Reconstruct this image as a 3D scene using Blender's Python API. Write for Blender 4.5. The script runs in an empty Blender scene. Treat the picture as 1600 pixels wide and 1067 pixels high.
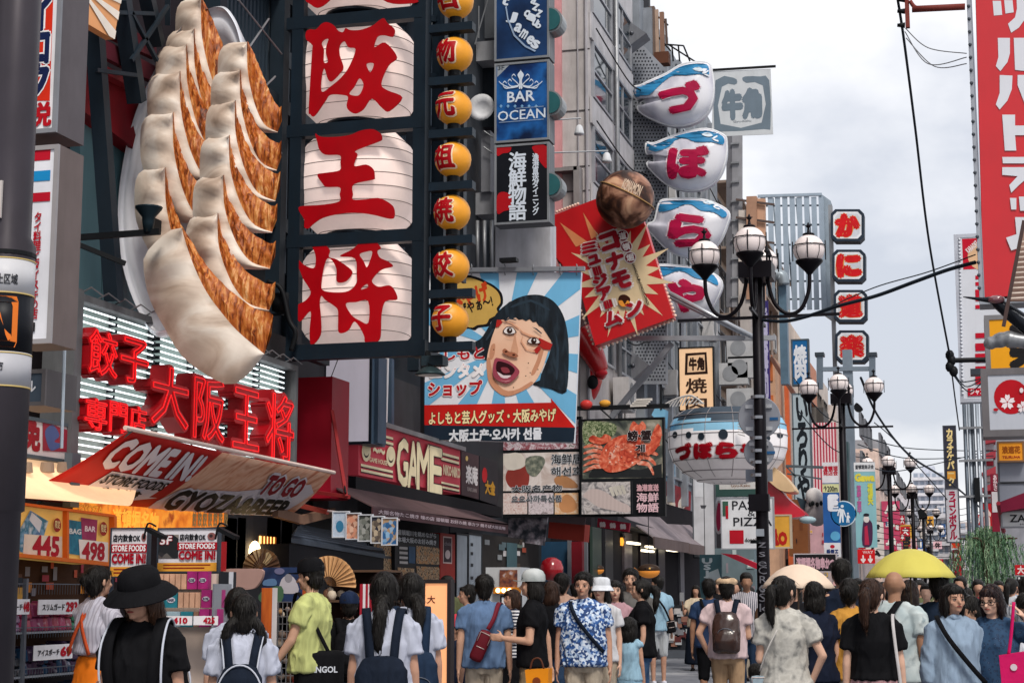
import bpy,bmesh,math,random
import numpy as np
from mathutils import Vector,Matrix,noise
from mathutils.geometry import tessellate_polygon
R=math.radians
random.seed(7)
SC=bpy.context.scene
COL=SC.collection
F=2600.0
TH=math.atan((927-533.5)/F)                      # pitch up
PS=math.atan(720*math.cos(TH)/F)                 # turned left of the street axis
CAM=Vector((0,0,1.47))
cd=bpy.data.cameras.new('camera');cam=bpy.data.objects.new('camera',cd);COL.objects.link(cam)
cam.location=CAM;cam.rotation_euler=(math.pi/2+TH,0,PS)
cd.sensor_width=36;cd.lens=F/1600*36;cd.clip_end=3000;cd.clip_start=.1
SC.camera=cam
RM=cam.rotation_euler.to_matrix()
W=bpy.data.worlds.new('World');SC.world=W;W.use_nodes=True
nt=W.node_tree;bgn=nt.nodes['Background']
sky=nt.nodes.new('ShaderNodeTexSky');sky.sky_type='NISHITA';sky.sun_disc=False
SUN_EL,SUN_AZ=R(58),R(150)
sky.sun_elevation=SUN_EL;sky.sun_rotation=SUN_AZ;sky.dust_density=3;sky.air_density=1.2
tc=nt.nodes.new('ShaderNodeTexCoord');mp=nt.nodes.new('ShaderNodeMapping');mp.inputs['Scale'].default_value=(1.0,1.0,1.7)
nz=nt.nodes.new('ShaderNodeTexNoise');nz.inputs['Scale'].default_value=2.6;nz.inputs['Detail'].default_value=7;nz.inputs['Roughness'].default_value=.52
cr=nt.nodes.new('ShaderNodeValToRGB')
cr.color_ramp.elements[0].position=.40;cr.color_ramp.elements[0].color=(4.0,4.2,4.7,1)
cr.color_ramp.elements[1].position=.57;cr.color_ramp.elements[1].color=(7.3,7.2,7.2,1)
mx=nt.nodes.new('ShaderNodeMix');mx.data_type='RGBA';mx.inputs[0].default_value=.90
nt.links.new(tc.outputs['Generated'],mp.inputs[0]);nt.links.new(mp.outputs[0],nz.inputs['Vector'])
nt.links.new(nz.outputs['Fac'],cr.inputs[0]);nt.links.new(sky.outputs[0],mx.inputs[6]);nt.links.new(cr.outputs[0],mx.inputs[7])
nt.links.new(mx.outputs[2],bgn.inputs[0]);bgn.inputs[1].default_value=.095
sl=bpy.data.lights.new('sun','SUN');sl.energy=1.5;sl.angle=R(14);sl.color=(1,.94,.85)
so=bpy.data.objects.new('sun',sl);COL.objects.link(so)
so.rotation_euler=(R(38),0,R(28))                  # high, from behind the camera's right shoulder
SC.view_settings.view_transform='Standard';SC.view_settings.look='None'
SC.view_settings.exposure=.86;SC.view_settings.gamma=1;SC.view_settings.use_curve_mapping=False
SC.cycles.max_bounces=6;SC.cycles.diffuse_bounces=3;SC.cycles.use_denoising=True
def ray(px,py):
    return RM @ Vector(((px-800)/F,-(py-533.5)/F,-1))
def atY(px,py,Y):
    d=ray(px,py);return CAM+d*(Y/d.y)
def atX(px,py,X):
    d=ray(px,py);return CAM+d*(X/d.x)
def lin(h):
    if isinstance(h,str):
        c=[int(h[i:i+2],16)/255 for i in (0,2,4)]
        return tuple(x/12.92 if x<=.04045 else ((x+.055)/1.055)**2.4 for x in c)
    return h
MC={}
def nmat(name):
    m=bpy.data.materials.new(name);m.use_nodes=True
    return m,m.node_tree,m.node_tree.nodes['Principled BSDF']
def mat(col,rough=.6,metal=0,var=.14,sc=3.0,bump=0,bsc=40,emit=0,dirt=.12,spec=.12,alpha=1):
    k=('m',col,rough,metal,var,sc,bump,bsc,emit,dirt,spec,alpha)
    if k in MC:return MC[k]
    m,t,b=nmat('paint_%d'%len(MC));c=lin(col)
    tc=t.nodes.new('ShaderNodeTexCoord')
    n=t.nodes.new('ShaderNodeTexNoise');n.inputs['Scale'].default_value=sc;n.inputs['Detail'].default_value=5
    t.links.new(tc.outputs['Object'],n.inputs['Vector'])
    r=t.nodes.new('ShaderNodeValToRGB');e=r.color_ramp.elements
    e[0].position=.3;e[1].position=.7
    e[0].color=(*[x*(1-var) for x in c],1);e[1].color=(*[min(1,x*(1+var*.8)) for x in c],1)
    t.links.new(n.outputs['Fac'],r.inputs[0]);out=r.outputs[0]
    if dirt:
        n2=t.nodes.new('ShaderNodeTexNoise');n2.inputs['Scale'].default_value=.9;n2.inputs['Detail'].default_value=8;n2.inputs['Roughness'].default_value=.7
        mp=t.nodes.new('ShaderNodeMapping');mp.inputs['Scale'].default_value=(3,3,.55)
        t.links.new(tc.outputs['Object'],mp.inputs[0]);t.links.new(mp.outputs[0],n2.inputs['Vector'])
        r2=t.nodes.new('ShaderNodeValToRGB');r2.color_ramp.elements[0].position=.42;r2.color_ramp.elements[1].position=.68
        r2.color_ramp.elements[1].color=(dirt,dirt,dirt,1);r2.color_ramp.elements[0].color=(0,0,0,1)
        mxx=t.nodes.new('ShaderNodeMix');mxx.data_type='RGBA';t.links.new(n2.outputs['Fac'],r2.inputs[0]);t.links.new(r2.outputs[0],mxx.inputs[0])
        t.links.new(out,mxx.inputs[6]);mxx.inputs[7].default_value=(c[0]*.25+.015,c[1]*.24+.013,c[2]*.23+.01,1);out=mxx.outputs[2]
    t.links.new(out,b.inputs['Base Color'])
    b.inputs['Roughness'].default_value=rough;b.inputs['Metallic'].default_value=metal
    b.inputs['Specular IOR Level'].default_value=spec
    if emit:t.links.new(out,b.inputs['Emission Color']);b.inputs['Emission Strength'].default_value=emit
    if bump:
        nb=t.nodes.new('ShaderNodeTexNoise');nb.inputs['Scale'].default_value=bsc;nb.inputs['Detail'].default_value=4
        t.links.new(tc.outputs['Object'],nb.inputs['Vector'])
        bp=t.nodes.new('ShaderNodeBump');bp.inputs['Strength'].default_value=bump;bp.inputs['Distance'].default_value=.02
        t.links.new(nb.outputs['Fac'],bp.inputs['Height']);t.links.new(bp.outputs[0],b.inputs['Normal'])
    MC[k]=m;return m
def cloth(c,b=.55,sc=5):
    c=lin(c);return ramp_mat([tuple(x*.62 for x in c),tuple(x*.95 for x in c),tuple(min(1,x*1.12) for x in c)],'noise',sc,(1.6,1.6,.45),rough=.85,bump=b,lo=.28,hi=.66,dist=1.3,spec=.1)
def ramp_mat(cols,kind='noise',sc=8,stretch=(1,1,1),rough=.6,emit=0,const=False,seed=0,bump=0,lo=.3,hi=.7,dist=0,spec=.25):
    """procedural coloured pattern: cols = list of hex spread over the ramp"""
    k=('r',tuple(cols),kind,sc,stretch,rough,emit,const,seed,bump,lo,hi,dist)
    if k in MC:return MC[k]
    m,t,b=nmat('pattern_%d'%len(MC))
    tc=t.nodes.new('ShaderNodeTexCoord');mp=t.nodes.new('ShaderNodeMapping')
    mp.inputs['Scale'].default_value=stretch;mp.inputs['Location'].default_value=(seed*3.1,seed*1.7,seed*2.3)
    t.links.new(tc.outputs['Object'],mp.inputs[0])
    if kind=='noise':
        n=t.nodes.new('ShaderNodeTexNoise');n.inputs['Scale'].default_value=sc;n.inputs['Detail'].default_value=4
        n.inputs['Distortion'].default_value=dist;o=n.outputs['Fac']
    elif kind=='cell':
        n=t.nodes.new('ShaderNodeTexVoronoi');n.inputs['Scale'].default_value=sc;s=t.nodes.new('ShaderNodeSeparateColor')
        t.links.new(n.outputs['Color'],s.inputs[0]);o=s.outputs[0]
    elif kind=='dist':
        n=t.nodes.new('ShaderNodeTexVoronoi');n.inputs['Scale'].default_value=sc;o=n.outputs['Distance']
    else:
        n=t.nodes.new('ShaderNodeTexWave');n.inputs['Scale'].default_value=sc;n.bands_direction=kind;o=n.outputs['Fac'];n.inputs['Distortion'].default_value=dist
    t.links.new(mp.outputs[0],n.inputs['Vector'])
    r=t.nodes.new('ShaderNodeValToRGB');t.links.new(o,r.inputs[0])
    if const:r.color_ramp.interpolation='CONSTANT'
    e=r.color_ramp.elements
    while len(e)<len(cols):e.new(.5)
    for i,c in enumerate(cols):
        e[i].position=lo+(hi-lo)*i/max(1,len(cols)-(0 if const else 1));e[i].color=(*lin(c),1)
    t.links.new(r.outputs[0],b.inputs['Base Color']);b.inputs['Roughness'].default_value=rough;b.inputs['Specular IOR Level'].default_value=spec
    if emit:t.links.new(r.outputs[0],b.inputs['Emission Color']);b.inputs['Emission Strength'].default_value=emit
    if bump:
        bp=t.nodes.new('ShaderNodeBump');bp.inputs['Strength'].default_value=bump;bp.inputs['Distance'].default_value=.03
        t.links.new(o,bp.inputs['Height']);t.links.new(bp.outputs[0],b.inputs['Normal'])
    MC[k]=m;return m
STEEL=mat('26313b',.5,.3,dirt=.3);BLACK=mat('15171a',.5);GREYM=mat('8d8f93',.45,.5,dirt=.4)
WHITE=mat('e2e0e2',.5,var=.05,dirt=.25);REDL=mat('b3121d',.45,var=.08);GLASSD=mat('1b2632',.12,.0,var=.35,sc=.8,spec=.8)
def glass_mat():
    if 'gl' in MC:return MC['gl']
    m,t,b=nmat('window_glass');b.inputs['Roughness'].default_value=.05
    b.inputs['Base Color'].default_value=(.03,.04,.05,1);b.inputs['Specular IOR Level'].default_value=.9
    MC['gl']=m;return m
def crom(pts,n=6,closed=False):
    """Catmull-Rom through points (tuples of any size)"""
    P=[np.array(p,float) for p in pts];m=len(P);out=[]
    rng=range(m) if closed else range(m-1)
    for i in rng:
        if closed:a,b,c,d=P[(i-1)%m],P[i],P[(i+1)%m],P[(i+2)%m]
        else:a,b,c,d=P[max(i-1,0)],P[i],P[i+1],P[min(i+2,m-1)]
        for k in range(n):
            t=k/n;out.append(.5*((2*b)+(c-a)*t+(2*a-5*b+4*c-d)*t*t+(3*b-a-3*c+d)*t**3))
    if not closed:out.append(P[-1])
    return [tuple(o) for o in out]
class G:
    def __init__(s):s.v=[];s.f=[];s.m=[];s.mats=[]
    def mi(s,m):
        if m is None:return 0
        if m not in s.mats:s.mats.append(m)
        return s.mats.index(m)
    def add(s,v,f,m=None):
        o=len(s.v);s.v+=[tuple(x) for x in v];k=s.mi(m)
        for a in f:s.f.append(tuple(i+o for i in a));s.m.append(k)
        return s
    def box(s,a,b,m=None):
        x0,x1=sorted((a[0],b[0]));y0,y1=sorted((a[1],b[1]));z0,z1=sorted((a[2],b[2]))
        v=[(x,y,z) for x in (x0,x1) for y in (y0,y1) for z in (z0,z1)]
        return s.add(v,[(0,1,3,2),(4,6,7,5),(0,4,5,1),(2,3,7,6),(0,2,6,4),(1,5,7,3)],m)
    def bar(s,p,q,w,h=None,m=None,up=(0,0,1)):
        p,q=Vector(p),Vector(q);h=h or w;d=(q-p).normalized();u=Vector(up)
        if abs(d.dot(u))>.98:u=Vector((1,0,0))
        a=d.cross(u).normalized()*w/2;b=a.cross(d).normalized()*h/2
        v=[e+i*a+j*b for e in (p,q) for i,j in ((-1,-1),(1,-1),(1,1),(-1,1))]
        return s.add(v,[(0,1,2,3),(7,6,5,4),(0,4,5,1),(1,5,6,2),(2,6,7,3),(3,7,4,0)],m)
    def tube(s,pts,r,n=8,m=None,flat=1.0,ref=None,caps=True):
        P=[Vector(p) for p in pts];rr=r if isinstance(r,(list,tuple)) else [r]*len(P)
        v=[];f=[]
        pu=Vector(ref) if ref else Vector((0,0,1))
        for i,p in enumerate(P):
            d=(P[min(i+1,len(P)-1)]-P[max(i-1,0)]).normalized()
            if abs(d.dot(pu))>.97:pu=Vector((1,0,0)) if abs(d.x)<.9 else Vector((0,1,0))
            a=d.cross(pu).normalized();b=a.cross(d).normalized()
            if not ref:pu=b
            for k in range(n):
                t=2*math.pi*k/n;v.append(p+a*math.cos(t)*rr[i]+b*math.sin(t)*rr[i]*flat)
        for i in range(len(P)-1):
            for k in range(n):
                k2=(k+1)%n;f.append((i*n+k,i*n+k2,(i+1)*n+k2,(i+1)*n+k))
        if caps:f.append(tuple(range(n-1,-1,-1)));f.append(tuple((len(P)-1)*n+k for k in range(n)))
        return s.add(v,f,m)
    def lathe(s,prof,c=(0,0,0),n=20,m=None,axis='Z',sx=1,sy=1,power=1):
        c=Vector(c);v=[];f=[]
        for (r,z) in prof:
            for k in range(n):
                t=2*math.pi*k/n;ct,st=math.cos(t),math.sin(t)
                if power != 1:
                    ct=math.copysign(abs(ct)**power,ct);st=math.copysign(abs(st)**power,st)
                p=(r*ct*sx,r*st*sy,z)
                if axis=='Y':p=(p[0],p[2],p[1])
                if axis=='X':p=(p[2],p[0],p[1])
                v.append(c+Vector(p))
        for i in range(len(prof)-1):
            for k in range(n):
                k2=(k+1)%n;f.append((i*n+k,i*n+k2,(i+1)*n+k2,(i+1)*n+k))
        f.append(tuple(range(n-1,-1,-1)));f.append(tuple((len(prof)-1)*n+k for k in range(n)))
        return s.add(v,f,m)
    def ell(s,c,r,n=12,m=None,M=None):
        if not isinstance(r,(tuple,list)):r=(r,r,r)
        v=[];f=[];h=n//2+1
        for i in range(1,h):
            ph=math.pi*i/h
            for k in range(n):
                t=2*math.pi*k/n;p=Vector((r[0]*math.sin(ph)*math.cos(t),r[1]*math.sin(ph)*math.sin(t),r[2]*math.cos(ph)))
                if M:p=M @ p
                v.append(p+Vector(c))
        top=Vector((0,0,r[2]));bot=Vector((0,0,-r[2]))
        if M:top=M @ top;bot=M @ bot
        v+=[top+Vector(c),bot+Vector(c)];T=len(v)-2
        for i in range(h-2):
            for k in range(n):
                k2=(k+1)%n;f.append((i*n+k,(i+1)*n+k,(i+1)*n+k2,i*n+k2))
        for k in range(n):
            k2=(k+1)%n;f.append((T,k,k2));f.append((T+1,(h-2)*n+k2,(h-2)*n+k))
        return s.add(v,f,m)
    def cap(s,p,q,r0,r1=None,n=10,m=None):
        """closed tapered limb with round ends"""
        p,q=Vector(p),Vector(q);r1=r0 if r1 is None else r1;d=(q-p).normalized()
        pts=[];rr=[]
        for a in (80,55,25):pts.append(p-d*r0*math.sin(R(a)));rr.append(r0*math.cos(R(a)))
        for t in (0,.5,1):pts.append(p.lerp(q,t));rr.append(r0+(r1-r0)*t)
        for a in (25,55,80):pts.append(q+d*r1*math.sin(R(a)));rr.append(r1*math.cos(R(a)))
        return s.tube(pts,rr,n,m)
    def loft(s,secs,n=16,m=None,T=None):
        """secs: (z, cx, cy, rx, ry)"""
        v=[];f=[]
        for (z,cx,cy,rx,ry) in secs:
            for k in range(n):
                t=2*math.pi*k/n;p=Vector((cx+rx*math.cos(t),cy+ry*math.sin(t),z));v.append(T(p) if T else p)
        for i in range(len(secs)-1):
            for k in range(n):
                k2=(k+1)%n;f.append((i*n+k,i*n+k2,(i+1)*n+k2,(i+1)*n+k))
        f.append(tuple(range(n-1,-1,-1)));f.append(tuple((len(secs)-1)*n+k for k in range(n)))
        return s.add(v,f,m)
    def grid(s,fn,nu,nv,m=None):
        v=[fn(i/nu,j/nv) for j in range(nv+1) for i in range(nu+1)];w=nu+1
        return s.add(v,[(j*w+i,j*w+i+1,(j+1)*w+i+1,(j+1)*w+i) for j in range(nv) for i in range(nu)],m)
    def prism(s,pts,vec,m=None,holes=()):
        """polygon pts (3D, planar) extruded along vec, with holes"""
        loops=[[Vector(p) for p in pts]]+[[Vector(p) for p in h] for h in holes];vec=Vector(vec)
        flat=[p for l in loops for p in l];tris=tessellate_polygon(loops);n=len(flat)
        s.add(flat,[tuple(t) for t in tris],m);
        if vec.length>0:
            s.add([p+vec for p in flat],[tuple(reversed(t)) for t in tris],m)
            for l in loops:
                k=len(l);s.add(l+[p+vec for p in l],[(i,(i+1)%k,(i+1)%k+k,i+k) for i in range(k)],m)
        return s
def setp(o,label=None,cat=None,group=None,kind=None):
    if label:o['label']=label
    if cat:o['category']=cat
    if group:o['group']=group
    if kind:o['kind']=kind
    return o
WORLDLOC={}
def thing(name,label,cat,loc,group=None,rz=0,scale=1):
    o=bpy.data.objects.new(name,None);COL.objects.link(o);o.location=loc;o.rotation_euler=(0,0,rz);o.scale=(scale,)*3
    o.empty_display_size=.1
    WORLDLOC[o.name]=Vector(loc)
    return setp(o,label,cat,group)
def mkmesh(name,g,m=None,smooth=False,off=None):
    me=bpy.data.meshes.new(name);v=g.v
    if off is not None:v=[(a[0]-off[0],a[1]-off[1],a[2]-off[2]) for a in v]
    me.from_pydata(v,[],g.f);me.update()
    mats=g.mats or [m or WHITE]
    for x in mats:me.materials.append(x)
    if len(mats)>1:me.polygons.foreach_set('material_index',g.m)
    if smooth:me.polygons.foreach_set('use_smooth',[True]*len(me.polygons))
    return me
def fixn(me):
    bm=bmesh.new();bm.from_mesh(me);bmesh.ops.recalc_face_normals(bm,faces=bm.faces);bm.to_mesh(me);bm.free()
def obj(name,g,m=None,parent=None,smooth=False,local=False,label=None,cat=None,group=None,kind=None,loc=None):
    """vertices are in world coordinates unless local"""
    if parent is not None and not local:
        off=Vector((0,0,0));p=parent
        while p is not None:off+=p.location;p=p.parent
        loc2=Vector((0,0,0))
    elif local:off=None;loc2=Vector((0,0,0))
    else:
        if loc is None:
            a=np.array(g.v);loc=((a[:,0].min()+a[:,0].max())/2,(a[:,1].min()+a[:,1].max())/2,a[:,2].min())
        off=Vector(loc);loc2=off
    me=mkmesh(name,g,m,smooth,off);fixn(me)
    o=bpy.data.objects.new(name,me);COL.objects.link(o);o.location=loc2
    if parent is not None:o.parent=parent
    return setp(o,label,cat,group,kind)
def sharp(o,ang=35):
    m=o.modifiers.new('e','EDGE_SPLIT');m.split_angle=R(ang);return o
TS=bpy.data.scenes.new('tmp')
def tdg():
    with bpy.context.temp_override(scene=TS,view_layer=TS.view_layers[0]):return bpy.context.evaluated_depsgraph_get()
TC={}
def glyphs(s,bold=0.0,spacing=1.0,italic=0.0):
    k=(s,round(bold,4),spacing,italic)
    if k in TC:return TC[k]
    c=bpy.data.curves.new('t','FONT');c.body=s;c.resolution_u=2;c.space_character=spacing;c.space_line=.86;c.align_x='CENTER';c.shear=italic
    o=bpy.data.objects.new('t',c);TS.collection.objects.link(o)
    dg=tdg();me=bpy.data.meshes.new_from_object(o.evaluated_get(dg))
    v=[(p.co.x,p.co.y) for p in me.vertices];f=[tuple(p.vertices) for p in me.polygons]
    bpy.data.objects.remove(o);bpy.data.curves.remove(c);bpy.data.meshes.remove(me)
    if not v:v=[(0,0),(1,0),(1,1)];f=[(0,1,2)]
    a=np.array(v)
    lo,hi=a.min(0),a.max(0)
    V=[];Fc=[];L=[]
    dirs=[(0,0)] if not bold else [(bold,0),(-bold,0),(0,bold),(0,-bold),(.7*bold,.7*bold),(-.7*bold,.7*bold),(.7*bold,-.7*bold),(-.7*bold,-.7*bold)]
    for i,d in enumerate(dirs):
        o=len(V);V+=[(x+d[0],y+d[1]) for x,y in v];L+=[i]*len(v);Fc+=[tuple(q+o for q in t) for t in f]
    A=np.array(V);A=(A-(lo+hi)/2)/np.maximum(hi-lo,1e-6)     # core glyph box becomes -.5 .. .5
    TC[k]=(A,Fc,L,(hi-lo));return TC[k]
def text_on(g,s,fn,m,bold=0.0,off=0.0,refine=0,rot=0,w=1,h=1,italic=0.0):
    """fn(u,v,d): surface point; u,v centred on the text box scaled by w,h"""
    A,Fc,L,sz=glyphs(s,bold,italic=italic)
    cr_,sr=math.cos(rot),math.sin(rot)
    P=[(x*w*cr_-y*h*sr,x*w*sr+y*h*cr_,l) for (x,y),l in zip(A,L)]
    tri=[(t[0],t[i],t[i+1]) for t in Fc for i in range(1,len(t)-1)] if refine else Fc
    for _ in range(refine):
        mid={};P=list(P);nt_=[]
        def md(a,b):
            k=(min(a,b),max(a,b))
            if k not in mid:mid[k]=len(P);P.append(tuple((P[a][i]+P[b][i])/2 for i in range(3)))
            return mid[k]
        for a,b,c in tri:
            x,y,z=md(a,b),md(b,c),md(c,a);nt_+=[(a,x,z),(x,b,y),(z,y,c),(x,y,z)]
        tri=nt_
    g.add([fn(x,y,off+l*.00025) for x,y,l in P],tri,m)
class Sign:
    """a box sign whose face lies on the plane Y=val (facing the camera) or X=val (facing across the street);
    the rectangle is given in photo pixels, the left edge ruling the heights on an X plane"""
    def __init__(s,name,label,cat,plane,val,box,face,thick=.15,frame=None,group=None,fw=.03,body=None,pts=None,stuff=None):
        s.pl,s.val=plane,val;x0,y0,x1,y1=box;s.n=0
        if plane=='Y':
            xm=(x0+x1)/2;a=atY(x0,(y0+y1)/2,val);b=atY(x1,(y0+y1)/2,val)
            s.u0,s.u1=a.x,b.x;s.z1=atY(xm,y0,val).z;s.z0=atY(xm,y1,val).z
        else:
            a=atX(x0,y0,val);b=atX(x1,y0,val);c=atX(x0,y1,val);s.u0,s.u1=a.y,b.y;s.z1=a.z;s.z0=c.z
        sg=1
        s.root=thing(name,label,cat,s.p((s.u0+s.u1)/2,s.z0,-thick/2),group)
        g=G()
        if pts:g.prism([s.px(*q,0) for q in pts],s.nv()*-thick)
        else:g.box(s.p(s.u0,s.z0,0),s.p(s.u1,s.z1,-thick))
        s.body=obj('panel' ,g,face,s.root)
        if body is not None:
            g=G();e=.004 if frame is None else fw;g.box(s.p(s.u0-e,s.z0-e,-.012),s.p(s.u1+e,s.z1+e,-thick-.004));obj('casing',g,body,s.root)
        if frame is not None:
            g=G();u0,u1,z0,z1=s.u0,s.u1,s.z0,s.z1;fd=-.011 if body is not None else-thick*.9
            g.box(s.p(u0-fw,z0-fw,.012),s.p(u0,z1+fw,fd));g.box(s.p(u1,z0-fw,.012),s.p(u1+fw,z1+fw,fd))
            g.box(s.p(u0,z1,.0115),s.p(u1,z1+fw,fd));g.box(s.p(u0,z0-fw,.0115),s.p(u1,z0,fd));obj('frame',g,frame,s.root)
        s.parts={}
    def nv(s):return Vector((0,-1,0)) if s.pl=='Y' else Vector((1,0,0))
    def p(s,u,z,d):return Vector((u,s.val-d,z)) if s.pl=='Y' else Vector((s.val+d,u,z))
    def px(s,x,y,d):q=atY(x,y,s.val) if s.pl=='Y' else atX(x,y,s.val);return q+s.nv()*d
    def uv(s,x,y):q=s.px(x,y,0);return (q.x if s.pl=='Y' else q.y),q.z
    def _g(s,name):
        if name not in ('print','lettering'):name=name+'#%d'%len(s.parts)
        return s.parts.setdefault(name,G())
    def off(s):s.n+=1;return .002+.0011*s.n
    def text(s,t,box,m,bold=.03,name='lettering',rot=0,italic=0,outline=None,ob=.07,vert=False,d=None):
        """box in pixels (x0,y0,x1,y1)"""
        if vert:t='\n'.join(t)
        x0,y0,x1,y1=box;c=s.uv((x0+x1)/2,(y0+y1)/2)
        a=s.uv(x0,(y0+y1)/2);b=s.uv(x1,(y0+y1)/2);w=abs(b[0]-a[0])
        a=s.uv((x0+x1)/2,y0);b=s.uv((x0+x1)/2,y1);h=abs(b[1]-a[1])
        fn=lambda u,v,dd:s.p(c[0]+u,c[1]+v,dd)
        if outline is not None:text_on(s._g(name),t,fn,outline,ob,s.off(),rot=rot,w=w,h=h,italic=italic)
        text_on(s._g(name),t,fn,m,bold,s.off() if d is None else d,rot=rot,w=w,h=h,italic=italic)
        return s
    def poly(s,pts,m,name='print',thick=0,curve=0,holes=(),d=None):
        if curve:pts=crom(pts,curve,True);holes=[crom(h,curve,True) for h in holes]
        o=s.off() if d is None else d
        s._g(name).prism([s.px(*q,o+thick) for q in pts],s.nv()*-thick if thick else (0,0,0),m,[[s.px(*q,o+thick) for q in h] for h in holes]);return s
    def rect(s,x0,y0,x1,y1,m,name='print',thick=0):
        a=s.uv(x0,(y0+y1)/2)[0];b=s.uv(x1,(y0+y1)/2)[0];t=s.uv((x0+x1)/2,y0)[1];bo=s.uv((x0+x1)/2,y1)[1];o=s.off()
        if thick:s._g(name).box(s.p(a,bo,0),s.p(b,t,o+thick),m)
        else:s._g(name).add([s.p(a,bo,o),s.p(b,bo,o),s.p(b,t,o),s.p(a,t,o)],[(0,1,2,3)],m)
        return s
    def disc(s,x,y,rx,ry,m,name='print',n=24,thick=0,a0=0,a1=360):
        pts=[(x+rx*math.cos(R(a0+(a1-a0)*k/n)),y-ry*math.sin(R(a0+(a1-a0)*k/n))) for k in range(n)]
        return s.poly(pts,m,name,thick)
    def fr(s,u,v):
        """pixel-free fraction of the sign -> plane coordinates"""
        return s.u0+(s.u1-s.u0)*u,s.z1+(s.z0-s.z1)*v
    def ftext(s,t,b,m,bold=.03,name='lettering',rot=0,vert=False,italic=0,outline=None,ob=.07):
        """box in fractions (u0,v0,u1,v1), v down"""
        if vert:t='\n'.join(t)
        a=s.fr(b[0],b[1]);c=s.fr(b[2],b[3]);w=abs(c[0]-a[0]);h=abs(c[1]-a[1]);cx=(a[0]+c[0])/2;cz=(a[1]+c[1])/2
        fn=lambda u,v,dd:s.p(cx+u,cz+v,dd)
        if outline is not None:text_on(s._g(name),t,fn,outline,ob,s.off(),rot=rot,w=w,h=h,italic=italic)
        text_on(s._g(name),t,fn,m,bold,s.off(),rot=rot,w=w,h=h,italic=italic);return s
    def frect(s,u0,v0,u1,v1,m,name='print'):
        a=s.fr(u0,v0);c=s.fr(u1,v1);o=s.off()
        s._g(name).add([s.p(a[0],a[1],o),s.p(c[0],a[1],o),s.p(c[0],c[1],o),s.p(a[0],c[1],o)],[(0,1,2,3)],m);return s
    def fpoly(s,pts,m,name='print',curve=0,thick=0):
        if curve:pts=crom(pts,curve,True)
        o=s.off();s._g(name).prism([s.p(*s.fr(*q),o+thick) for q in pts],s.nv()*-thick if thick else (0,0,0),m);return s
    def fdisc(s,u,v,ru,rv,m,name='print',n=20):
        return s.fpoly([(u+ru*math.cos(2*math.pi*k/n),v+rv*math.sin(2*math.pi*k/n)) for k in range(n)],m,name)
    def done(s):
        for k,g in s.parts.items():obj(k.split('#')[0],g,None,s.root)
        return s
def cable(name,pts,r,label,m=None,group=None,sag=0,n=10,smooth=True,cat='cable'):
    P=crom([tuple(p) for p in pts],n)
    return obj(name,G().tube(P,r,6),m or BLACK,smooth=True,label=label,cat=cat,group=group)
def remesh(g,voxel,smooth=2,ratio=1.0,disp=0,seed=0,dsc=9,mats=None):
    me=bpy.data.meshes.new('t');me.from_pydata([tuple(v) for v in g.v],[],g.f);me.update();fixn(me)
    o=bpy.data.objects.new('t',me);TS.collection.objects.link(o)
    m=o.modifiers.new('r','REMESH');m.mode='VOXEL';m.voxel_size=voxel
    if smooth:m=o.modifiers.new('s','SMOOTH');m.iterations=smooth;m.factor=.5
    if ratio<1:m=o.modifiers.new('d','DECIMATE');m.ratio=ratio
    dg=tdg();r=bpy.data.meshes.new_from_object(o.evaluated_get(dg))
    bpy.data.objects.remove(o);bpy.data.meshes.remove(me)
    if disp:
        n=len(r.vertices);co=np.empty(n*3,'f');no=np.empty(n*3,'f');r.vertices.foreach_get('co',co);r.vertices.foreach_get('normal',no)
        co=co.reshape(-1,3);no=no.reshape(-1,3);s=Vector((seed*3.3,seed*1.3,seed*2.1))
        d=np.array([(1-abs(noise.noise(Vector((c[0]*dsc*1.1+c[2]*dsc*.5,c[1]*dsc*1.1,c[2]*dsc*.55-abs(c[0])*dsc*.8))+s))*3.0) for c in co]);d=np.maximum(d,0)*.6+.12
        co+=no*(d*disp)[:,None].astype('f');r.vertices.foreach_set('co',co.ravel());r.update()
    r.polygons.foreach_set('use_smooth',[True]*len(r.polygons))
    for m in (mats or []):r.materials.append(m)
    return r
SKIN=[mat(c,.55,var=.07,sc=14,spec=.25) for c in ('b58a74','c2977f','9c745c','cda48e')]
def hairm(c='14110f'):
    return ramp_mat([c,c,'211c1a' if c=='14110f' else '6b4a36'],'noise',30,(2.5,2.5,.25),rough=.5,bump=.5,lo=.3,hi=.85,spec=.22)
HAIR=hairm('14110f');BROWN=hairm('2e1c13')
DENIM=cloth('2f425c')
NAVY=cloth('161d2a');BLK=cloth('101013');WH=cloth('c4c6ce')
ARMS={
    'down':((.16,.03,-1),(.06,-.16,-1)),'bent':((.15,-.05,-1),(-.25,-.95,.1)),'up':((.25,-.45,-.8),(-.2,-.5,.85)),
    'ear':((.75,-.3,-.35),(-.62,-.1,.8)),'strap':((.22,.1,-1),(-.55,-.65,.55)),'fwd':((.12,-.32,-.95),(0,-.6,-.8)),
    'back':((.15,.35,-.95),(.05,.1,-1)),'phone':((.3,-.35,-.9),(.05,-.55,.85)),'cross':((.18,-.1,-1),(-.9,-.45,-.1)),'akimbo':((.45,.15,-.9),(-.35,-.3,-.8)),
    'hold':((.2,-.25,-.9),(-.1,-.9,.35))}
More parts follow.
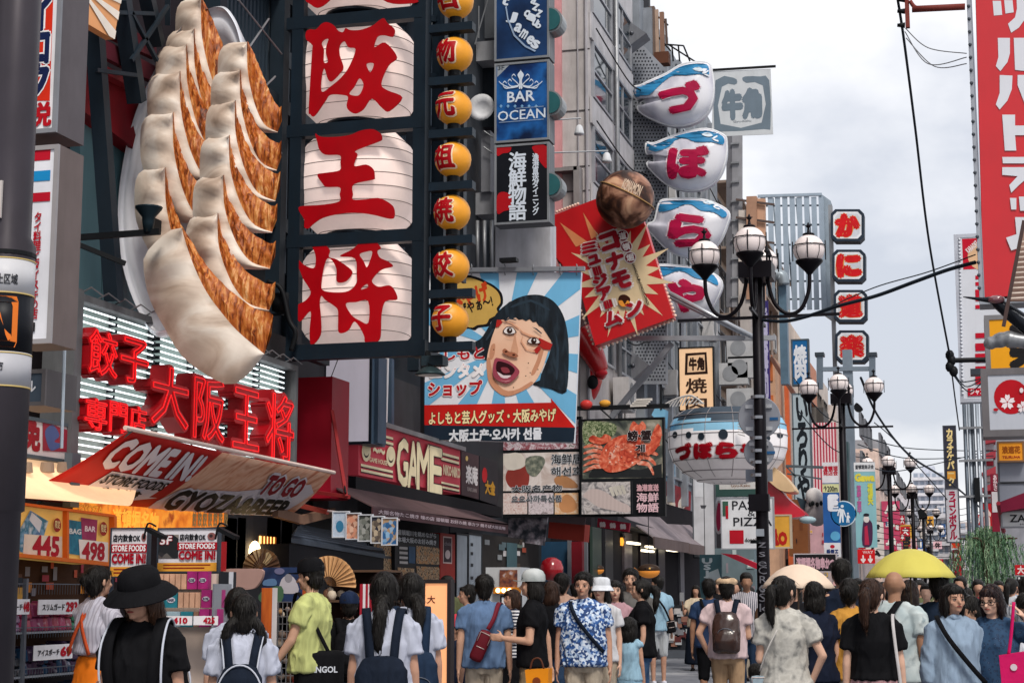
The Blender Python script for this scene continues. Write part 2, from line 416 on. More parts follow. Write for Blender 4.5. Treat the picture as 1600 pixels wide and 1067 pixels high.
def hand(g,w,d,side,fine,curl=.5,flipv=None):
    """palm, four unequal bent fingers and a thumb at the wrist w along direction d"""
    d=Vector(d).normalized();up=Vector((0,-1,0)) if abs(d.y)<.8 else Vector((0,0,1))
    across=d.cross(up).normalized();inward=Vector((-side,0,0))
    n=across.cross(d).normalized()
    a=up-d*up.dot(d);a.normalize();nn=d.cross(a).normalized()
    if nn.dot(inward)<0:nn=-nn
    pc=w+d*.045
    M=Matrix((a,nn,d)).transposed()
    g.ell(pc,(.04,.017,.052),10,M=M)
    for i,(off,ln) in enumerate(((-.028,.058),(-.010,.070),(.010,.074),(.028,.066))):
        b=w+d*.088+a*off;m1=b+d*ln*.5+nn*ln*.12*curl;e=m1+(d*(1-curl*.7)+nn*curl).normalized()*ln*.5
        g.cap(b-d*.02,m1,.0095,.0085,6);g.cap(m1,e,.0085,.007,6)
    b=w+d*.03+a*.03;m1=b+(d*.6+a*.7+nn*.3).normalized()*.035;g.cap(b,m1,.012,.010,6);g.cap(m1,m1+(d*.9+a*.2+nn*.3).normalized()*.03,.010,.008,6)
class Person:pass
NP=[0]
def person(label,px,ytop,Y,rz=180,H=None,sex='f',skin=0,hair='short',hairc=None,top='tee',topm=None,sleeve=.55,bottom='pants',botm=None,
           arms=('down','down'),walk=.0,tilt=0,turn=0,face=False,hat=None,hatm=None,loose=0.0,group=None,far=False,lean=0,glasses=False,shoem=None,child=False,dress=False,zhem=None,collar=False,bulk=1.0):
    NP[0]+=1;seed=NP[0]
    q=atY(px,ytop,Y);Z=q.z;H=H or Z
    s=H/(1.72 if hat is None else 1.745);zoff=Z-H
    far=Y>22 if not far else True
    vox=max(.0085,Y*.00085)/s*(1.2 if far else 1)
    base=(q.x,Y,zoff)
    root=thing('person',label,'person',base,group,R(rz),s)
    P=Person();P.root=root;P.s=s;P.rz=R(rz);P.base=base;P.seed=seed;P.vox=vox
    fm=sex=='f';bw=bulk
    sh=(.150 if fm else .178)*(bw**.5);Y0_=Y
    lt=lambda p:Vector(p)
    HM=Matrix.Translation((0,0,1.47)) @ Matrix.Rotation(R(turn),4,'Z') @ Matrix.Rotation(R(tilt),4,'X') @ Matrix.Translation((0,0,-1.47))
    hs=1.14 if child else 1.0
    if child:HM=HM @ Matrix.Translation((0,0,1.47)) @ Matrix.Scale(1.35,4) @ Matrix.Translation((0,0,-1.50))
    P.HM=HM
    hr=HM.to_3x3()
    hd=lambda p:HM @ Vector(p)
    ln=math.tan(R(lean))
    tl=lambda z:-ln*(z-.9)                       # forward lean
    J={}
    for side in (-1,1):
        a=arms[0] if side>0 else arms[1]            # arms = (left, right)
        u,f=ARMS[a];u=Vector((u[0]*side,u[1],u[2])).normalized();f=Vector((f[0]*side,f[1],f[2])).normalized()
        S=Vector((side*(sh-.002),tl(1.37)+.01,1.368));E=S+u*.285;Wr=E+f*.245
        J[side]=(S,E,Wr,f)
    P.J=J
    g=G()
    g.ell(hd((0,-.005,1.60)),(.074,.094,.088),14,M=hr);g.ell(hd((0,-.03,1.545)),(.056,.066,.072),12,M=hr)
    g.cap(hd((0,-.09,1.588)),hd((0,-.118,1.558)),.010,.014,6);g.ell(hd((0,-.082,1.505)),(.022,.018,.016),8,M=hr)
    g.ell(hd((0,-.076,1.612)),(.055,.022,.012),8,M=hr);g.cap(hd((-.018,-.09,1.535)),hd((.018,-.09,1.535)),.0105,.0105,6)
    for sd in (-1,1):g.ell(hd((sd*.077,.008,1.578)),(.012,.020,.030),8,M=hr);g.ell(hd((sd*.04,-.07,1.56)),(.022,.02,.022),8,M=hr)
    g.cap((0,tl(1.4)+.015,1.38),hd((0,.0,1.53)),.052 if not fm else .045,.047 if not fm else .042,12)
    w1=(.128 if fm else .15)*bw
    def torso(k,z0=.83,z1=1.45,lo=0.0):
        secs=[(.83,0,0,.158*bw+k+lo,.105*bw+k+lo*.7),(.92,0,.0,.165*bw+k+lo,.112*bw+k+lo*.7),(1.03,0,-.01,w1+.01+k+lo,.10*bw+k+lo*.8),(1.13,0,-.01,w1+.005+k+lo*.9,.10*bw+k+lo*.7),
                (1.25,0,0,(.145 if fm else .165)*bw+k+lo*.5,(.118 if fm else .115)*bw+k+lo*.4),(1.32,0,.005,sh-.012+k,.105+k),(1.37,0,.01,sh-.03+k,.088+k*.8),(1.405,0,.015,.125+k*.6,.07+k*.5),(1.435,0,.015,.088+k*.3,.056),(1.462,0,.015,.058,.048)]
        return [(z,cx,cy+tl(z),rx,ry) for z,cx,cy,rx,ry in secs if z0<=z<=z1]
    g.loft(torso(0),18)
    for sd in (-1,1):
        S,E,Wr,f=J[sd];q1=1.0 if not fm else .86
        g.ell(S,.052*q1,8);g.cap((sd*.05,.015+tl(1.43),1.425),S,.036,.045,8);g.cap(S,E,.050*q1,.038*q1);g.cap(E,Wr,.038*q1,.026*q1)
        if not far:hand(g,Wr,f,sd,vox<.012,.55)
        else:g.ell(Wr+f*.07,(.035,.025,.06),8,M=f.to_track_quat('Z','Y').to_matrix())
        st=walk*sd;hip=Vector((sd*.085,0,.88));kn=Vector((sd*.09,-.08*st-.01-abs(walk)*.03,.49));an=Vector((sd*.085,-.22*st+(.05 if st<0 else 0),.09+(.03 if st<0 else 0)))
        J[('l',sd)]=(hip,kn,an)
        g.cap(hip,kn,.082*bw**.5,.055);g.cap(kn+Vector((0,.01,0)),an,.054,.036);g.cap(an+Vector((0,.03,-.04)),an+Vector((0,-.15,-.055)),.036,.03,8)
    hres=vox*.85
    me=remesh(g,hres,2,.55 if vox<.014 else .8,mats=[SKIN[skin]])
    o=bpy.data.objects.new('body',me);COL.objects.link(o);o.parent=root
    def part(name,g,v,sm=2,disp=0,m=None,ratio=.6,dsc=9):
        me=remesh(g,v,sm,ratio,disp,seed,dsc,[m]);o=bpy.data.objects.new(name,me);COL.objects.link(o);o.parent=root;return o
    raw=lambda name,g,m=None,smooth=True:obj(name,g,m,root,smooth,local=True)
    topm=topm or WH
    zh=zhem if zhem is not None else (.86 if top in ('tee','shirt') else .95)
    if top:
        g=G();sec=torso(.016+loose*.2,0,1.46,.012+loose)
        sec=[t for t in sec if t[0]>zh+.02];b=torso(.016,0,1.46,.012+loose)
        bz=min(sec,key=lambda t:t[0]);sec=[(zh,0,tl(zh) ,bz[3]+.008,bz[4]+.008)]+sec
        sec=[t for t in sec if t[0]<1.45]+[(1.448,0,.015+tl(1.448),.075,.058)]
        g.loft(sec,22)
        for sd in (-1,1):
            S,E,Wr,f=J[sd];k=.014+loose*.35
            g.ell(S+Vector((-sd*.012,0,-.006)),.052+k*.6,10);g.cap((sd*.05,.018+tl(1.43),1.428),S+Vector((-sd*.01,0,0)),.038,.050+k*.4,8)
            if sleeve>0:
                t=min(sleeve,1);e=S.lerp(E,t);g.tube([S,S.lerp(e,.5),e],[.054+k*.8,.054+k*.9,.046+k+(.008 if sleeve<1 else 0)],12)
                if sleeve>1:e2=E.lerp(Wr,min(1,sleeve-1));g.tube([E,e2],[.050+k,.044+k*.8],12);g.ell(E,.050+k,10)
        if collar:g.tube([(.052*math.cos(R(a)),.012+tl(1.45)+.055*math.sin(R(a)),1.455) for a in range(0,361,30)],.014,6)
        part('dress' if dress and bottom=='dress' else 'shirt',g,vox,2,.020*(1+loose*8),topm)
    botm=botm or DENIM
    if bottom in ('pants','shorts','capri'):
        g=G();g.loft([(.80,0,0,.15*bw,.10*bw),(.86,0,0,.167*bw,.118*bw),(.94,0,0,.165*bw,.115*bw),(1.02,0,-.005,w1+.02,.108*bw)],18)
        for sd in (-1,1):
            hip,kn,an=J[('l',sd)];zt={'pants':1,'shorts':0,'capri':.35}[bottom]
            g.cap(hip,kn if zt or True else kn,.094*bw**.5,.07)
            if zt:g.tube([kn,kn.lerp(an,zt)],[.07,.062-.008*zt],12);g.ell(kn,.069,10)
        part('trousers' if bottom=='pants' else 'shorts',g,vox,2,.014,botm)
    elif bottom in ('skirt','longskirt','dress'):
        zl=.42 if bottom != 'longskirt' else .15
        g=G();g.loft([(zl,0,0,.25,.21),(.7,0,0,.205,.165),(.92,0,0,.175,.13),(1.03,0,-.005,w1+.025,.115)],22)
        part('skirt',g,vox,1,.012,botm,dsc=14)
    for sd in (-1,1):
        hip,kn,an=J[('l',sd)];raw('shoe',G().cap(an+Vector((0,.035,-.045)),an+Vector((0,-.16,-.055)),.043,.036,8),shoem or BLK) if Y>9 and Y<45 else None
    hm=hairc or HAIR;g=G()
    def E_(c,r,n=12):g.ell(hd(c),r,n,M=hr)
    if hair != 'bald':
        E_((0,.016,1.616),(.082,.102,.092),16);E_((0,.04,1.57),(.076,.066,.09))
        if hair=='short':E_((0,-.055,1.66),(.062,.038,.026));E_((0,.03,1.64),(.09,.09,.08));[E_((sd*.074,.012,1.60),(.014,.03,.035),8) for sd in (-1,1)]
        if hair in ('bob','long'):
            for sd in (-1,1):E_((sd*.066,.008,1.55),(.026,.050,.105));E_((sd*.045,.05,1.53),(.042,.05,.095))
            E_((0,-.062,1.648),(.068,.036,.036));E_((0,.055,1.52),(.072,.055,.10))
        if hair=='long':
            for sd in (-1,1):E_((sd*.062,.03,1.44),(.042,.05,.16))
            E_((0,.075,1.40),(.085,.042,.20));E_((0,.06,1.5),(.085,.06,.14))
        if hair=='pony':
            pts=crom([(0,.10,1.60),(0,.155,1.61),(0,.175,1.55),(.01,.165,1.44),(0,.15,1.34)],3)
            rr=np.interp(np.linspace(0,1,len(pts)),[0,.15,.4,.8,1],[.03,.026,.042,.034,.008]);g.tube([hd(p) for p in pts],list(rr),10)
            E_((0,-.058,1.655),(.062,.036,.028));[E_((sd*.075,-.02,1.60),(.014,.035,.05),8) for sd in (-1,1)]
        if hair=='lowpony':
            pts=crom([(0,.07,1.53),(0,.12,1.50),(0,.145,1.42),(.015,.14,1.30),(0,.13,1.18)],3)
            rr=np.interp(np.linspace(0,1,len(pts)),[0,.2,.4,.8,1],[.05,.036,.046,.036,.008]);g.tube([hd(p) for p in pts],list(rr),10)
            E_((0,-.06,1.65),(.064,.036,.03));E_((0,.05,1.52),(.07,.05,.075));[E_((sd*.075,0,1.58),(.018,.045,.06),8) for sd in (-1,1)]
        if hair=='bun':E_((0,.125,1.60),(.045,.04,.045));E_((0,-.06,1.65),(.062,.036,.028))
        if hair=='twin':
            for sd in (-1,1):
                pts=crom([(sd*.06,.06,1.53),(sd*.10,.08,1.49),(sd*.115,.06,1.40),(sd*.11,.02,1.28)],3)
                g.tube([hd(p) for p in pts],list(np.interp(np.linspace(0,1,len(pts)),[0,.3,.7,1],[.04,.03,.035,.008])),8)
            E_((0,.05,1.53),(.07,.05,.075))
        ho=part('hair',g,max(vox*.9,.009),1,.006,hm,.7,dsc=30)
        if not far:
            rs=random.Random(seed);vs=ho.data.vertices;g=G()
            for _ in range(420):
                v=vs[rs.randrange(len(vs))];n=v.normal
                if hat and v.co.z>1.585:continue
                t=Vector((rs.uniform(-.25,.25),rs.uniform(-.25,.25),-1));t=(t-n*t.dot(n)).normalized();w=t.cross(n)*rs.uniform(.0015,.0035);L=rs.uniform(.03,.09);p=v.co+n*.001;q1=p+t*L*.5+n*.004;q2=p+t*L+n*rs.uniform(-.004,.011)
                g.add([p-w,p+w,q1+w,q1-w,q2],[(0,1,2,3),(3,2,4)])
            raw('hair_strands',g,hm,False)['kind']='stuff'
        if hair in ('pony','lowpony'):
            c=(0,.122,1.612) if hair=='pony' else (0,.112,1.505)
            raw('hair_tie',G().ell(hd(c),(.03,.016,.03),10,M=hr),mat('1a2c3a',.6))
    if face and not far:
        gl=G()
        for sd in (-1,1):
            g=G();gw=G()
            gw.ell(hd((sd*.031,-.089,1.584)),(.0155,.006,.0065),8,M=hr);g.ell(hd((sd*.031,-.0935,1.584)),(.007,.004,.006),8,M=hr)
            g.tube([hd((sd*(.031+t*.016),-.0945+abs(t)*.004,1.590-t*t*.003)) for t in (-1,0,1)],.0024,5)
            g.tube([hd((sd*(.033+t*.017),-.0965+abs(t)*.005+t*.003,1.606-t*t*.004)) for t in (-1,0,1)],.0026,5,flat=1);obj('eye',gw,mat('b9aca4',.3),root,True,local=True);raw('eyebrow',g,mat('17110e',.5))
        gl.tube([hd((t*.022,-.1015+t*t*.010,1.534-t*t*.002)) for t in (-1,-.5,0,.5,1)],[.002,.005,.0055,.005,.002],6)
        raw('lips',gl,mat('8e4440' if fm else '8d5546',.45))
    if glasses:
        g=G()
        for sd in (-1,1):
            g.tube([hd((sd*.036+.025*math.cos(R(a)),-.103+.003*abs(math.cos(R(a))),1.582+.018*math.sin(R(a)))) for a in range(0,361,30)],.0026,5)
            g.tube([hd((sd*.061,-.10,1.588)),hd((sd*.08,-.05,1.588)),hd((sd*.082,.01,1.585))],.0025,5)
        g.tube([hd((-.012,-.108,1.585)),hd((.012,-.108,1.585))],.0025,5);raw('glasses',g,BLACK)
    hatm=hatm or BLK
    if hat:
        g=G()
        if hat=='cap':
            g.lathe([(.098,0),(.100,.02),(.096,.06),(.078,.095),(.04,.115),(.008,.119)],(0,0,0),20,sy=1.12)
            g.v=[tuple(hd((x,y+.008,z+1.618))) for x,y,z in g.v];n0=len(g.v)
            br=[(.085*math.cos(R(a)),-.06-.12*math.sin(R(a))**.8 if math.sin(R(a))>0 else-.06,1.628-.012*abs(math.cos(R(a)))) for a in range(0,181,15)]
            g.prism([hd(p) for p in br],hr @ Vector((0,0,.008)))
        elif hat=='wide':
            g.lathe([(.100,0),(.104,.03),(.098,.075),(.075,.10),(.008,.107)],(0,.01,1.618),24,sy=1.12)
            g.lathe([(.10,.010),(.140,-.004),(.178,-.040),(.181,-.035),(.140,.006),(.10,.022)],(0,.01,1.615),28,sy=1.08)
            g.v=[tuple(hd(p)) for p in g.v]
        elif hat=='bucket':
            g.lathe([(.100,0),(.102,.03),(.095,.08),(.07,.10),(.008,.105)],(0,.01,1.615),22,sy=1.12)
            g.lathe([(.10,.0),(.135,-.045),(.140,-.040),(.103,.012)],(0,.01,1.62),24,sy=1.1);g.v=[tuple(hd(p)) for p in g.v]
        elif hat=='flat':
            g.lathe([(.100,0),(.118,.03),(.112,.055),(.08,.075),(.01,.082)],(0,-.01,1.625),22,sy=1.15)
            g.ell((0,-.115,1.622),(.07,.05,.012),12);g.v=[tuple(hd(p)) for p in g.v]
        o=raw('hat',g,hatm);sharp(o,50)
    return P
def carried(P,name,label,cat):
    return thing(name,label,cat,P.base,None,P.rz,P.s)
def ribbon(g,pts,w,th=.008,m=None,c=(0,.0)):
    """flat strap following points, normals pointing away from the trunk axis"""
    Q=[Vector(p) for p in crom(pts,4)];v=[];f=[]
    for i,p in enumerate(Q):
        d=(Q[min(i+1,len(Q)-1)]-Q[max(i-1,0)]).normalized();n=Vector((p.x*.25,p.y-c[1],max(0,p.z-1.36)*3));n=(n-d*n.dot(d)).normalized();a=d.cross(n).normalized()*w/2
        v+=[p+a,p+a+n*th,p-a+n*th,p-a]
    for i in range(len(Q)-1):
        for k in range(4):k2=(k+1)%4;f.append((i*4+k,i*4+k2,(i+1)*4+k2,(i+1)*4+k))
    f+=[(3,2,1,0),tuple((len(Q)-1)*4+k for k in range(4))];return g.add(v,f,m)
def backpack(P,label,m,m2=None,w=.145,zc=1.13,h=.215,d=.075,strapm=None,drop=0,piping=None,pocket=True):
    root=carried(P,'backpack',label,'backpack');zc -= drop
    g=G();N=12
    g.loft([(zc-h,0,.19,w*.72,d*.75),(zc-h*.9,0,.20,w*.95,d),(zc,0,.205,w,d*1.1),(zc+h*.6,0,.195,w*.93,d*.9),(zc+h*.9,0,.18,w*.72,d*.62),(zc+h,0,.175,w*.4,d*.3)],20)
    if pocket:g.loft([(zc-h*.85,0,.25,w*.66,d*.5),(zc-h*.4,0,.27,w*.78,d*.62),(zc-h*.02,0,.26,w*.72,d*.5),(zc+h*.04,0,.25,w*.6,d*.3)],16)
    me=remesh(g,P.vox,2,.7,.008,P.seed+5,12,[m]);o=bpy.data.objects.new('bag_body',me);COL.objects.link(o);o.parent=root
    for sd in (-1,1):
        g=G();ribbon(g,[(sd*.10,-.10,1.06),(sd*.115,-.135,1.2),(sd*.12,-.12,1.35),(sd*.115,-.03,1.455),(sd*.105,.07,1.45),(sd*.085,.14,1.36-drop*.3),(sd*.07,.165,zc+h*.75)],.055,.012)
        obj('strap',g,strapm or m,root,True,local=True)
        if piping:
            g=G();g.tube(crom([(sd*.148,-.10,1.06),(sd*.158,-.145,1.2),(sd*.158,-.128,1.35),(sd*.145,-.03,1.458),(sd*.135,.07,1.452),(sd*.115,.145,1.36-drop*.3),(sd*.10,.18,zc+h*.75)],4),.006,6);obj('piping',g,piping,root,True,local=True)
    if piping:
        g=G();g.tube([(w*1.0*math.cos(R(a)),.235,zc+h*1.0*math.sin(R(a))) for a in range(-20,201,10)],.006,6);obj('piping',g,piping,root,True,local=True)
    g=G();g.tube([(w*.55*math.cos(R(a)),.245+d*.55,zc-h*.05+h*.25*math.sin(R(a))) for a in range(0,181,15)],.004,5);obj('zipper',g,m2 or mat('6a6e78',.4,.6),root,True,local=True)
    return root
def sling(P,label,m,strapm,pts,bag=None,w=.04):
    """a strap across the body and, if given, its bag: (centre, half sizes, tilt)"""
    root=carried(P,'shoulder_bag',label,'bag');g=G();pts=[(x*1.10,y*1.16,z+.008) for x,y,z in pts];ribbon(g,pts,w,.008);obj('strap',g,strapm,root,True,local=True)
    if bag:
        c,r,a=bag;M=Matrix.Rotation(R(a),3,'Y');g=G();g.lathe([(.3,-1),(.85,-.93),(1,-.7),(1,.7),(.85,.93),(.3,1)],(0,0,0),20,power=.6)
        g.v=[tuple(M @ Vector((x*r[0],y*r[1],z*r[2]))+Vector(c)) for x,y,z in g.v];obj('bag_body',g,m,root,True,local=True)
        g=G();q=lambda x,z:M @ Vector((x*r[0],r[1]*1.02*(1 if c[1]>0 else-1),z*r[2]))+Vector(c)
        g.tube([q(-.8,.2),q(-.8,.8),q(.8,.8),q(.8,.2)],.004,5);g.tube([q(-.6,-.1),q(.6,-.1)],.004,5);obj('zipper',g,mat('c9b9b5',.4,.3),root,True,local=True)
    return root
def umbrella(label,px,ytop,wpx,Y,m,ztilt=0,drop=.24):
    c=atY(px,ytop,Y);r=wpx/2*(Y*1.04)/F;root=thing('umbrella',label,'umbrella',(c.x,Y,c.z-r*.95))
    n=8;g=G();v=[]
    prof=[(0,0),(.15,.012),(.35,.07),(.55,.17),(.75,.33),(.9,.50),(1,.64)]
    v=[]
    for (a,z) in prof:
        for k in range(n*4):
            t=2*math.pi*k/(n*4);q=1-.06*a*abs(math.sin(t*n/2)) ;v.append((r*a*q*math.cos(t),r*a*q*math.sin(t),-z*r*1.0-(1-q)*r*.25))
    K=n*4;f=[(i*K+k,i*K+(k+1)%K,(i+1)*K+(k+1)%K,(i+1)*K+k) for i in range(len(prof)-1) for k in range(K)]
    M=Matrix.Rotation(R(ztilt),3,'Y');g.add([M @ Vector(p)+Vector((0,0,r*.95)) for p in v],f)
    o=obj('canopy',g,m,root,True,local=True);s=o.modifiers.new('t','SOLIDIFY');s.thickness=.003;
    for k in range(n):
        t=2*math.pi*(k)/n
        g=G();g.tube([M @ Vector((r*a*math.cos(t),r*a*math.sin(t),-z*r-.008))+Vector((0,0,r*.95)) for a,z in prof],.004,5);obj('rib',g,GREYM,root,True,local=True)
    obj('shaft',G().tube([M @ Vector((0,0,r*.05))+Vector((0,0,r*.95)),M @ Vector((0,0,-.72))+Vector((0,0,r*.95))],.007,8),mat('6b5a4a',.4),root,True,local=True)
    return root
XW=-7.5
PAVE=ramp_mat(['5d6068','6d7078','7c7e84','6a6c72'],'noise',1.3,rough=.7,bump=.15)
g=G();g.add([(-60,-20,0),(60,-20,0),(60,900,0),(-60,900,0)],[(0,1,2,3)])
street=obj('street',g,PAVE,kind='structure',loc=(0,0,0))
slab_m=[ramp_mat([a,b,c],'noise',4,rough=.65,bump=.2,seed=i) for i,(a,b,c) in enumerate((('70737b','7f828a','8b8d93'),('62656d','71747c','7c7e86'),('868890','93959b','a0a1a5')))]
sm=[]
for i in range(3):
    g=G();g.lathe([(.985,0),(1,.004),(1,.028),(.975,.034)],(0,0,0),4);g.v=[((x*.7071-y*.7071)*.503*1.4142,(x*.7071+y*.7071)*.503*1.4142,z) for x,y,z in g.v]
    me=mkmesh('paving_slab',g,slab_m[i]);fixn(me);sm.append(me)
n=0
for j in range(36):
    for i in range(7):
        Y=24.5+j*1.02;X=-8.0+i*1.02
        k=2 if j%8==6 else random.choice((0,1,1))
        o=bpy.data.objects.new('paving_slab',sm[k]);COL.objects.link(o);o.parent=street;o.location=(X,Y,-.012+random.uniform(0,.003));n+=1
def block(name,label,x0,x1,y0,y1,z1,m,cat='building',z0=0):
    root=thing(name,label,cat,((x0+x1)/2,(y0+y1)/2,z0));obj('wall',G().box((x0,y0,z0),(x1,y1,z1),m),m,root);return root
def win(root,X,y0,y1,z0,z1,fm=GREYM,d=.06,nx=1,nz=1,gm=None):
    """window on a wall facing +X: frame with mullions, recessed pane"""
    g=G();t=.05
    g.box((X-.02,y0,z0),(X+d,y0+t,z1));g.box((X-.02,y1-t,z0),(X+d,y1,z1));g.box((X-.02,y0+t,z0),(X+d,y1-t,z0+t));g.box((X-.02,y0+t,z1-t),(X+d,y1-t,z1))
    for k in range(1,nx):y=y0+(y1-y0)*k/nx;g.box((X-.02,y-.02,z0+t),(X+d*.8,y+.02,z1-t))
    for k in range(1,nz):z=z0+(z1-z0)*k/nz;g.box((X-.02,y0+t,z-.02),(X+d*.79,y1-t,z+.02))
    w=obj('window',g,fm,root);g=G();g.box((X-.01,y0+.03,z0+.03),(X+.012,y1-.03,z1-.03));obj('pane',g,gm or glass_mat(),w)
def Yp(px,X,py=800):return atX(px,py,X).y
CONC=mat('bab4b3',.8,var=.10,dirt=.4,bump=.2,bsc=8);CONC2=mat('b9b1ae',.8,var=.08,dirt=.35,bump=.15,bsc=8);PINK=mat('d99a9b',.7,dirt=.3)
b1=block('corner_building','dark building with teal wall panel and crimson girder above the neon sign',-14,-7.7,2,15.2,16,mat('241f24',.7,dirt=.2))
def on(root,name,pts,X=None,Y=None,m=WHITE,th=.1,holes=()):
    f=(lambda p:atX(p[0],p[1],X)) if X is not None else (lambda p:atY(p[0],p[1],Y));nv=Vector((-th,0,0)) if X is not None else Vector((0,th,0))
    return obj(name,G().prism([f(p) for p in pts],nv,m,[[f(p) for p in h] for h in holes]),m,root)
TEAL=mat('56757e',.35,var=.12,sc=.8,dirt=.25)
on(b1,'teal_panel',[(126,165),(158,180),(158,488),(122,480)],X=-7.6,m=TEAL);on(b1,'teal_panel',[(160,182),(226,215),(226,520),(160,492)],X=-7.61,m=TEAL)
CRIM=mat('7c1823',.5,var=.18,dirt=.45)
on(b1,'girder',[(118,92),(232,150),(232,248),(118,165)],X=-7.45,m=CRIM,th=.2)
on(b1,'girder',[(118,78),(232,138),(232,150),(118,91)],X=-7.35,m=mat('96303a',.5,dirt=.3),th=.3)
for k,(a,b) in enumerate((((118,20),(240,80)),((118,55),(240,118)))):obj('girder',G().bar(atX(*a,-7.3),atX(*b,-7.3),.06,.16),mat('5c2530',.5,dirt=.4),b1)
for k,(a,b,w) in enumerate((((148,50),(178,470),.13),((190,0),(214,160),.14),((228,-10),(246,70),.12),((262,-10),(262,40),.05))):
    obj('steel_column',G().bar(atX(*a,-7.15),atX(*b,-7.2),w,w),STEEL,b1)
for a,b in (((205,20),(245,95)),((205,95),(262,10)),((150,110),(212,118)),((180,20),(240,22))):obj('brace',G().bar(atX(*a,-7.1),atX(*b,-7.1),.035),STEEL,b1)
S=Sign('sunburst_sign','orange and white sunburst sign above the long steel column','sign','X',-6.9,(124,-60,196,20),mat('e6a36d',.5),.08,pts=[(124,-60),(200,-60),(178,62),(124,30)])
for k in range(6):
    a0=-34+k*17;c=(120,-25);L=130
    q=lambda a:(c[0]+L*math.cos(R(a)),c[1]+L*math.sin(R(a)))
    tri=[c,q(a0),q(a0+8)]
    cl=[(124,-60),(200,-60),(178,62),(124,30)]
    poly=tri
    for i in range(4):
        A,B=cl[i],cl[(i+1)%4];ins=lambda p:(B[0]-A[0])*(p[1]-A[1])-(B[1]-A[1])*(p[0]-A[0])>=0
        new=[]
        for j in range(len(poly)):
            P1,P2=poly[j],poly[(j+1)%len(poly)];i1,i2=ins(P1),ins(P2)
            if i1:new.append(P1)
            if i1 != i2:
                f1=(B[0]-A[0])*(P1[1]-A[1])-(B[1]-A[1])*(P1[0]-A[0]);f2=(B[0]-A[0])*(P2[1]-A[1])-(B[1]-A[1])*(P2[0]-A[0]);t=f1/(f1-f2)
                new.append((P1[0]+(P2[0]-P1[0])*t,P1[1]+(P2[1]-P1[1])*t))
        poly=new
        if not poly:break
    if len(poly)>2:S.poly(poly,mat('eee3d6',.5),'sun_ray')
S.done()
b2=block('louvred_building','dark slate building with vertical louvres behind the big lanterns',-14,-7.75,15.3,24.0,17,mat('1a222b',.6))
g=G().box((0,0,0),(.07,.05,9));slm=mkmesh('slat',g,mat('3a4652',.5,.2,dirt=.3));fixn(slm)
for k in range(84):
    o=bpy.data.objects.new('slat',slm);COL.objects.link(o);o.parent=b2;o.location=Vector((-7.74,15.4+k*.102,5.2))-Vector(b2.location)
for z in (5.6,7.0,8.35,9.7,11.0):obj('beam',G().box((-7.66,15.3,z),(-7.5,24,z+.16)),STEEL,b2)
for y in (15.5,17.2,19.6,22.2):obj('steel_column',G().box((-7.62,y,4.6),(-7.45,y+.16,14)),STEEL,b2)
for a,b in (((372,0),(440,85)),((380,170),(430,120)),((385,190),(440,240)),((372,100),(420,30))):obj('stay_rod',G().tube([atX(*a,-7.3),atX(*b,-7.3)],.012,6),GREYM,b2)
obj('fascia',G().box((-7.74,15.4,0),(-7.55,24,4.4)),mat('3a3a3e',.7,dirt=.4),b2)
on(b2,'wall_panel',[(592,560),(612,560),(612,700),(592,700)],Y=21,m=mat('46576a',.5,dirt=.3),th=.1)
S=Sign('crimson_poster','narrow maroon poster with scribbled writing between blank light box and black wall','sign','Y',20.6,(590,556,603,668),mat('5a1a22',.5),.05)
for k in range(7):S.frect(.1+random.random()*.2,.06+k*.13,.6+random.random()*.3,.10+k*.13,mat(random.choice(['e8dada','d9a33a','b0202c']),.5))
S.done()
obj('white_post',G().bar(atY(605,555,20.5),atY(602,668,20.5),.04),WHITE,label='thin white post beside the narrow maroon poster',cat='post')
S=Sign('blank_light_box','blank white light box beneath the big lantern frame','sign','Y',18.9,(509,560,577,690),mat('d6d2de',.4,var=.03,emit=.18),.5,frame=mat('202a35',.5),body=mat('4d6072',.45,dirt=.2))
S.done()
S=Sign('steel_column','slate blue steel column right of the blank light box','column','Y',19.0,(580,556,591,692),mat('45586a',.45,dirt=.25),.3);S.done()
e=block('red_end_box','tall dark red box closing the right end of the neon sign',XW,-7.0,17.75,18.3,atX(455,590,XW).z,mat('8f1326',.4,var=.06,dirt=.15),'sign',atX(455,745,XW).z-.25)
NZ0,NZ1=atX(110,718,-7.25).z,atX(115,468,-7.25).z;NY0,NY1=Yp(103,-7.25),Yp(452,-7.25)
ns=thing('neon_sign','white tube neon sign with red box letters 餃子専門店 大阪王将','sign',(-7.3,(NY0+NY1)/2,NZ0))
obj('backboard',G().box((-7.45,NY0,NZ0),(-7.36,NY1,NZ1)),mat('98a8a2',.5,var=.1,dirt=.25),ns)
g=G();g.box((-7.46,NY0-.12,NZ0-.1),(-7.16,NY0,NZ1+.08));g.box((-7.46,NY0,NZ1),(-7.2,NY1,NZ1+.06));g.box((-7.46,NY1,NZ0),(-7.2,NY1+.06,NZ1+.06));obj('frame',g,mat('6d6f72',.5,.3,dirt=.5),ns)
TUBE=mat('f3fbff',.3,var=.01,dirt=0,emit=1.0)
nt_=23
for k in range(nt_):
    z=NZ0+(NZ1-NZ0)*(k+.5)/nt_
    for a,b in ((.02,.325),(.345,.66),(.68,.98)):
        obj('neon_tube',G().tube([(-7.30,NY0+(NY1-NY0)*a,z),(-7.30,NY0+(NY1-NY0)*b,z)],.0075,6),TUBE,ns)
g=G()
for k in range(nt_):
    z=NZ0+(NZ1-NZ0)*(k+.5)/nt_
    for a in (.02,.17,.325,.345,.5,.66,.68,.83,.98):y=NY0+(NY1-NY0)*a;g.box((-7.36,y-.012,z-.02),(-7.285,y+.012,z+.012))
obj('tube_holder',g,mat('30363b',.5),ns,kind='stuff')
g=G()
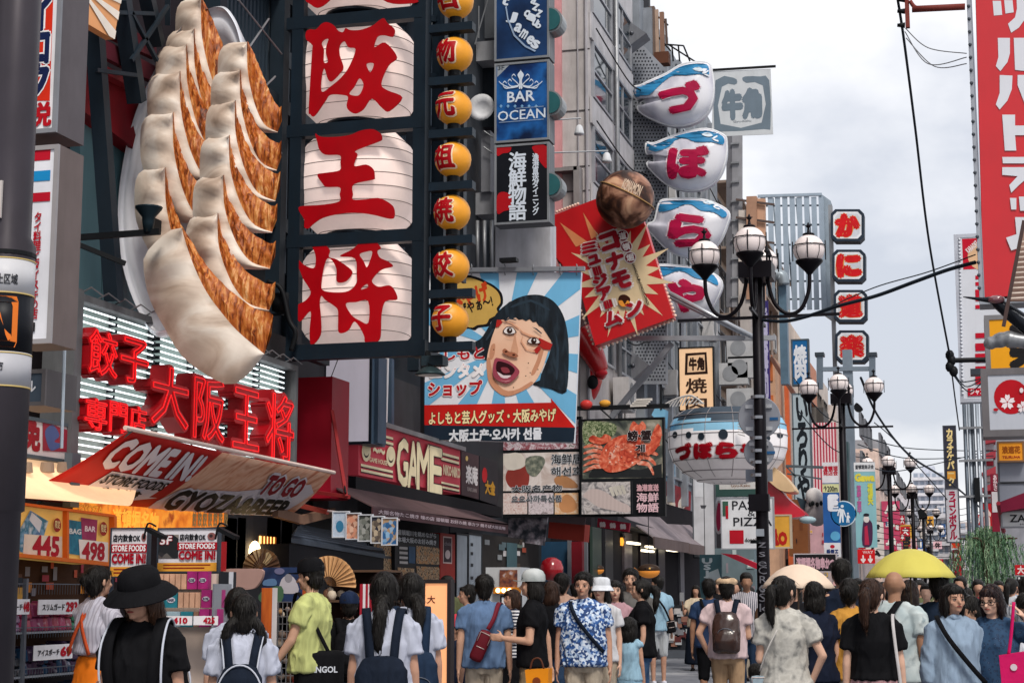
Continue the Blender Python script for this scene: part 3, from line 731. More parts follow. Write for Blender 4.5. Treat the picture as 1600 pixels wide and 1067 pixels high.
for k in range(16):
    y=NY0+.1+k*(NY1-NY0)/16;g.tube([(-7.3,y,NZ1+.05),(-7.15,y,NZ1+.12),(-7.1,y+.12,NZ1+.06)],.008,4);
obj('wire_hook',g,GREYM,ns,kind='stuff')
RB=mat('8e0c15',.4,var=.15);RG=mat('9c0c14',.4,emit=.10,var=.2);RN=mat('e0151a',.3,emit=.5,var=.05)
def _edges(Fc):
    E_={(f[i],f[(i+1)%len(f)]) for f in Fc for i in range(len(f))};return [(a,b) for a,b in E_ if (b,a) not in E_]
def box_letter(ch,x0,y0,x1,y1,depth=.17,X=-7.28,bold=.055):
    a=atX(x0,(y0+y1)/2,X+depth);b=atX(x1,(y0+y1)/2,X+depth);t=atX((x0+x1)/2,y0,X+depth).z;o=atX((x0+x1)/2,y1,X+depth).z
    cy,cz,w,h=(a.y+b.y)/2+.02,(t+o)/2,(b.y-a.y)*.92,(t-o)*.95
    A,Fc,L,sz=glyphs(ch,bold);g=G();V=[(x*w,y*h) for x,y in A];n=len(V)
    from collections import Counter
    ec=Counter();
    for f in Fc:
        for i in range(len(f)):ec[(f[i],f[(i+1)%len(f)])]+=1
    front=[(X+depth+l*.0006,cy+x,cz+y) for (x,y),l in zip(V,L)];back=[(X,cy+x,cz+y) for x,y in V]
    g.add(front,Fc,RG)
    sides=[(a_,b_,b_+n,a_+n) for (a_,b_) in ec if (b_,a_) not in ec]
    g.add(front+back,sides,RB)
    me=mkmesh('letter',g,None,False,(ns.location.x,ns.location.y,ns.location.z));o_=bpy.data.objects.new('letter',me);COL.objects.link(o_);o_.parent=ns
    g=G();A,Fc,L,sz=glyphs(ch,0);n0=len(A);bd=[e for e in _edges(Fc)]
    for a_,b_ in bd:g.bar((X+depth+.012,cy+A[a_][0]*w,cz+A[a_][1]*h),(X+depth+.012,cy+A[b_][0]*w,cz+A[b_][1]*h),.008,.008,RN)
    me=mkmesh('neon_outline',g,None,False,(ns.location.x,ns.location.y,ns.location.z));q=bpy.data.objects.new('neon_outline',me);COL.objects.link(q);q.parent=o_
for ch,b in (('餃',(134,516,182,588)),('子',(184,528,230,600)),('専',(128,622,165,672)),('門',(167,628,196,676)),('店',(198,634,226,680)),
              ('大',(232,572,294,668)),('阪',(298,588,350,690)),('王',(360,606,404,704)),('将',(412,614,458,722))):box_letter(ch,*b)
CHINA=mat('dadbe2',.25,var=.06,dirt=.18,spec=.6)
pl=thing('giant_plate','giant oval white plate holding two rows of dumplings','sign',tuple(atY(300,500,13.75)))
pc=[(345,18),(300,40),(262,95),(222,180),(200,270),(194,350),(204,430),(232,500),(262,520),(320,480),(380,360),(400,200),(385,80),(368,32)]
rim=crom(pc,8,True);YP=13.78;nr=len(rim)
cx_,cy_=300,270
g=G();rings=[]
for (k,dy) in ((1.0,.0),(1.015,.05),(.985,.10),(.93,.04),(.86,.12),(.7,.25),(.35,.3),(.02,.3)):
    rings.append([tuple(atY(cx_+(x-cx_)*k,cy_+(y-cy_)*k,YP)+Vector((0,-.12+dy*1.0,0))) for x,y in rim])
v=[p for r in rings for p in r];f=[(i*nr+k,i*nr+(k+1)%nr,(i+1)*nr+(k+1)%nr,(i+1)*nr+k) for i in range(len(rings)-1) for k in range(nr)]
g.add(v,f)
rings=[[tuple(atY(cx_+(x-cx_)*k-dx,cy_+(y-cy_)*(k if True else 1),YP)+Vector((0,-.12+dy,0))) for x,y in rim] for k,dy,dx in ((1.0,0,0),(1.02,.10,5),(1.02,.22,9),(.98,.36,8),(.8,.5,0),(.02,.52,0))]
v=[p for r in rings for p in r];f=[(i*nr+k,(i+1)*nr+k,(i+1)*nr+(k+1)%nr,i*nr+(k+1)%nr) for i in range(len(rings)-1) for k in range(nr)]
g.add(v,f);obj('plate',g,CHINA,pl,True)
DOUGH=ramp_mat(['8a7464','b8a291','d6c4b4','e6dace'],'noise',1.6,(1,1,2.2),rough=.55,bump=.5,lo=.25,hi=.62,dist=.6)
FRY=ramp_mat(['4a200e','7e3c16','a4541f','b86c30','cc8a4e','dcab78'],'noise',9,(2.8,1,.45),rough=.45,bump=.5,lo=.30,hi=.72,dist=1.1)
OUT=[(284,356),(262,362),(234,388),(224,408),(232,462),(258,514),(290,562),(352,600),(384,588),(413,553)]
RID=[(284,357),(292,385),(304,418),(322,455),(345,487),(372,518),(413,553)]
INN=[(286,357),(300,378),(318,408),(345,440),(375,466),(402,484),(420,487),(427,493)]
def dumpling(ax,ay,tx,ty,cw,Y,seed,first=False):
    if first:OU,RI,IN=OUT,RID,INN
    else:
        q=lambda x,y:(ax+x*(tx if x>0 else cw),ay+y*ty)
        OU=[q(-.02,0),(ax-cw*.62,ay+2),(ax-cw*.92,ay+14),(ax-cw,ay+42),(ax-cw*.93,ay+85),(ax-cw*.5,ay+ty*.8),q(.05,1.02),q(.55,1.05),q(.95,1.05)]
        RI=[q(0,.0),q(.0,.16),q(.02,.34),q(.12,.55),q(.30,.78),q(.56,.96),q(.96,1.04)]
        IN=[q(.02,-.01),q(.05,.10),q(.11,.22),q(.27,.42),q(.50,.60),q(.80,.72),q(1.00,.76),q(1.08,.73)] if seed%10 else [q(.02,-.01),q(.20,.12),q(.38,.28),q(.58,.46),q(.76,.62),q(.92,.72),q(1.0,.76),q(1.08,.74)]
    def res(P,n=26):
        Q=crom(P,10);d=np.array(Q);L=np.concatenate([[0],np.cumsum(np.hypot(*np.diff(d,axis=0).T))]);t=np.linspace(0,L[-1],n)
        return np.stack([np.interp(t,L,d[:,0]),np.interp(t,L,d[:,1])],1)
    o,r,i=res(OU),res(RI),res(IN);n=len(o);g=G();A=9;B=7;rows=[]
    for k in range(n):
        t=k/(n-1);row=[];e=1-t*.75
        for a in range(A+1):
            s=a/A;q=o[k]*(1-s)+r[k]*s;dep=e*(.24*(1-s)**2.2-.07*math.sin(math.pi*s)*(1+.5*math.sin(t*34+seed+s*2.5)))
            row.append(tuple(atY(q[0],q[1],Y+dep+.012*math.sin(t*22+seed*2)*(1-s))))
        for b in range(1,B+1):
            s=b/B;q=r[k]*(1-s)+i[k]*s;dep=e*.09*s-.02*math.sin(math.pi*s)+.014*math.sin(t*30+b*2+seed)
            if 3<k<n-2:q=q+np.array([math.sin(k*2.1+seed),math.cos(k*1.3+seed)])*(.5 if b==B else .2)
            row.append(tuple(atY(q[0],q[1],Y+dep)))
        rows.append(row)
    m=A+B+1;v=[p for rr in rows for p in rr];W_=lambda x:[(k*m+a,(k+1)*m+a,(k+1)*m+a+1,k*m+a+1) for k in range(n-1) for a in x]
    base=len(v);v+=[tuple(Vector(rows[k][-1]).lerp(Vector(rows[k][0]),.5)+Vector((0,.05,0))) for k in range(n)]
    fb=[(k*m+m-1,(k+1)*m+m-1,base+k+1,base+k) for k in range(n-1)]+[(base+k,base+k+1,(k+1)*m,k*m) for k in range(n-1)]
    g.add(v,[],DOUGH);g.mi(FRY)
    for q in W_(range(A)):g.f.append(q);g.m.append(0)
    for q in W_(range(A,A+B))+fb:g.f.append(q);g.m.append(1)
    ob=obj('dumpling',g,None,pl,True);sharp(ob,62)
    if first:ob['label']='largest dumpling lying across the bottom of the plate'
for k,(x,y,c) in enumerate([(314,-2,40),(303,46,45),(291,70,48),(281,112,51),(270,176,51),(258,262,48)]):dumpling(x,y,62,165,c,13.62-k*.08,k)
for k,(x,y,tx,ty,c) in enumerate([(386,66,50,135,46),(375,110,60,150,46),(367,158,66,150,46),(358,212,70,145,46),(349,274,76,140,48),(340,334,84,145,50)]):dumpling(x,y,tx,ty,c,13.08-k*.08,k+10)
dumpling(284,358,142,138,60,12.45,31,True)
sp=thing('spotlight','black spotlight on a long arm in front of the plate rim','lamp',tuple(atY(232,365,12.7)))
Y=12.2;P_=lambda x,y,d=0:atY(x,y,Y+d)
obj('arm',G().bar(P_(112,372),P_(250,362),.035,.05).bar(P_(112,378,.3),P_(196,412,.5),.04),BLACK,sp)
c=P_(232,345);obj('lamp_housing',G().lathe([(.035,-.10),(.05,-.02),(.055,.03),(.11,.10),(.115,.115),(.04,.112)],c,16),mat('1d2b33',.35,.3),sp,True)
obj('ballast_box',G().box(P_(236,340,.06),P_(252,362,.2)),BLACK,sp)
YL=17.0
lf=thing('lantern_frame','dark steel frame carrying the giant paper lanterns','frame',tuple(atY(552,556,YL)))
SL=mat('1e2a35',.45,.4,var=.15,dirt=.35)
def vb(x,w,y0,y1,Y=YL,name='post',d=.12,m=SL):
    a=atY(x,(y0+y1)/2,Y);obj(name,G().box((a.x-w/2,Y,atY(x,y1,Y).z),(a.x+w/2,Y+d,atY(x,y0,Y).z)),m,lf)
def hb(x0,x1,y,h,Y=YL,name='beam',d=.12,m=SL):
    a,b=atY(x0,y,Y),atY(x1,y,Y);z=atY((x0+x1)/2,y,Y).z;obj(name,G().box((a.x,Y-.004,z-h/2),(b.x,Y+d,z+h/2)),m,lf)
vb(461,.14,-40,556);vb(654,.14,-40,556,d=.2);vb(447,.09,-40,545,YL+1.0);vb(640,.09,-40,556,YL+.9);vb(682,.12,-40,545,YL+.3)
for y in (28,198,372):hb(448,660,y,.14);hb(440,650,y+10,.10,YL+1.0)
hb(446,664,547,.17)
for y in (28,198,372,548):
    for x in (461,654):a=atY(x,y,YL+.06);obj('beam',G().box((a.x-.05,YL+.125,a.z-.05),(a.x+.05,YL+.98,a.z+.05)),SL,lf)
for y in (30,120,205,290,380,460,540):a,b=atY(654,y,YL+.1),atY(686,y,YL+.35);obj('tie_plate',G().bar(a,b,.05,.07),SL,lf)
obj('gantry_arm',G().bar(atY(360,100,YL+.6),atY(452,94,YL+.6),.16,.2),SL,lf)
g=G();g.tube(crom([tuple(atY(*p,YL-.1)) for p in ((418,440),(440,452),(452,500),(462,520),(455,548))],5),.03,6);g.box(atY(425,458,YL-.05),atY(462,490,YL+.2));obj('cable_box',g,BLACK,lf,True)
PAPER=ramp_mat(['c3aaa2','dccbc6','e6dad8','e2d4d6'],'noise',1.1,(1,1,1.3),rough=.45,bump=.08,lo=.25,hi=.7)
PAPER_E=mat('e2cdc6',.42,var=.08,dirt=.12,emit=.26)
RIB=mat('8d7d78',.6,dirt=.3);ACR=mat('a00410',.3,var=.2,sc=1.5,spec=.3,emit=.06)
HALO=mat('cfc4cc',.15,var=.05)
def big_lantern(label,y0,y1,strokes,holes_of,x0=464,x1=652):
    xm,ym=(x0+x1)/2,(y0+y1)/2;a,b=atY(x0,ym,YL+.55),atY(x1,ym,YL+.55);z1,z0=atY(xm,y0+1,YL+.5).z,atY(xm,y1-1,YL+.5).z
    c=Vector(((a.x+b.x)/2,YL+.62,(z0+z1)/2));rx=(b.x-a.x)/2;hz=(z1-z0)/2
    root=thing('paper_lantern',label,'lantern',(c.x,c.y,z0),'giant paper lanterns in the steel frame')
    prof=[];N=8
    for k in range(N+1):
        t=-1+2*k/N;r=(1-abs(t)**2.5*.40);prof.append((r,t))
    g=G();pp=[]
    for k in range(len(prof)-1):
        (r0,t0),(r1,t1)=prof[k],prof[k+1]
        for j in range(5):s=j/5;pp.append((rx*(r0+(r1-r0)*s),hz*(t0+(t1-t0)*s)))
        pp.append((rx*r1*.9985,hz*(t0+(t1-t0)*.99)))
    pp.append((rx*prof[-1][0],hz));g.lathe(pp,c,48,power=.78,sy=.82);o=obj('paper_body',g,PAPER_E,root,True);sharp(o,30)
    for k in range(N+1):
        r,t=prof[k];g=G();q=[]
        for j in range(49):a_=2*math.pi*j/48;ct,st=math.cos(a_),math.sin(a_);q.append(c+Vector((math.copysign(abs(ct)**.78,ct)*rx*r*1.001,math.copysign(abs(st)**.78,st)*rx*r*.82*1.001,hz*t)))
        g.tube(q,.0045,4,ref=(0,0,1));obj('rib',g,RIB,root,True)
    for sgn in (-1,1):obj('lantern_ring',G().lathe([(rx*.5,0),(rx*.52,sgn*.03),(rx*.4,sgn*.06)],c+Vector((0,0,hz*sgn)),24),SL,root)
    yf=c.y-rx*.82-.02
    for k,st in enumerate(strokes):
        H=[h for i,h in holes_of if i==k];f=lambda P:[tuple(atY(x,y,yf)) for x,y in crom(P,4,True)]
        obj('character',G().prism(f(st),(0,.01,0),ACR,[f(h) for h in H]),ACR,root)
        ctr=np.mean(st,0);big=[tuple(np.array(p)+(np.array(p)-ctr)/max(1,np.linalg.norm(np.array(p)-ctr))*4) for p in st]
    return root
Z1=lambda P:[(440+x/4.85,0+y/4.85) for x,y in P];Z2=lambda P:[(440+x/4.85,180+y/4.85) for x,y in P];Z3=lambda P:[(440+x/4.85,350+y/4.85) for x,y in P]
big_lantern('giant white lantern cropped by the top edge, foot strokes of 大 in red',-140,22,[[(474,-130),(560,-135),(580,-100),(640,-105),(645,-75),(590,-60),(600,-20),(652,0),(640,6),(605,4),(575,-20),(545,-50),(520,-5),(500,12),(486,8),(478,-8),(520,-60),(480,-62),(476,-90),(530,-92)]],[])
big_lantern('giant white lantern with the many stroked red 阪, second from the top',35,193,[Z1([(185,300),(185,245),(215,225),(260,225),(300,185),(340,170),(390,190),(430,235),(465,245),(485,215),(520,230),(600,228),(690,195),(735,160),(775,140),(800,175),(850,215),(858,250),(840,282),(780,270),(735,275),(715,305),(705,360),(785,325),(875,435),(810,500),(755,635),(800,685),(915,740),(815,845),(760,820),(683,750),(620,830),(560,862),(510,840),(492,800),(503,740),(470,722),(370,720),(330,770),(250,880),(215,865),(205,820),(230,400),(232,345)])],
    [(0,Z1([(355,300),(340,345),(335,400),(350,470),(318,470),(320,380),(303,330),(330,300)])),(0,Z1([(475,315),(440,350),(440,420),(468,510),(440,560),(380,618),(350,600),(322,520),(302,600),(305,698),(380,650),(450,590),(510,510),(560,378),(505,360)])),(0,Z1([(698,484),(672,550),(642,487)])),(0,Z1([(588,596),(620,640),(600,705),(570,728),(512,712),(550,660)]))])
big_lantern('giant white lantern with the simple three bar red 王',206,366,[Z2([(255,140),(300,165),(420,165),(520,150),(600,118),(690,108),(750,140),(762,180),(740,200),(620,245),(555,275),(575,300),(550,385),(640,375),(695,410),(705,470),(690,490),(545,525),(540,600),(542,640),(640,638),(730,628),(800,655),(850,700),(855,770),(815,785),(690,755),(560,740),(430,750),(310,780),(235,830),(205,858),(172,850),(170,790),(130,720),(150,690),(300,680),(435,655),(440,600),(440,548),(340,545),(310,520),(270,452),(330,438),(440,418),(445,360),(440,305),(330,300),(285,260),(270,205)])],[])
big_lantern('lowest giant white lantern, with the red 将',378,545,[Z3([(200,100),(260,130),(330,160),(365,200),(358,250),(420,270),(525,345),(530,385),(490,432),(440,445),(415,425),(415,345),(385,280),(345,262),(320,330),(302,440),(310,500),(400,518),(505,508),(565,450),(568,380),(555,262),(440,245),(530,195),(590,140),(632,70),(690,110),(752,180),(725,205),(745,255),(810,285),(842,322),(760,345),(700,400),(685,440),(735,475),(815,465),(855,500),(875,570),(800,580),(772,610),(755,700),(750,850),(720,895),(665,912),(630,890),(625,850),(590,780),(548,740),(510,800),(465,825),(430,815),(428,720),(425,650),(390,615),(330,575),(300,545),(288,600),(298,720),(295,840),(235,918),(215,890),(212,800),(218,660),(135,740),(105,630),(180,580),(220,515),(165,420),(145,370),(100,250),(170,310),(240,335),(258,290),(250,215)])],
    [(0,Z3([(685,208),(672,270),(645,328),(620,280),(590,232),(630,212)])),(0,Z3([(648,455),(652,480),(600,497),(620,470)])),(0,Z3([(655,585),(657,748),(590,730),(530,690),(485,605),(560,592)]))])
YEL=mat('e59a25',.45,var=.10,sc=5,spec=.4,emit=.04);DRED=mat('a80c18',.4);OFF=mat('efd9b8',.5)
ch=['名','物','元','祖','焼','餃','子'];ys=[3,86,169,250,333,417,500]
YS=16.6
for k,(c_,y) in enumerate(zip(ch,ys)):
    x=712-k*1.4;c=atY(x,y,YS+.2);r=30*(YS*1.05)/F
    root=thing('yellow_lantern','small round yellow lantern marked %s, %s in the column'%(c_,['topmost','second from the top','third from the top','fourth from the top','third from the bottom','second from the bottom','lowest'][k]),'lantern',(c.x,c.y,c.z-r),'small yellow lanterns in a column')
    pr=[(max(.02,r*math.cos(R(a)))*(1-.012*(i%2)),r*.97*math.sin(R(a))) for i,a in enumerate(range(-80,81,8))]
    o=obj('paper_body',G().lathe(pr,c,28),YEL,root,True)
    for sg in (-1,1):obj('cap',G().lathe([(r*.34,0),(r*.34,sg*.06)],c+Vector((0,0,sg*r*.93)),14),BLACK,root)
    fn=lambda u,v,d:c+Vector((u,-math.sqrt(max(.001,(r*1.004+d)**2-u*u-v*v)),v)) if True else None
    rot=Matrix.Rotation(R(-18),3,'Z')
    fn2=lambda u,v,d:c+rot @ (fn(u,v,d)-c)
    g=G();text_on(g,c_,fn2,OFF,.075,.006,2,w=r*1.16,h=r*1.28);text_on(g,c_,fn2,DRED,.035,.012,2,w=r*1.16,h=r*1.28)
    me=mkmesh('lettering',g,None,False,tuple(root.location));o=bpy.data.objects.new('lettering',me);COL.objects.link(o);o.parent=root
    obj('hook',G().tube([c+Vector((0,0,r*.95)),c+Vector((0,0,r*1.4))],.008,6),BLACK,root)
for y in (48,130,212,294,378,461,543):
    a,b=atY(672,y,YS+.1),atY(740,y-3,YS+.1);obj('lantern_bracket',G().box((a.x,YS+.05,a.z-.045),(b.x,YS+.18,a.z+.045)),SL,lf)
vb(690,.05,-30,548,YS+.45);vb(722,.04,-30,440,YS+.6)
s_=thing('floodlight','round green floodlight hanging at the lower right of the lantern frame','lamp',tuple(atY(675,586,16.8)))
c=atY(672,584,16.8);obj('lamp_shade',G().lathe([(.04,.08),(.09,.06),(.16,0),(.165,-.012),(.02,-.015)],c,20),mat('2c3b3e',.4,.3),s_,True);obj('lens',G().lathe([(.13,-.018),(.01,-.022)],c,18),mat('cfd6d6',.3),s_);obj('bracket',G().bar(c+Vector((0,0,.07)),atY(668,550,16.95),.05),BLACK,s_)
obj('ballast_box',G().box(c+Vector((-.10,0,.09)),c+Vector((.14,.15,.20))),mat('26333a',.5),s_)
S=Sign('striped_flag_sign','green and white striped sign with red flame characters between dumplings and lanterns','sign','Y',18.3,(404,405,443,560),mat('c4ccca',.5),.1)
for k in range(3):S.poly([(406+k*13,405),(413+k*13,405),(405+k*13,560),(398+k*13+1,560)] if k else [(406,405),(412,405),(406,480)],mat('3f7a62',.5),'green_stripe')
S.text('炎',(421,420,440,446),mat('b01822',.5),.06);S.text('焼',(416,450,432,474),mat('b01822',.5),.06);S.done()
OR=mat('e0702a',.5,var=.08)
st1=block('drugstore','drugstore front with shelves and a warm lit ceiling at the left edge',-12,-7.72,6,12.9,4.5,mat('3a3030',.8))
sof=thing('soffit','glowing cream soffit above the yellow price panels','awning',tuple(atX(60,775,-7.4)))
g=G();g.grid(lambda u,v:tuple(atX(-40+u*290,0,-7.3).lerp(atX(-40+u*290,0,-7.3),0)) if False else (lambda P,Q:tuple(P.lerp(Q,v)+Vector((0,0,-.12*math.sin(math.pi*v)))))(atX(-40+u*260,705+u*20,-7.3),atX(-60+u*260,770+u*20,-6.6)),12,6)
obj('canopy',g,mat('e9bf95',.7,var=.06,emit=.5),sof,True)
for x in (40,74,100):a=atX(x,722,-7.15);obj('downlight',G().lathe([(.05,0),(.06,-.08),(.045,-.085)],a,12),mat('7a6858',.5,emit=.3),sof)
a=atX(112,712,-7.1);obj('bracket',G().box(a+Vector((-.03,-.06,-.42)),a+Vector((.04,.08,.02))),mat('5d6a72',.5,.3),sof)
S=Sign('tax_free_sign','red and white duty free sign 免 behind clear plastic above the soffit','sign','X',-7.2,(22,652,108,706),mat('cfc6c4',.5),.1,frame=mat('4b555c',.5))
S.text('免',(38,656,62,702),mat('8f1a24',.5),.06);S.poly([(66,658),(106,672),(106,706),(66,704)],mat('8d2a3a',.5));S.poly([(70,672),(82,664),(92,680),(84,690),(98,694),(80,704),(72,690)],mat('4a5a88',.5),curve=4);S.done()
S=Sign('gray_box_sign','grey box sign ending in ル beside the clear duct','sign','Y',10.5,(18,584,66,628),mat('4a5562',.5),.42,frame=mat('6c6768',.5,dirt=.3),body=mat('5a5658',.5,dirt=.3));S.text('ビル',(28,594,56,612),mat('e5e5ea',.4),.03);S.done()
S=Sign('drugstore_sign','upper left vertical sign with blue outlined letters on red and 税','sign','Y',9.3,(36,-70,88,202),mat('e6e4e8',.45),.34,frame=mat('84868c',.4),body=mat('5c565a',.5,dirt=.25))
S.poly([(36,-70),(86,-70),(78,158),(36,158)],mat('d8321c',.45));S.text('ダイコク',(44,-60,82,152),mat('17244e',.5),.06,vert=True,outline=mat('f2eef0',.5),ob=.10);S.text('税',(42,162,80,198),mat('b01220',.5),.04);S.done()
S=Sign('thai_restaurant_sign','white vertical sign with flag stripes and タイスキの店 B1','sign','Y',9.2,(28,236,80,530),mat('e3e3ea',.45),.30,frame=mat('9a9698',.4),body=mat('6c605e',.5,dirt=.3))
for a,b,c in ((236,252,'b8182c'),(268,284,'1f88c2'),(302,316,'b8182c')):S.rect(29,a,79,b,mat(c,.5))
S.text('タイ料理とタイスキの店',(51,332,63,498),mat('b0182a',.5),.03,vert=True);S.text('クルア',(30,318,42,460),mat('2a7ab8',.5),.05,vert=True);S.text('B1',(40,505,55,518),mat('26262c',.5),.04);S.done()
obj('clear_duct',G().tube([atY(103,470,10.3),atY(96,700,10.3)],.012,6),mat('b9c3cc',.2,.3),label='thin clear duct running down left of the neon sign',cat='pipe')
PY=-6.95
S=Sign('price_banner','yellow lit price banner reading 445 and 498 above the drugstore shelves','sign','X',PY,(8,786,172,864),mat('e2b45e',.5,emit=.12,var=.12,sc=4),.35,pts=[(-20,783),(172,808),(172,881),(-20,862)])
S.poly([(-20,779),(172,804),(172,808),(-20,783)],OR,'frame',.05);S.poly([(-20,860),(172,879),(172,885),(-20,866)],OR,'frame',.05);S.poly([(97,796),(100,797),(100,875),(97,875)],OR,'frame',.04);S.poly([(17,787),(20,787),(20,866),(17,866)],OR,'frame',.04);S.poly([(169,806),(173,806),(173,884),(169,884)],OR,'frame',.05)
S.poly([(46,797),(74,814),(66,840),(52,866),(30,862),(23,838)],ramp_mat(['3b5f8c','7fa5c4','2c6f8a','c9d6df'],'noise',9),'pack_picture');S.poly([(48,800),(64,814),(60,832),(44,812)],mat('d5dbe4',.5))
S.poly([(36,834),(95,838),(95,872),(34,866)],mat('ead9c6',.5));S.text('445',(50,838,90,868),mat('b0182c',.5),.045)
S.poly([(102,811),(128,815),(128,868),(101,864)],ramp_mat(['1d5c7c','2b7f98','174a6c'],'noise',9),'pack_picture');S.poly([(124,808),(150,812),(148,845),(126,842)],ramp_mat(['8e2050','a83a66'],'noise',9),'pack_picture')
S.text('BAG',(106,826,124,834),mat('dfe6ea',.5),.04);S.text('BAR',(130,822,146,830),mat('f0d8e0',.5),.04)
S.poly([(120,842),(166,847),(166,878),(122,872)],mat('efe6df',.5));S.text('498',(126,848,160,874),mat('b0182c',.5),.045)
for x,y in ((86,820),(158,826)):S.disc(x,y,6,11,mat('9c2a22',.5));S.text('限定',(x-4,y-7,x+4,y+5),mat('f0d9a0',.5),.02)
S.disc(10,846,6,14,mat('b0182c',.5));S.done()
XS=-6.98
sh=thing('store_shelf','wire shelving packed with cosmetics pouches left of the apron woman','shelf',tuple(atX(70,1060,XS)))
sy0,sy1=Yp(-20,XS),Yp(160,XS)
WIRE=mat('6c727c',.35,.5)
zs=[atX(80,y,XS).z for y in (908,975,1038,1100)]
for y in (Yp(48,XS),Yp(-18,XS),Yp(158,XS)):obj('upright',G().box((XS-.03,y-.015,-.02),(XS,y+.015,zs[0]+.02)),WIRE,sh)
for i,z in enumerate(zs):
    obj('shelf_board',G().box((XS-.45,sy0,z-.40),(XS-.02,sy1,z-.385)),mat('8a8f98',.5,.2),sh)
    g=G()
    for k in range(44):y=sy0+(sy1-sy0)*k/43;g.bar((XS-.02,y,z-.02),(XS-.02,y,z-.10),.0025)
    g.bar((XS-.02,sy0,z-.02),(XS-.02,sy1,z-.02),.008);obj('wire_front',g,WIRE,sh,kind='stuff')
obj('back_panel',G().box((XS-.6,sy0-.3,0),(XS-.5,sy1,zs[0]+.6)),mat('33262a',.8),sh)
goods=[['b08ab0','c9b6cf','8d6a98'],['b3456a','a84a5c','3f8a68','8c3a60'],['3a302e','504440','2a3038','4a4a58'],['262c48','3c2c44','2a4a6a'],['2c6a78','8a2848','3a86a0']]
nn=0
for i,z in enumerate(zs[:4]):
    k=0;y=sy0+.05
    while y<sy1-.06:
        w=random.uniform(.055,.10);hh=random.uniform(.10,.20);pal=goods[[(0,1),(2,3),(4,3),(2,4)][i][0 if y<Yp(48,XS) else 1]];c=random.choice(pal)
        for lv in range(2 if i != 1 else 2):
            h2=hh*.62;z0=z-.385+lv*(h2+.004)
            g=G();g.box((XS-.22,y,z0),(XS-.05,y+w,z0+h2));g.v=[(p[0]-(.02 if j%2 else 0),p[1],p[2]) for j,p in enumerate(g.v)]
            o=obj('pouch',g,ramp_mat([c,c,'d8d0d8'],'noise',18,rough=.25,seed=nn%5,lo=.35,hi=.85),sh);bvm=o.modifiers.new('b','BEVEL');bvm.width=.012;bvm.segments=1
            nn+=1
        y+=w+.006
for i,(x,t,p,xw) in enumerate(((16,'ポーチ','448',32),(62,'スリムガード','293',62),(4,'ミニ','',20),(55,'アイスポーチ','69',60),(2,'バッグ','',20))):
    yy=(960,960,1032,1032,1090)[i];a,b=atX(x,yy,XS+.02),atX(x+xw,yy,XS+.02);h=.115
    g=G();g.box((XS,a.y,a.z),(XS+.008,b.y,a.z+h));tg=obj('price_tag',g,mat('e3e3e8',.5),sh)
    g=G();fn=lambda u,v,d:Vector((XS+.010+d,a.y+(b.y-a.y)*.36+u,a.z+h*.5+v));text_on(g,t,fn,mat('33333a',.5),.03,.001,w=(b.y-a.y)*.55,h=h*.42)
    fn=lambda u,v,d:Vector((XS+.010+d,a.y+(b.y-a.y)*.82+u,a.z+h*.5+v))
    if p:text_on(g,p,fn,mat('b0182c',.5),.06,.001,w=(b.y-a.y)*.28,h=h*.6)
    me=mkmesh('lettering',g,None,False,tuple(sh.location));o=bpy.data.objects.new('lettering',me);COL.objects.link(o);o.parent=tg
S=Sign('shop_interior_wall','dim brown wall with hanging packets behind the top of the wire shelf','wall','X',-7.3,(-20,868,180,1060),mat('4a3326',.8),.1)
for k in range(34):u,v=random.random(),random.random()*.32;S.frect(u,v,u+random.uniform(.02,.06),v+random.uniform(.05,.12),mat(random.choice(['d98a2c','6b4a3a','e0b25a','a83a4a','8d8d98','3f2f33','c4583a','2f3a4a']),.4),'packet')
S.done()
def store_sign(lab,x0,x1,y0,y1,pre=''):
    S=Sign('menu_sign',lab,'sign','Y',12.0,(x0,y0,x1,y1),mat('dcdbe3',.45),.05,frame=mat('39404a',.5),fw=.01)
    H=y1-y0;W_=x1-x0
    u0=.04 if pre=='' else .36
    if pre:S.frect(.0,.13,.34,.70,ramp_mat(['1f2226','5a5250','8d8680','2c2c30'],'cell',14));S.ftext('3F',(.03,.17,.22,.36),mat('e5e2e6',.5),.03,outline=mat('b0182c',.5))
    S.ftext('店内飲食OK',(u0,.12,.80,.27),mat('24262c',.5),.04);S.fdisc(.9,.18,.07,.09,mat('8a5a58',.5));S.fdisc(.89,.17,.03,.04,mat('3a2e30',.5))
    S.frect(u0-.03,.32,1,.50,mat('ad1426',.5));S.ftext('STORE FOODS',(u0,.35,.96,.47),mat('eeecf0',.5),.04);S.ftext('COME IN!',(u0,.53,.97,.72),mat('a01226',.5),.06)
    S.frect(0,.80,1,1,mat('e2a03a',.5));S.frect(.1,.84,.9,.87,mat('8d2c22',.5));S.frect(.1,.91,.8,.94,mat('8d2c22',.5));S.done()
store_sign('left STORE FOODS COME IN notice board under the red banner',174,230,826,900)
store_sign('right STORE FOODS COME IN notice with a 3F photo strip',248,340,826,892,'3F')
for lab,x in (('clip lamp above the left notice board',226),('clip lamp above the right notice board',338)):
    r_=thing('clip_lamp',lab,'lamp',tuple(atY(x+8,838,11.8)));P2=atY(x+10,830,11.8);obj('lamp_head',G().bar(P2+Vector((-.03,0,.02)),P2+Vector((.12,0,-.05)),.09,.03),BLACK,r_);obj('arm',G().tube(crom([tuple(P2+Vector((-.06,0,-.06))),tuple(P2+Vector((-.03,0,.06))),tuple(P2+Vector((.04,0,.04)))],4),.008,6),BLACK,r_,True)
rk=thing('box_rack','sloped rack of magenta and teal cosmetic boxes beside the schoolgirl','rack',tuple(atY(290,1000,11.3)))
YB=11.3
cols={'p':'9c2c6e','c':'c79a80','t':'2c7684','g':'8fa3ad','l':'8d6a58'}
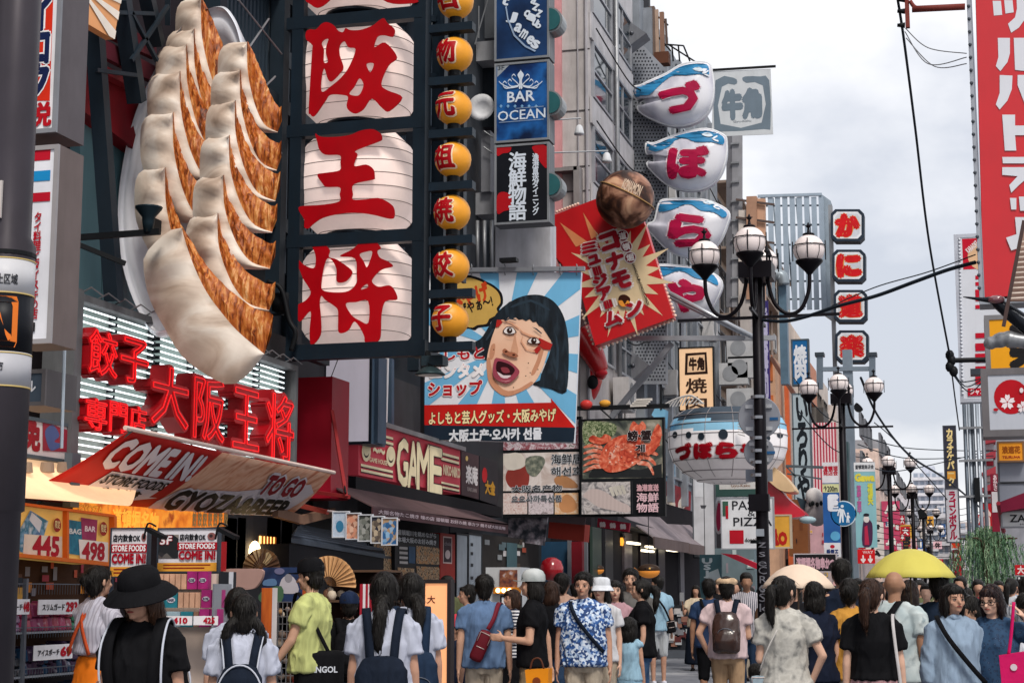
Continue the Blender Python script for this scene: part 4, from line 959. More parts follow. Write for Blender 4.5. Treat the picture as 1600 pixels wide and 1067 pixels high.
for r_i,(yy,items) in enumerate(((896,'ccccccpp'),(925,'ttccccpp'),(955,'ggtlpp'))):
    x=238;
    for k,q in enumerate(items):
        w={'p':17,'c':9,'t':20,'g':22,'l':9}[q];a,b=atY(x,yy+24,YB-r_i*.07),atY(x+w-1,yy-(4 if q=='p' else 0),YB-r_i*.07)
        o=obj('cosmetic_box',G().box((a.x,YB-r_i*.07,a.z),(b.x,YB-r_i*.07+.06,b.z)),mat(cols[q],.3,var=.25,sc=9),rk)
        if q in 'pt':
            g=G();c=((a.x+b.x)/2,(a.z+b.z)/2);ww=b.x-a.x;yy_=YB-r_i*.07-.003
            g.lathe([(ww*.36,0),(ww*.36,-.001)],(c[0],yy_,c[1]),14,mat('c9c6d0',.4),'Y',sy=.6);text_on(g,'KOSE' if q=='p' else 'MASK',lambda u,v,d:Vector((c[0]+u,yy_-.002-d,c[1]+v)),mat('3a3350',.5),.04,0,w=ww*.55,h=.018)
            me=mkmesh('print',g,None,False,tuple(rk.location));o2=bpy.data.objects.new('print',me);COL.objects.link(o2);o2.parent=o
        x+=w
a,b=atY(288,984,YB-.2),atY(338,965,YB-.2)
for x0,x1,t in ((252,300,'410'),(302,340,'425')):
    a,b=atY(x0,976,YB-.2),atY(x1,962,YB-.2);tg=obj('price_tag',G().box((a.x,YB-.2,a.z),(b.x,YB-.19,b.z)),mat('e6e1e4',.5),rk)
    g=G();cx0=(a.x+b.x)/2;text_on(g,t,lambda u,v,d:Vector((cx0+.03+u,YB-.203-d,(a.z+b.z)/2+v)),mat('b0182c',.5),.05,0,w=(b.x-a.x)*.45,h=.04);me=mkmesh('lettering',g,None,False,tuple(rk.location));o2=bpy.data.objects.new('lettering',me);COL.objects.link(o2);o2.parent=tg
g=G();a=atY(236,985,YB+.1);b=atY(340,896,YB+.1);g.box((a.x,YB+.08,a.z-.4),(b.x,YB+.12,b.z));obj('rack_back',g,mat('c9b5a8',.6),rk)
for x in (236,341):a=atY(x,985,YB-.1);obj('rack_side',G().box((a.x-.006,YB-.2,a.z-.6),(a.x+.006,YB+.12,atY(x,912,YB).z)),mat('8f939c',.3,.4),rk)
S=Sign('leaning_board','dark board with a white edge standing right of the magenta boxes','board','Y',11.4,(342,893,362,1060),mat('23262c',.6),.06);S.rect(356,893,363,1060,mat('b9bcc4',.5),'edge');S.done()
S=Sign('red_banner_flag','narrow red hanging flag right of the STORE FOODS notice','flag','Y',12.6,(343,846,353,892),mat('9d2228',.6),.01);S.done()
A0,A1=atX(205,672,-6.45),atX(519,739,-6.45);B0,B1=atX(22,778,-7.4),atX(452,806,-7.4)
def ban(u,v,d=0):
    p=A0.lerp(A1,u);q=B0.lerp(B1,u);r=p.lerp(q,v);s=math.sin(math.pi*v)
    return r+Vector((.02,-.05,-.04))*s*(1+.12*math.sin(u*9))+Vector((.7,-.25,-.62))*d+Vector((.0,0,-.03))*math.sin(u*math.pi)
bn=thing('awning_banner','slanted red and orange banner reading COME IN STORE FOODS, TO GO GYOZA&BEER','banner',tuple(B0))
REDB=mat('b3201c',.6,var=.15,sc=2,bump=.1,bsc=9);ORB=ramp_mat(['bc6a48','e0a080','edbc9e','cc8262'],'noise',2.4,(1,2,1),rough=.6,dist=1)
g=G()
nu,nv=44,14
v=[tuple(ban(i/nu,j/nv)) for j in range(nv+1) for i in range(nu+1)];f=[];w=nu+1
g.v=v;g.mi(REDB);g.mi(ORB)
for j in range(nv):
    for i in range(nu):g.f.append((j*w+i,j*w+i+1,(j+1)*w+i+1,(j+1)*w+i));g.m.append(0 if (i+.5)/nu<.385+.0*j else 1)
o=obj('cloth',g,None,bn,True);so_=o.modifiers.new('t','SOLIDIFY');so_.thickness=.008
def bant(t,u0,v0,u1,v1,m,bold=.05,outline=None,ob=.1,sk=0,lift=0):
    g=G();cu,cv,w,h=(u0+u1)/2,(v0+v1)/2,u1-u0,v1-v0
    fn=lambda x,y,d:ban(cu+x+sk*y,cv-y,d)
    if outline is not None:text_on(g,t,fn,outline,ob,.012+lift,1,w=w,h=h)
    text_on(g,t,fn,m,bold,.018+lift,1,w=w,h=h);me=mkmesh('lettering',g,None,False,tuple(bn.location));o=bpy.data.objects.new('lettering',me);COL.objects.link(o);o.parent=bn
WB=mat('e3dbe2',.6,var=.03);DKB=mat('17120f',.6)
def banpoly(P,m,d=.008,name='artwork'):
    g=G();Q=[]
    tr=tessellate_polygon([[Vector((x,y,0)) for x,y in P]]);pts=[(x,y) for x,y in P];tris=[tuple(t) for t in tr]
    for _ in range(3):
        mid={};nt2=[]
        def md(a,b):
            k=(min(a,b),max(a,b))
            if k not in mid:mid[k]=len(pts);pts.append(((pts[a][0]+pts[b][0])/2,(pts[a][1]+pts[b][1])/2))
            return mid[k]
        for a,b,c in tris:x,y,z=md(a,b),md(b,c),md(c,a);nt2+=[(a,x,z),(x,b,y),(z,y,c),(x,y,z)]
        tris=nt2
    g.add([ban(x,y,d) for x,y in pts],tris,m);me=mkmesh(name,g,None,False,tuple(bn.location));o=bpy.data.objects.new(name,me);COL.objects.link(o);o.parent=bn
bant('COME IN!',.03,.08,.36,.40,WB,.05,sk=-.10)
banpoly([(.11,.44),(.335,.44),(.335,.74),(.365,.74),(.22,.94),(.06,.74),(.11,.74)],WB)
bant('STORE FOODS',.115,.47,.33,.60,DKB,.03,sk=-.04,lift=.004);bant('店内飲食',.15,.65,.29,.76,DKB,.05,sk=-.04,lift=.004)
banpoly([(.40,.55),(.62,.48),(.80,.30),(.93,.22),(.985,.36),(.96,.62),(.93,.97),(.39,.97),(.38,.80)],mat('d9cfd6',.6,var=.05))
bant('TO GO',.70,.16,.90,.46,mat('8c1420',.6),.05,WB,.13,sk=-.05)
bant('GYOZA&BEER',.41,.56,.93,.92,DKB,.05,WB,.11,sk=-.08,lift=.004)
obj('top_bar',G().tube([A0+Vector((0,-.1,.01)),A1+Vector((0,.06,.01))],.02,8),mat('d9c2b8',.5),bn)
obj('support_arm',G().tube([A0+Vector((0,0,0)),atX(60,786,-7.5)],.018,8),mat('4a5a64',.4,.4),bn)
R_=mat('8a2a2c',.5)
obj('support_arm',G().bar(atX(519,642,-7.0),atX(541,776,-6.5),.035),R_,bn);obj('support_arm',G().bar(atX(460,764,-7.4),atX(545,776,-6.5),.04),R_,bn)
obj('support_arm',G().bar(atX(455,786,-7.4),atX(512,800,-6.9),.05),mat('8a3a32',.5),bn)
cable('stay_wire',[atX(530,556,-7.2),atX(511,606,-7.1)],.006,'thin wire across the blank light box')
cable('stay_rope',[atX(508,602,-7.1),atX(527,690,-6.9),atX(540,770,-6.5)],.012,'dark rope from the red box down to the banner arm')
S=Sign('orange_noren','orange lit shop curtain reading 道頓堀名物 under the banner','curtain','X',-7.35,(122,778,352,820),ramp_mat(['a84a12','c96a1a','e08a2c','8a3510'],'noise',5,emit=.55),.05,pts=[(122,776),(352,796),(352,822),(172,832),(122,815)])  # glow put into the cloth to stand for the warm light inside the shop
S.text('道頓堀名物',(172,798,244,826),mat('e8a83a',.5,emit=.5),.03,d=.03);S.text('GYOZA',(122,790,160,802),mat('d9922c',.5,emit=.3),.04,outline=mat('b03a18',.5))
for k in range(7):S.text('餃',(300+k*8,800,306+k*8,822),mat('d8b070',.5),.05)
S.done()
ws=thing('souvenir_shop','wooden souvenir shop with warm lamps behind the green shirt man','shop',(-7.8,16.8,0))
WOOD=ramp_mat(['3a2a22','5a4334','6b5040'],'noise',6,(1,1,.2),rough=.7)
WX=-7.55
obj('back_wall',G().box((-9.6,13.0,0),(-9.5,24,3.1)),mat('2b1f1a',.8),ws)
for x0,x1 in ((352,372),(372,386),(418,440),(441,458)):
    a,b=atX(x0,800,WX),atX(x1,800,WX);obj('plank',G().box((WX-.08,a.y,0),(WX,b.y-.02,atX(x0,808,WX).z)),WOOD,ws)
WARM=mat('ffb866',.5,emit=2.2,var=.05);LAMPM=mat('ffd9a0',.4,emit=6,var=.0)
a,b=atX(386,800,WX),atX(418,800,WX);obj('plank',G().box((WX-.12,a.y,0),(WX-.05,b.y,atX(400,806,WX).z)),WOOD,ws)
a,b=atX(405,837,WX),atX(430,870,WX);obj('lit_window',G().box((WX-.06,a.y,b.z),(WX+.01,b.y,a.z)),WARM,ws)
for k in range(5):y=a.y+(b.y-a.y)*(k+.5)/5;obj('lattice_bar',G().box((WX+.01,y-.01,b.z),(WX+.03,y+.01,a.z)),mat('8a5a30',.6),ws)
obj('wall_glow_lamp',G().ell(atX(398,862,WX+.05),(.06,.08,.12),12),LAMPM,ws,True)
a,b=atX(452,866,WX),atX(578,888,WX);obj('lit_recess',G().box((WX-.08,a.y,b.z-.1),(WX-.03,b.y,a.z+.05)),mat('c9702a',.6,emit=1.6,var=.5,sc=7),ws)
for k,x in enumerate((464,476,507,525,534,545)):c=atX(x,868+(k%2)*3,WX+.03);obj('bulb',G().ell(c,.035,8),LAMPM,ws,True)
c=atX(574,865,WX+.3);obj('bulb',G().ell(c,.075,14),mat('ffcf90',.4,emit=7,var=0),ws,True);obj('bulb_cord',G().tube([c+Vector((0,0,.08)),c+Vector((0,0,.3))],.008,5),BLACK,ws)
a,b,c_,d_=atX(468,822,-7.5),atX(590,846,-7.5),atX(455,840,-7.1),atX(602,866,-7.1)
g=G();n_=30
rf=obj('roof',G().prism([a,b,d_,c_],(0,0,-.05),mat('3c4450',.5,dirt=.2)),None,ws)
for k in range(6):p,q=a.lerp(c_,k/6),b.lerp(d_,k/6);obj('roof_batten',G().bar(p+Vector((0,0,.012)),q+Vector((0,0,.012)),.02,.02),mat('4a5260',.5),ws)
obj('fascia',G().box((-7.5,c_.y,c_.z-.32),(-7.12,d_.y,c_.z-.06)),mat('15141a',.7),ws)
for x0,y0,x1,y1 in ((430,800,470,812),(470,812,520,800)):obj('eave_beam',G().bar(atX(x0,y0,-7.2),atX(x1,y1,-7.2),.07,.10),mat('7d6050',.7),ws)
obj('upper_wall',G().box((-7.75,15.4,2.3),(-7.65,24.5,3.0)),mat('2f2a2c',.8),ws)
def fan(lab,cx0,cy0,r,Y,m,a0=0,a1=180,lean=0):
    c=atY(cx0,cy0,Y);R__=r*Y*1.05/F;root=thing('paper_fan',lab,'fan',tuple(c));N=12;g=G();v=[]
    for k in range(N*2+1):
        t=R(a0+(a1-a0)*k/(N*2));dy=.012*(k%2)
        v+=[c+Vector((R__*.3*math.cos(t),dy*.3,R__*.3*math.sin(t))),c+Vector((R__*math.cos(t),dy,R__*math.sin(t)))]
    g.add(v,[(2*k,2*k+2,2*k+3,2*k+1) for k in range(N*2)],m);obj('leaf',g,m,root).modifiers.new('t','SOLIDIFY').thickness=.004
    for k in range(0,N*2+1,2):t=R(a0+(a1-a0)*k/(N*2));obj('rib',G().bar(c+Vector((0,-.006,0)),c+Vector((R__*.95*math.cos(t),-.006,R__*.95*math.sin(t))),.008,.003),mat('6b4a30',.5),root)
fan('tan folding fan with pale spots in front of the lit lattice window',408,888,32,14.6,ramp_mat(['4a3426','8a6a44','c9b48a','6b4c30'],'cell',12))
fan('large tan folding fan behind the green shirt man',513,914,46,13.6,ramp_mat(['b98a5c','c99a6a','8a5c3a'],'noise',4),-5,120)
S=Sign('pink_round_board','blank dusty pink rounded board under the folding fan','board','Y',13.2,(352,888,410,918),mat('a88880',.6),.04,pts=crom([(352,889),(380,888),(408,889),(410,900),(402,914),(392,920),(366,920),(354,908),(350,898)],3,True));S.done()
S=Sign('mural_board','dark blue souvenir mural with small painted figures','board','Y',13.8,(410,886,474,940),ramp_mat(['1b2a48','24365c','1a2038'],'noise',6),.04)
S.poly([(440,905),(452,898),(462,906),(466,925),(438,925)],mat('b8b4bc',.5),curve=3);S.disc(451,903,6,7,mat('8a8890',.5));S.disc(437,892,8,5,mat('6a6a8a',.5));S.poly([(408,925),(440,915),(440,940),(408,940)],mat('4a6a50',.5),curve=3);S.poly([(414,906),(430,904),(432,914),(412,914)],mat('5a7aa0',.5),curve=3)
S.done()
for lab,x0,x1,y0,y1,c in (('orange noren flap left of the green shirt man',408,428,918,1010,['8a3a1a','b85a24','d0762c']),('orange noren flap directly behind the green shirt man',472,492,905,1010,['7a2a14','a84a1e','c05a2a'])):
    S=Sign('noren_flap',lab,'curtain','Y',13.5,(x0,y0,x1,y1),ramp_mat(c,'noise',4,(3,1,.5)),.02);S.rect(x1-3,y0,x1+5,y1,mat('c9c4c6',.6),'white_edge');S.done()
cs=thing('display_cage','wire display cage full of small trinkets behind the schoolgirl','rack',tuple(atY(455,1060,13.7)));a,b=atY(428,940,13.7),atY(482,1067,13.7)
obj('cage_back',G().box((a.x,14.0,0),(b.x,14.05,a.z)),mat('3a2c26',.7),cs)
g=G()
for k in range(9):x=a.x+(b.x-a.x)*k/8;g.bar((x,13.7,b.z),(x,13.7,a.z),.006)
for k in range(12):z=b.z+(a.z-b.z)*k/11;g.bar((a.x,13.7,z),(b.x,13.7,z),.006)
obj('wire_grid',g,GREYM,cs,kind='stuff')
for k in range(46):
    x,z=random.uniform(a.x,b.x),random.uniform(b.z,a.z);s_=random.uniform(.02,.045)
    obj('trinket',G().ell((x,13.85+random.uniform(-.08,.08),z),(s_,s_*.6,s_*random.uniform(.8,1.6)),7),mat(random.choice(['6a4a3a','8a7a70','b08a60','9c3a30','4a5060','c9bba8','2c2c34']),.5),cs,True)
cs=thing('souvenir_shelf','crowded souvenir shelf between the green shirt man and the schoolgirls','shelf',tuple(atY(540,1060,14.6)));a,b=atY(494,892,14.6),atY(602,1060,14.6)
obj('shelf_back',G().box((a.x,15.0,0),(b.x,15.05,a.z)),mat('33241f',.7),cs)
for z in np.linspace(.3,a.z,6):obj('shelf_board',G().box((a.x,14.6,z-.01),(b.x,15.0,z+.01)),mat('5a4436',.6),cs)
for k in range(90):
    x=random.uniform(a.x,b.x);z=random.choice(list(np.linspace(.3,a.z,6))[1:-1]) ;s_=random.uniform(.025,.06);h_=s_*random.uniform(.8,1.8)
    obj('souvenir',G().ell((x,14.7+random.uniform(-.05,.2),z+h_),(s_,s_*.7,h_),7),mat(random.choice(['6a4a3a','8a7a70','c08a50','9c3a30','4a5060','c9bba8','2c2c34','b8b0b8']),.5),cs,True)
for lab,x0,y0,w,h,c in (('red and white striped shop flag beside the schoolgirl with the ponytail',562,912,18,70,'a02030'),):
    S=Sign('shop_flag',lab,'flag','Y',11.5,(x0,y0,x0+w,y0+h),mat(c,.6),.015)
    S.rect(x0+5,y0,x0+9,y0+h,mat('d8cfd2',.6));S.rect(x0+13,y0,x0+15,y0+h,mat('d8cfd2',.6));S.done()
lab=['pale blue card with a blue drop','pinkish orange photo card','grey building photo card','brown sketch photo card','blue mountain photo card']
pal=[['a8b8cc','b9c6d6','8fa8c4'],['c98a70','d8b09a','8a5a48'],['6a6e68','9a9c98','3c403c'],['5a5048','b8a890','2c2c38'],['2a5a8a','8ab0d0','a88a6a']]
xs=[(521,545),(542,563),(561,582),(581,600),(598,620)]
for k in range(5):
    S=Sign('hanging_card','%s hanging on the line above the souvenir roof'%lab[k],'card','Y',16.6-k*.02,(xs[k][0] ,800+k*2.5,xs[k][1],838+k*3),ramp_mat(pal[k],'cell' if k else 'noise',26),.004,frame=mat('c4c8d0',.5),fw=.012,group='cards on the line')
    if k==0:S.disc(531,822,6,9,mat('3a7aa0',.5))
    S.done()
obj('card_rail',G().tube([atY(512,798,16.65),atY(624,812,16.6)],.014,6),mat('b8a8a8',.5),label='pale rail that carries the hanging cards',cat='rail')
GX=-7.15
S=Sign('arcade_sign','pink red arcade fascia sign reading GAME between cream stripes','sign','X',GX,(560,662,719,745),mat('b33a48',.45,var=.12,sc=1.2,emit=.08),.3,pts=[(560,655),(719,703),(719,772),(560,742)])
CRM=mat('efe0b8',.5);BKL=mat('2a1216',.5)
def stripe(x0,x1,y,h=4):
    sl=lambda x,yy:yy+(x-x0)*(939-yy)/(1520-x0)
    S.poly([(x0,y),(x1,sl(x1,y)),(x1,sl(x1,y+h)),(x0,y+h)],CRM);S.poly([(x0,y+h),(x1,sl(x1,y+h)),(x1,sl(x1,y+h+2)),(x0,y+h+2)],BKL)
for y in (676,685):stripe(588,614,y)
for y in (724,732):stripe(563,613,y)
for y in (706,714):stripe(688,716,y)
for y in (752,759):stripe(688,716,y,3)
gy=lambda x,y:y+(x-563)*(939-y)/(1520-563)
for cx0,cy0 in ((570,705),(608,713)):S.disc(cx0,cy0,7,16,CRM);S.disc(cx0,cy0+2,4,8,BKL);S.disc(cx0,cy0,4,7,CRM)
S.text('~~',(580,701,598,708),CRM,.02);S.text('GAME HOUSE',(574,717,602,724),CRM,.03)
for k,(q,x0,x1) in enumerate((('G',617,634),('A',634,650),('M',648,668),('E',668,686))):S.text(q,(x0,gy(x0,672),x1,gy(x0,748)-1),CRM,.03,outline=BKL,ob=.05)
S.text('NIKO·NIKO',(689,729,715,744),CRM,.04)
g=G();[g.bar(S.px(560,653 if True else 0,.05),S.px(720,702,.05),.06)];obj('top_rail',g,GREYM,S.root);S.done()
S=Sign('brown_tenant_sign','dark brown tenant panel with white brush characters beside the GAME sign','sign','X',GX,(721,703,748,772),mat('46353a',.5),.3,pts=[(721,704),(748,712),(748,780),(721,773)]);S.text('楽庵',(728,728,746,756),mat('e0d8d6',.5),.04);S.disc(729,716,2,4,mat('d9b870',.5));S.text('RAKUAN',(730,762,744,768),mat('a89a98',.5),.02);S.done()
S=Sign('black_tenant_sign','black tenant panel with a red dot and gold characters at the end of the fascia','sign','X',GX,(750,712,778,780),mat('2a2a30',.5),.3,pts=[(750,712),(778,720),(778,790),(750,781)]);S.disc(757,742,4,12,mat('b01a24',.5));S.text('大金',(758,752,773,772),mat('b8862c',.5),.06);S.done()
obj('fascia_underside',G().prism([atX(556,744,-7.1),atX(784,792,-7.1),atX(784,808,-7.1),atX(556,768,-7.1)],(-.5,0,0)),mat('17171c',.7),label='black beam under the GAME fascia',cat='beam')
S=Sign('steel_wall_box','dark grey wall with an outlet box left of the GAME sign','wall','X',-7.3,(515,690,560,800),mat('4c4c52',.6,dirt=.4),.2);S.rect(543,730,552,742,mat('8d8d92',.5),'outlet',.05);S.done()
aw=thing('purple_awning','dusty purple awning valance with white lettering below the GAME fascia','awning',tuple(atX(690,830,-6.6)))
A_,B_=atX(588,768,-7.1),atX(784,806,-7.1);C_,D_=atX(583,790,-6.55),atX(794,818,-6.55);E_,F_=atX(583,806,-6.55),atX(794,834,-6.55)
A_=Vector((-7.1,C_.y,atX(588,768,-7.1).z));B_=Vector((-7.1,D_.y,atX(784,806,-7.1).z))
PUR=mat('4c3438',.7,var=.12,dirt=.3)
obj('canopy',G().prism([A_,B_,D_,C_],(0,0,-.02),mat('5c494b',.7,dirt=.4)),None,aw);obj('valance',G().prism([C_,D_,F_,E_],(-.02,0,0),PUR),None,aw)
g=G();cx0=C_.lerp(F_,.5);tw=(D_.y-C_.y)*.94;th_=abs(C_.z-E_.z)*.42
fn=lambda u,v,d:Vector((-6.55+.004+d,cx0.y+u,(C_.lerp(D_,.5+u/(D_.y-C_.y)).z+E_.lerp(F_,.5+u/(D_.y-C_.y)).z)/2+v))
text_on(g,'大阪名物たこ焼き 味の店 道頓堀 お好み焼 串カツ 焼そば大阪名物',fn,mat('b8a6ac',.6),.03,0,1,w=tw,h=th_);me=mkmesh('lettering',g,None,False,tuple(aw.location));o=bpy.data.objects.new('lettering',me);COL.objects.link(o);o.parent=aw
S=Sign('okonomiyaki_menu','black menu board with white Japanese lines and bowls of food','sign','X',-7.2,(617,826,686,910),mat('17181c',.5),.15,pts=[(617,826),(686,834),(686,925),(617,925)])
S.text('道頓堀川を眺めながら',(622,830,682,838),mat('c9ccd2',.5),.02);S.text('本場大阪のお好み焼き',(622,841,682,849),mat('c9ccd2',.5),.02)
FOOD=lambda s:ramp_mat(['2a2018','8a6a48','c9b090','4a3a2c','a87a50'],'dist',22,seed=s,bump=.3)
S.poly([(650,852),(686,856),(686,882),(650,880)],FOOD(1),'food_photo');S.poly([(650,884),(686,886),(686,916),(652,914)],FOOD(2),'food_photo');S.poly([(638,853),(648,854),(648,880),(638,879)],mat('2a4a6a',.5))
for k in range(4):S.rect(623,854+k*7.5,636,858+k*7.5,mat('a8a4a4',.5))
S.poly([(620,886),(646,888),(646,910),(620,908)],FOOD(6),'food_photo');S.done()
S=Sign('bowl_photo_board','framed photo board of dark noodle bowls beside the round lamp','sign','X',-7.25,(583,846,616,900),FOOD(3),.1,frame=mat('2a2a2e',.5));S.rect(583,868,616,872,mat('3a3a40',.5));S.done()
S=Sign('red_door_poster','red pillar with a dark framed cafe poster','sign','X',-7.2,(688,832,711,910),mat('a03028',.5),.2,pts=[(688,832),(711,835),(711,910),(688,910)]);S.rect(692,838,706,880,mat('d0b8b4',.5));S.rect(693,840,705,878,mat('3c2830',.5));S.disc(699,866,4,7,mat('c9b8b8',.5));S.text('choix',(694,846,704,852),mat('8a8088',.5),.02);S.done()
for lab,x0,x1 in (('left white door of the pair beside the red pillar',713,730),('right white door of the pair with small black marks',732,752)):
    S=Sign('white_door',lab,'door','X',-7.25,(x0,835,x1,1010),mat('aab2ba',.5,dirt=.35),.12,frame=mat('2a2c30',.5),fw=.03)
    if x0>720:[S.rect(735,y,739,y+5,mat('33363a',.5)) for y in (848,862,880,900)]
    S.done()
S=Sign('orange_light_board','glowing orange standing light board behind the long haired girl','sign','Y',12.6,(664,911,699,1067),mat('e8a070',.5,var=.10,sc=1.4,emit=.35),.1,frame=mat('2a2426',.5));S.text('大',(668,930,680,942),mat('5a2a22',.5),.02);S.done()
S=Sign('dark_shopfront','dark shop front with small notices behind the black cap man','shop','X',-7.3,(754,834,842,1020),mat('33302f',.7,dirt=.3),.2)
for k in range(16):x,y=random.uniform(756,832),random.uniform(842,900);S.rect(x,y,x+random.uniform(3,10),y+random.uniform(3,9),mat(random.choice(['8a8d8f','5a6c72','a8503a','c9c4c4','4a4038','6a7a70']),.5),'notice')
S.rect(790,848,806,890,mat('44636a',.3),'glass_pane');S.done()
ss=thing('game_cabinet','pale machine with a red screen and three amber lamps behind the striped woman','machine',tuple(atY(788,1020,21.5)))
a,b=atY(759,886,21.5),atY(813,1067,21.5);obj('cabinet_body',G().box((a.x,21.5,0),(b.x,22.0,a.z)),mat('b9bcc0',.5,dirt=.2),ss);a,b=atY(781,890,21.48),atY(808,918,21.48);obj('screen',G().box((a.x,21.47,b.z),(b.x,21.5,a.z)),ramp_mat(['2a2a34','6a3a30','8a5a40','b8b0b8'],'noise',12),ss)
a,b=atY(772,917,21.46),atY(814,927,21.46);obj('lamp_strip',G().box((a.x,21.42,b.z),(b.x,21.47,a.z)),mat('b8742a',.5),ss)
for x in (778,787,796):obj('amber_lamp',G().ell(atY(x,922,21.41),.032,8),mat('ffd890',.4,emit=3),ss,True)
S=Sign('white_menu_board','white upright board with お好 in black brush letters','sign','Y',21.1,(784,932,812,1060),mat('d8d8dc',.5),.06,frame=BLACK,fw=.02);S.text('お好み',(790,936,806,990),mat('1a1a1e',.5),.06,vert=True);S.done()
S=Sign('slanting_photo_panel','tilted dark photo panel under the seafood board','sign','Y',27.5,(792,806,850,850),ramp_mat(['2a2c34','44464e','8a8088','b8b4bc','1e2026'],'noise',7,lo=.35,hi=.8),.06,pts=[(795,806),(856,806),(850,852),(789,843)]);S.done()
S=Sign('red_roller_awning','faded red roller awning under the seafood board','awning','Y',28.0,(858,815,915,846),mat('a03a30',.6,dirt=.25),.4,pts=[(858,815),(914,819),(912,846),(856,840)]);S.poly([(858,806),(916,808),(914,820),(858,815)],mat('6a5a5c',.6),'canopy_top',.02);S.done()
S=Sign('pink_flag_sign','small crimson sign with three white characters','sign','Y',27.8,(934,810,984,824),mat('9e2238',.5),.1,pts=[(934,809),(984,817),(982,831),(933,823)])
for x in (941,957,973):S.text('鶴',(x-4,815+(x-941)*.1,x+5,823+(x-941)*.1),mat('e8d8d8',.5),.04)
S.done()
gs=thing('glass_storefront','blue shuttered storefront with a red pillar behind the capped man','shop',tuple(atY(878,1000,29)))
a,b=atY(846,846,29),atY(890,1000,29);obj('shutter',G().box((a.x,29,0),(b.x,29.1,a.z)),mat('2c4c68',.4,var=.2,dirt=.3),gs);a,b=atY(893,846,29),atY(912,1000,29);obj('pillar',G().box((a.x,28.9,0),(b.x,29.1,a.z)),mat('7a1c28',.5),gs)
for x in (889,915):a=atY(x,840,28.8);obj('post',G().box((a.x-.03,28.8,0),(a.x+.03,28.86,a.z)),mat('8a8d94',.4,.4),gs)
rl=thing('red_lantern','glossy red round lantern behind the capped man','lantern',tuple(atY(862,905,24)));c=atY(862,889,24);obj('shell',G().lathe([(.04,-.17),(.12,-.14),(.17,-.05),(.175,.02),(.14,.12),(.06,.17),(.02,.175)],c,18),mat('9c1420',.2,spec=.7),rl,True)
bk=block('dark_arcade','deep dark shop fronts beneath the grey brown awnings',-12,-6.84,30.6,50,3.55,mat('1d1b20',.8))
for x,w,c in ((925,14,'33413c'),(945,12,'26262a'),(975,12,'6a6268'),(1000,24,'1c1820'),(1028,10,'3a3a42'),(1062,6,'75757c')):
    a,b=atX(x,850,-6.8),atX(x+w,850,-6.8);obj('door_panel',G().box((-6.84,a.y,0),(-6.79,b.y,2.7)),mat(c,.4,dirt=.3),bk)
for x,y in ((990,850),(1018,856),(1050,861),(1012,862)):c=atX(x,y,-6.6);obj('tube_lamp',G().box(c+Vector((-.05,-.5,0)),c+Vector((.05,.5,.04))),mat('f0e0c0',.4,emit=2.5),bk)
c=atX(966,846,-6.9);ol=thing('orange_lamp','small glowing orange lamp under the eaves','lamp',tuple(c));obj('shade',G().lathe([(.10,.08),(.12,0),(.10,-.08)],c,12),mat('e8922c',.4,emit=.9),ol);obj('cap',G().box(c+Vector((-.12,-.12,.08)),c+Vector((.12,.12,.13))),BLACK,ol)
for lab,x0,x1 in (('nearer grey brown awning right of the seafood board',1020,1074),('farther grey brown awning next to the teal mural',1075,1117)):
    aw=thing('street_awning',lab,'awning',tuple(atX(x0,850,-6.3)),'grey brown awnings');sl=lambda x,y:y+(x-1020)*(939-y)/500*.95
    y0_,y1_=Yp(x0,-6.2),Yp(x1,-6.2);z1=atX(x0,sl(x0,822),-6.8).z;z0=atX(x0,sl(x0,838),-6.2).z;z2=atX(x0,sl(x0,856),-6.2).z
    obj('canopy',G().prism([(-6.84,y0_,z1+.12),(-6.84,y1_,z1+.25),(-6.2,y1_,z0),(-6.2,y0_,z0)],(0,0,-.03),mat('857b80',.7,dirt=.35)),None,aw);obj('valance',G().box((-6.2,y0_,z2),(-6.17,y1_,z0)),mat('6e5f5e',.7,dirt=.3),aw)
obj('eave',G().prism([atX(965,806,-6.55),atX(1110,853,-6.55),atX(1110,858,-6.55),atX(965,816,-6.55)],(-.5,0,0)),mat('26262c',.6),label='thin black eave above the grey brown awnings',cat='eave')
S=Sign('teal_mural','teal wall poster with slanted white lettering beyond the awnings','sign','Y',33.5,(1094,866,1128,990),mat('4a6a72',.5,var=.25),.1);S.text('USJ',(1098,872,1112,902),mat('c9d4d8',.5),.05,vert=True);S.poly([(1105,895),(1122,888),(1128,910),(1100,912)],mat('b8c4c8',.5));S.done()
for lab,x,y,r in (('orange puffer fish lamp with black spots under the awning',1014,892,17),('smaller orange puffer fish lamp by the white hat woman',932,890,12)):
    c=atY(x,y,31);rr=r*32/F;root=thing('puffer_lamp',lab,'lamp',tuple(c));g=G();OG=mat('d98a3c',.4,emit=.15);BR=mat('c9a870',.4)
    g.ell(c,(rr,rr*.7,rr*.62),16,OG);obj('lamp_body',g,OG,root,True)
    g=G();g.ell(c+Vector((0,0,rr*.16)),(rr*1.02,rr*.73,rr*.50),16);obj('back_shell',g,mat('3a2c24',.4),root,True)
    for k in range(6):a_=R(200+k*28);p=c+Vector((rr*.78*math.cos(a_),-rr*.69*abs(math.sin(a_)) ,rr*.22));obj('spot',G().ell(p,(rr*.11,rr*.06,rr*.10),8),mat('e0b060' if k%2 else '17110e',.4),root,True)
    obj('tail_fin',G().prism([c+Vector((-rr*.9,0,0)),c+Vector((-rr*1.35,0,rr*.35)),c+Vector((-rr*1.3,0,-rr*.2))],(0,.02,0),OG),OG,root);obj('cord',G().tube([c+Vector((0,0,rr*.6)),c+Vector((0,0,1.2))],.008,5),BLACK,root)
rk=thing('postcard_rack','black rack of leaflets standing in the street beyond the girl in blue','rack',tuple(atY(1058,1005,38)));a,b=atY(1040,945,38),atY(1078,1004,38)
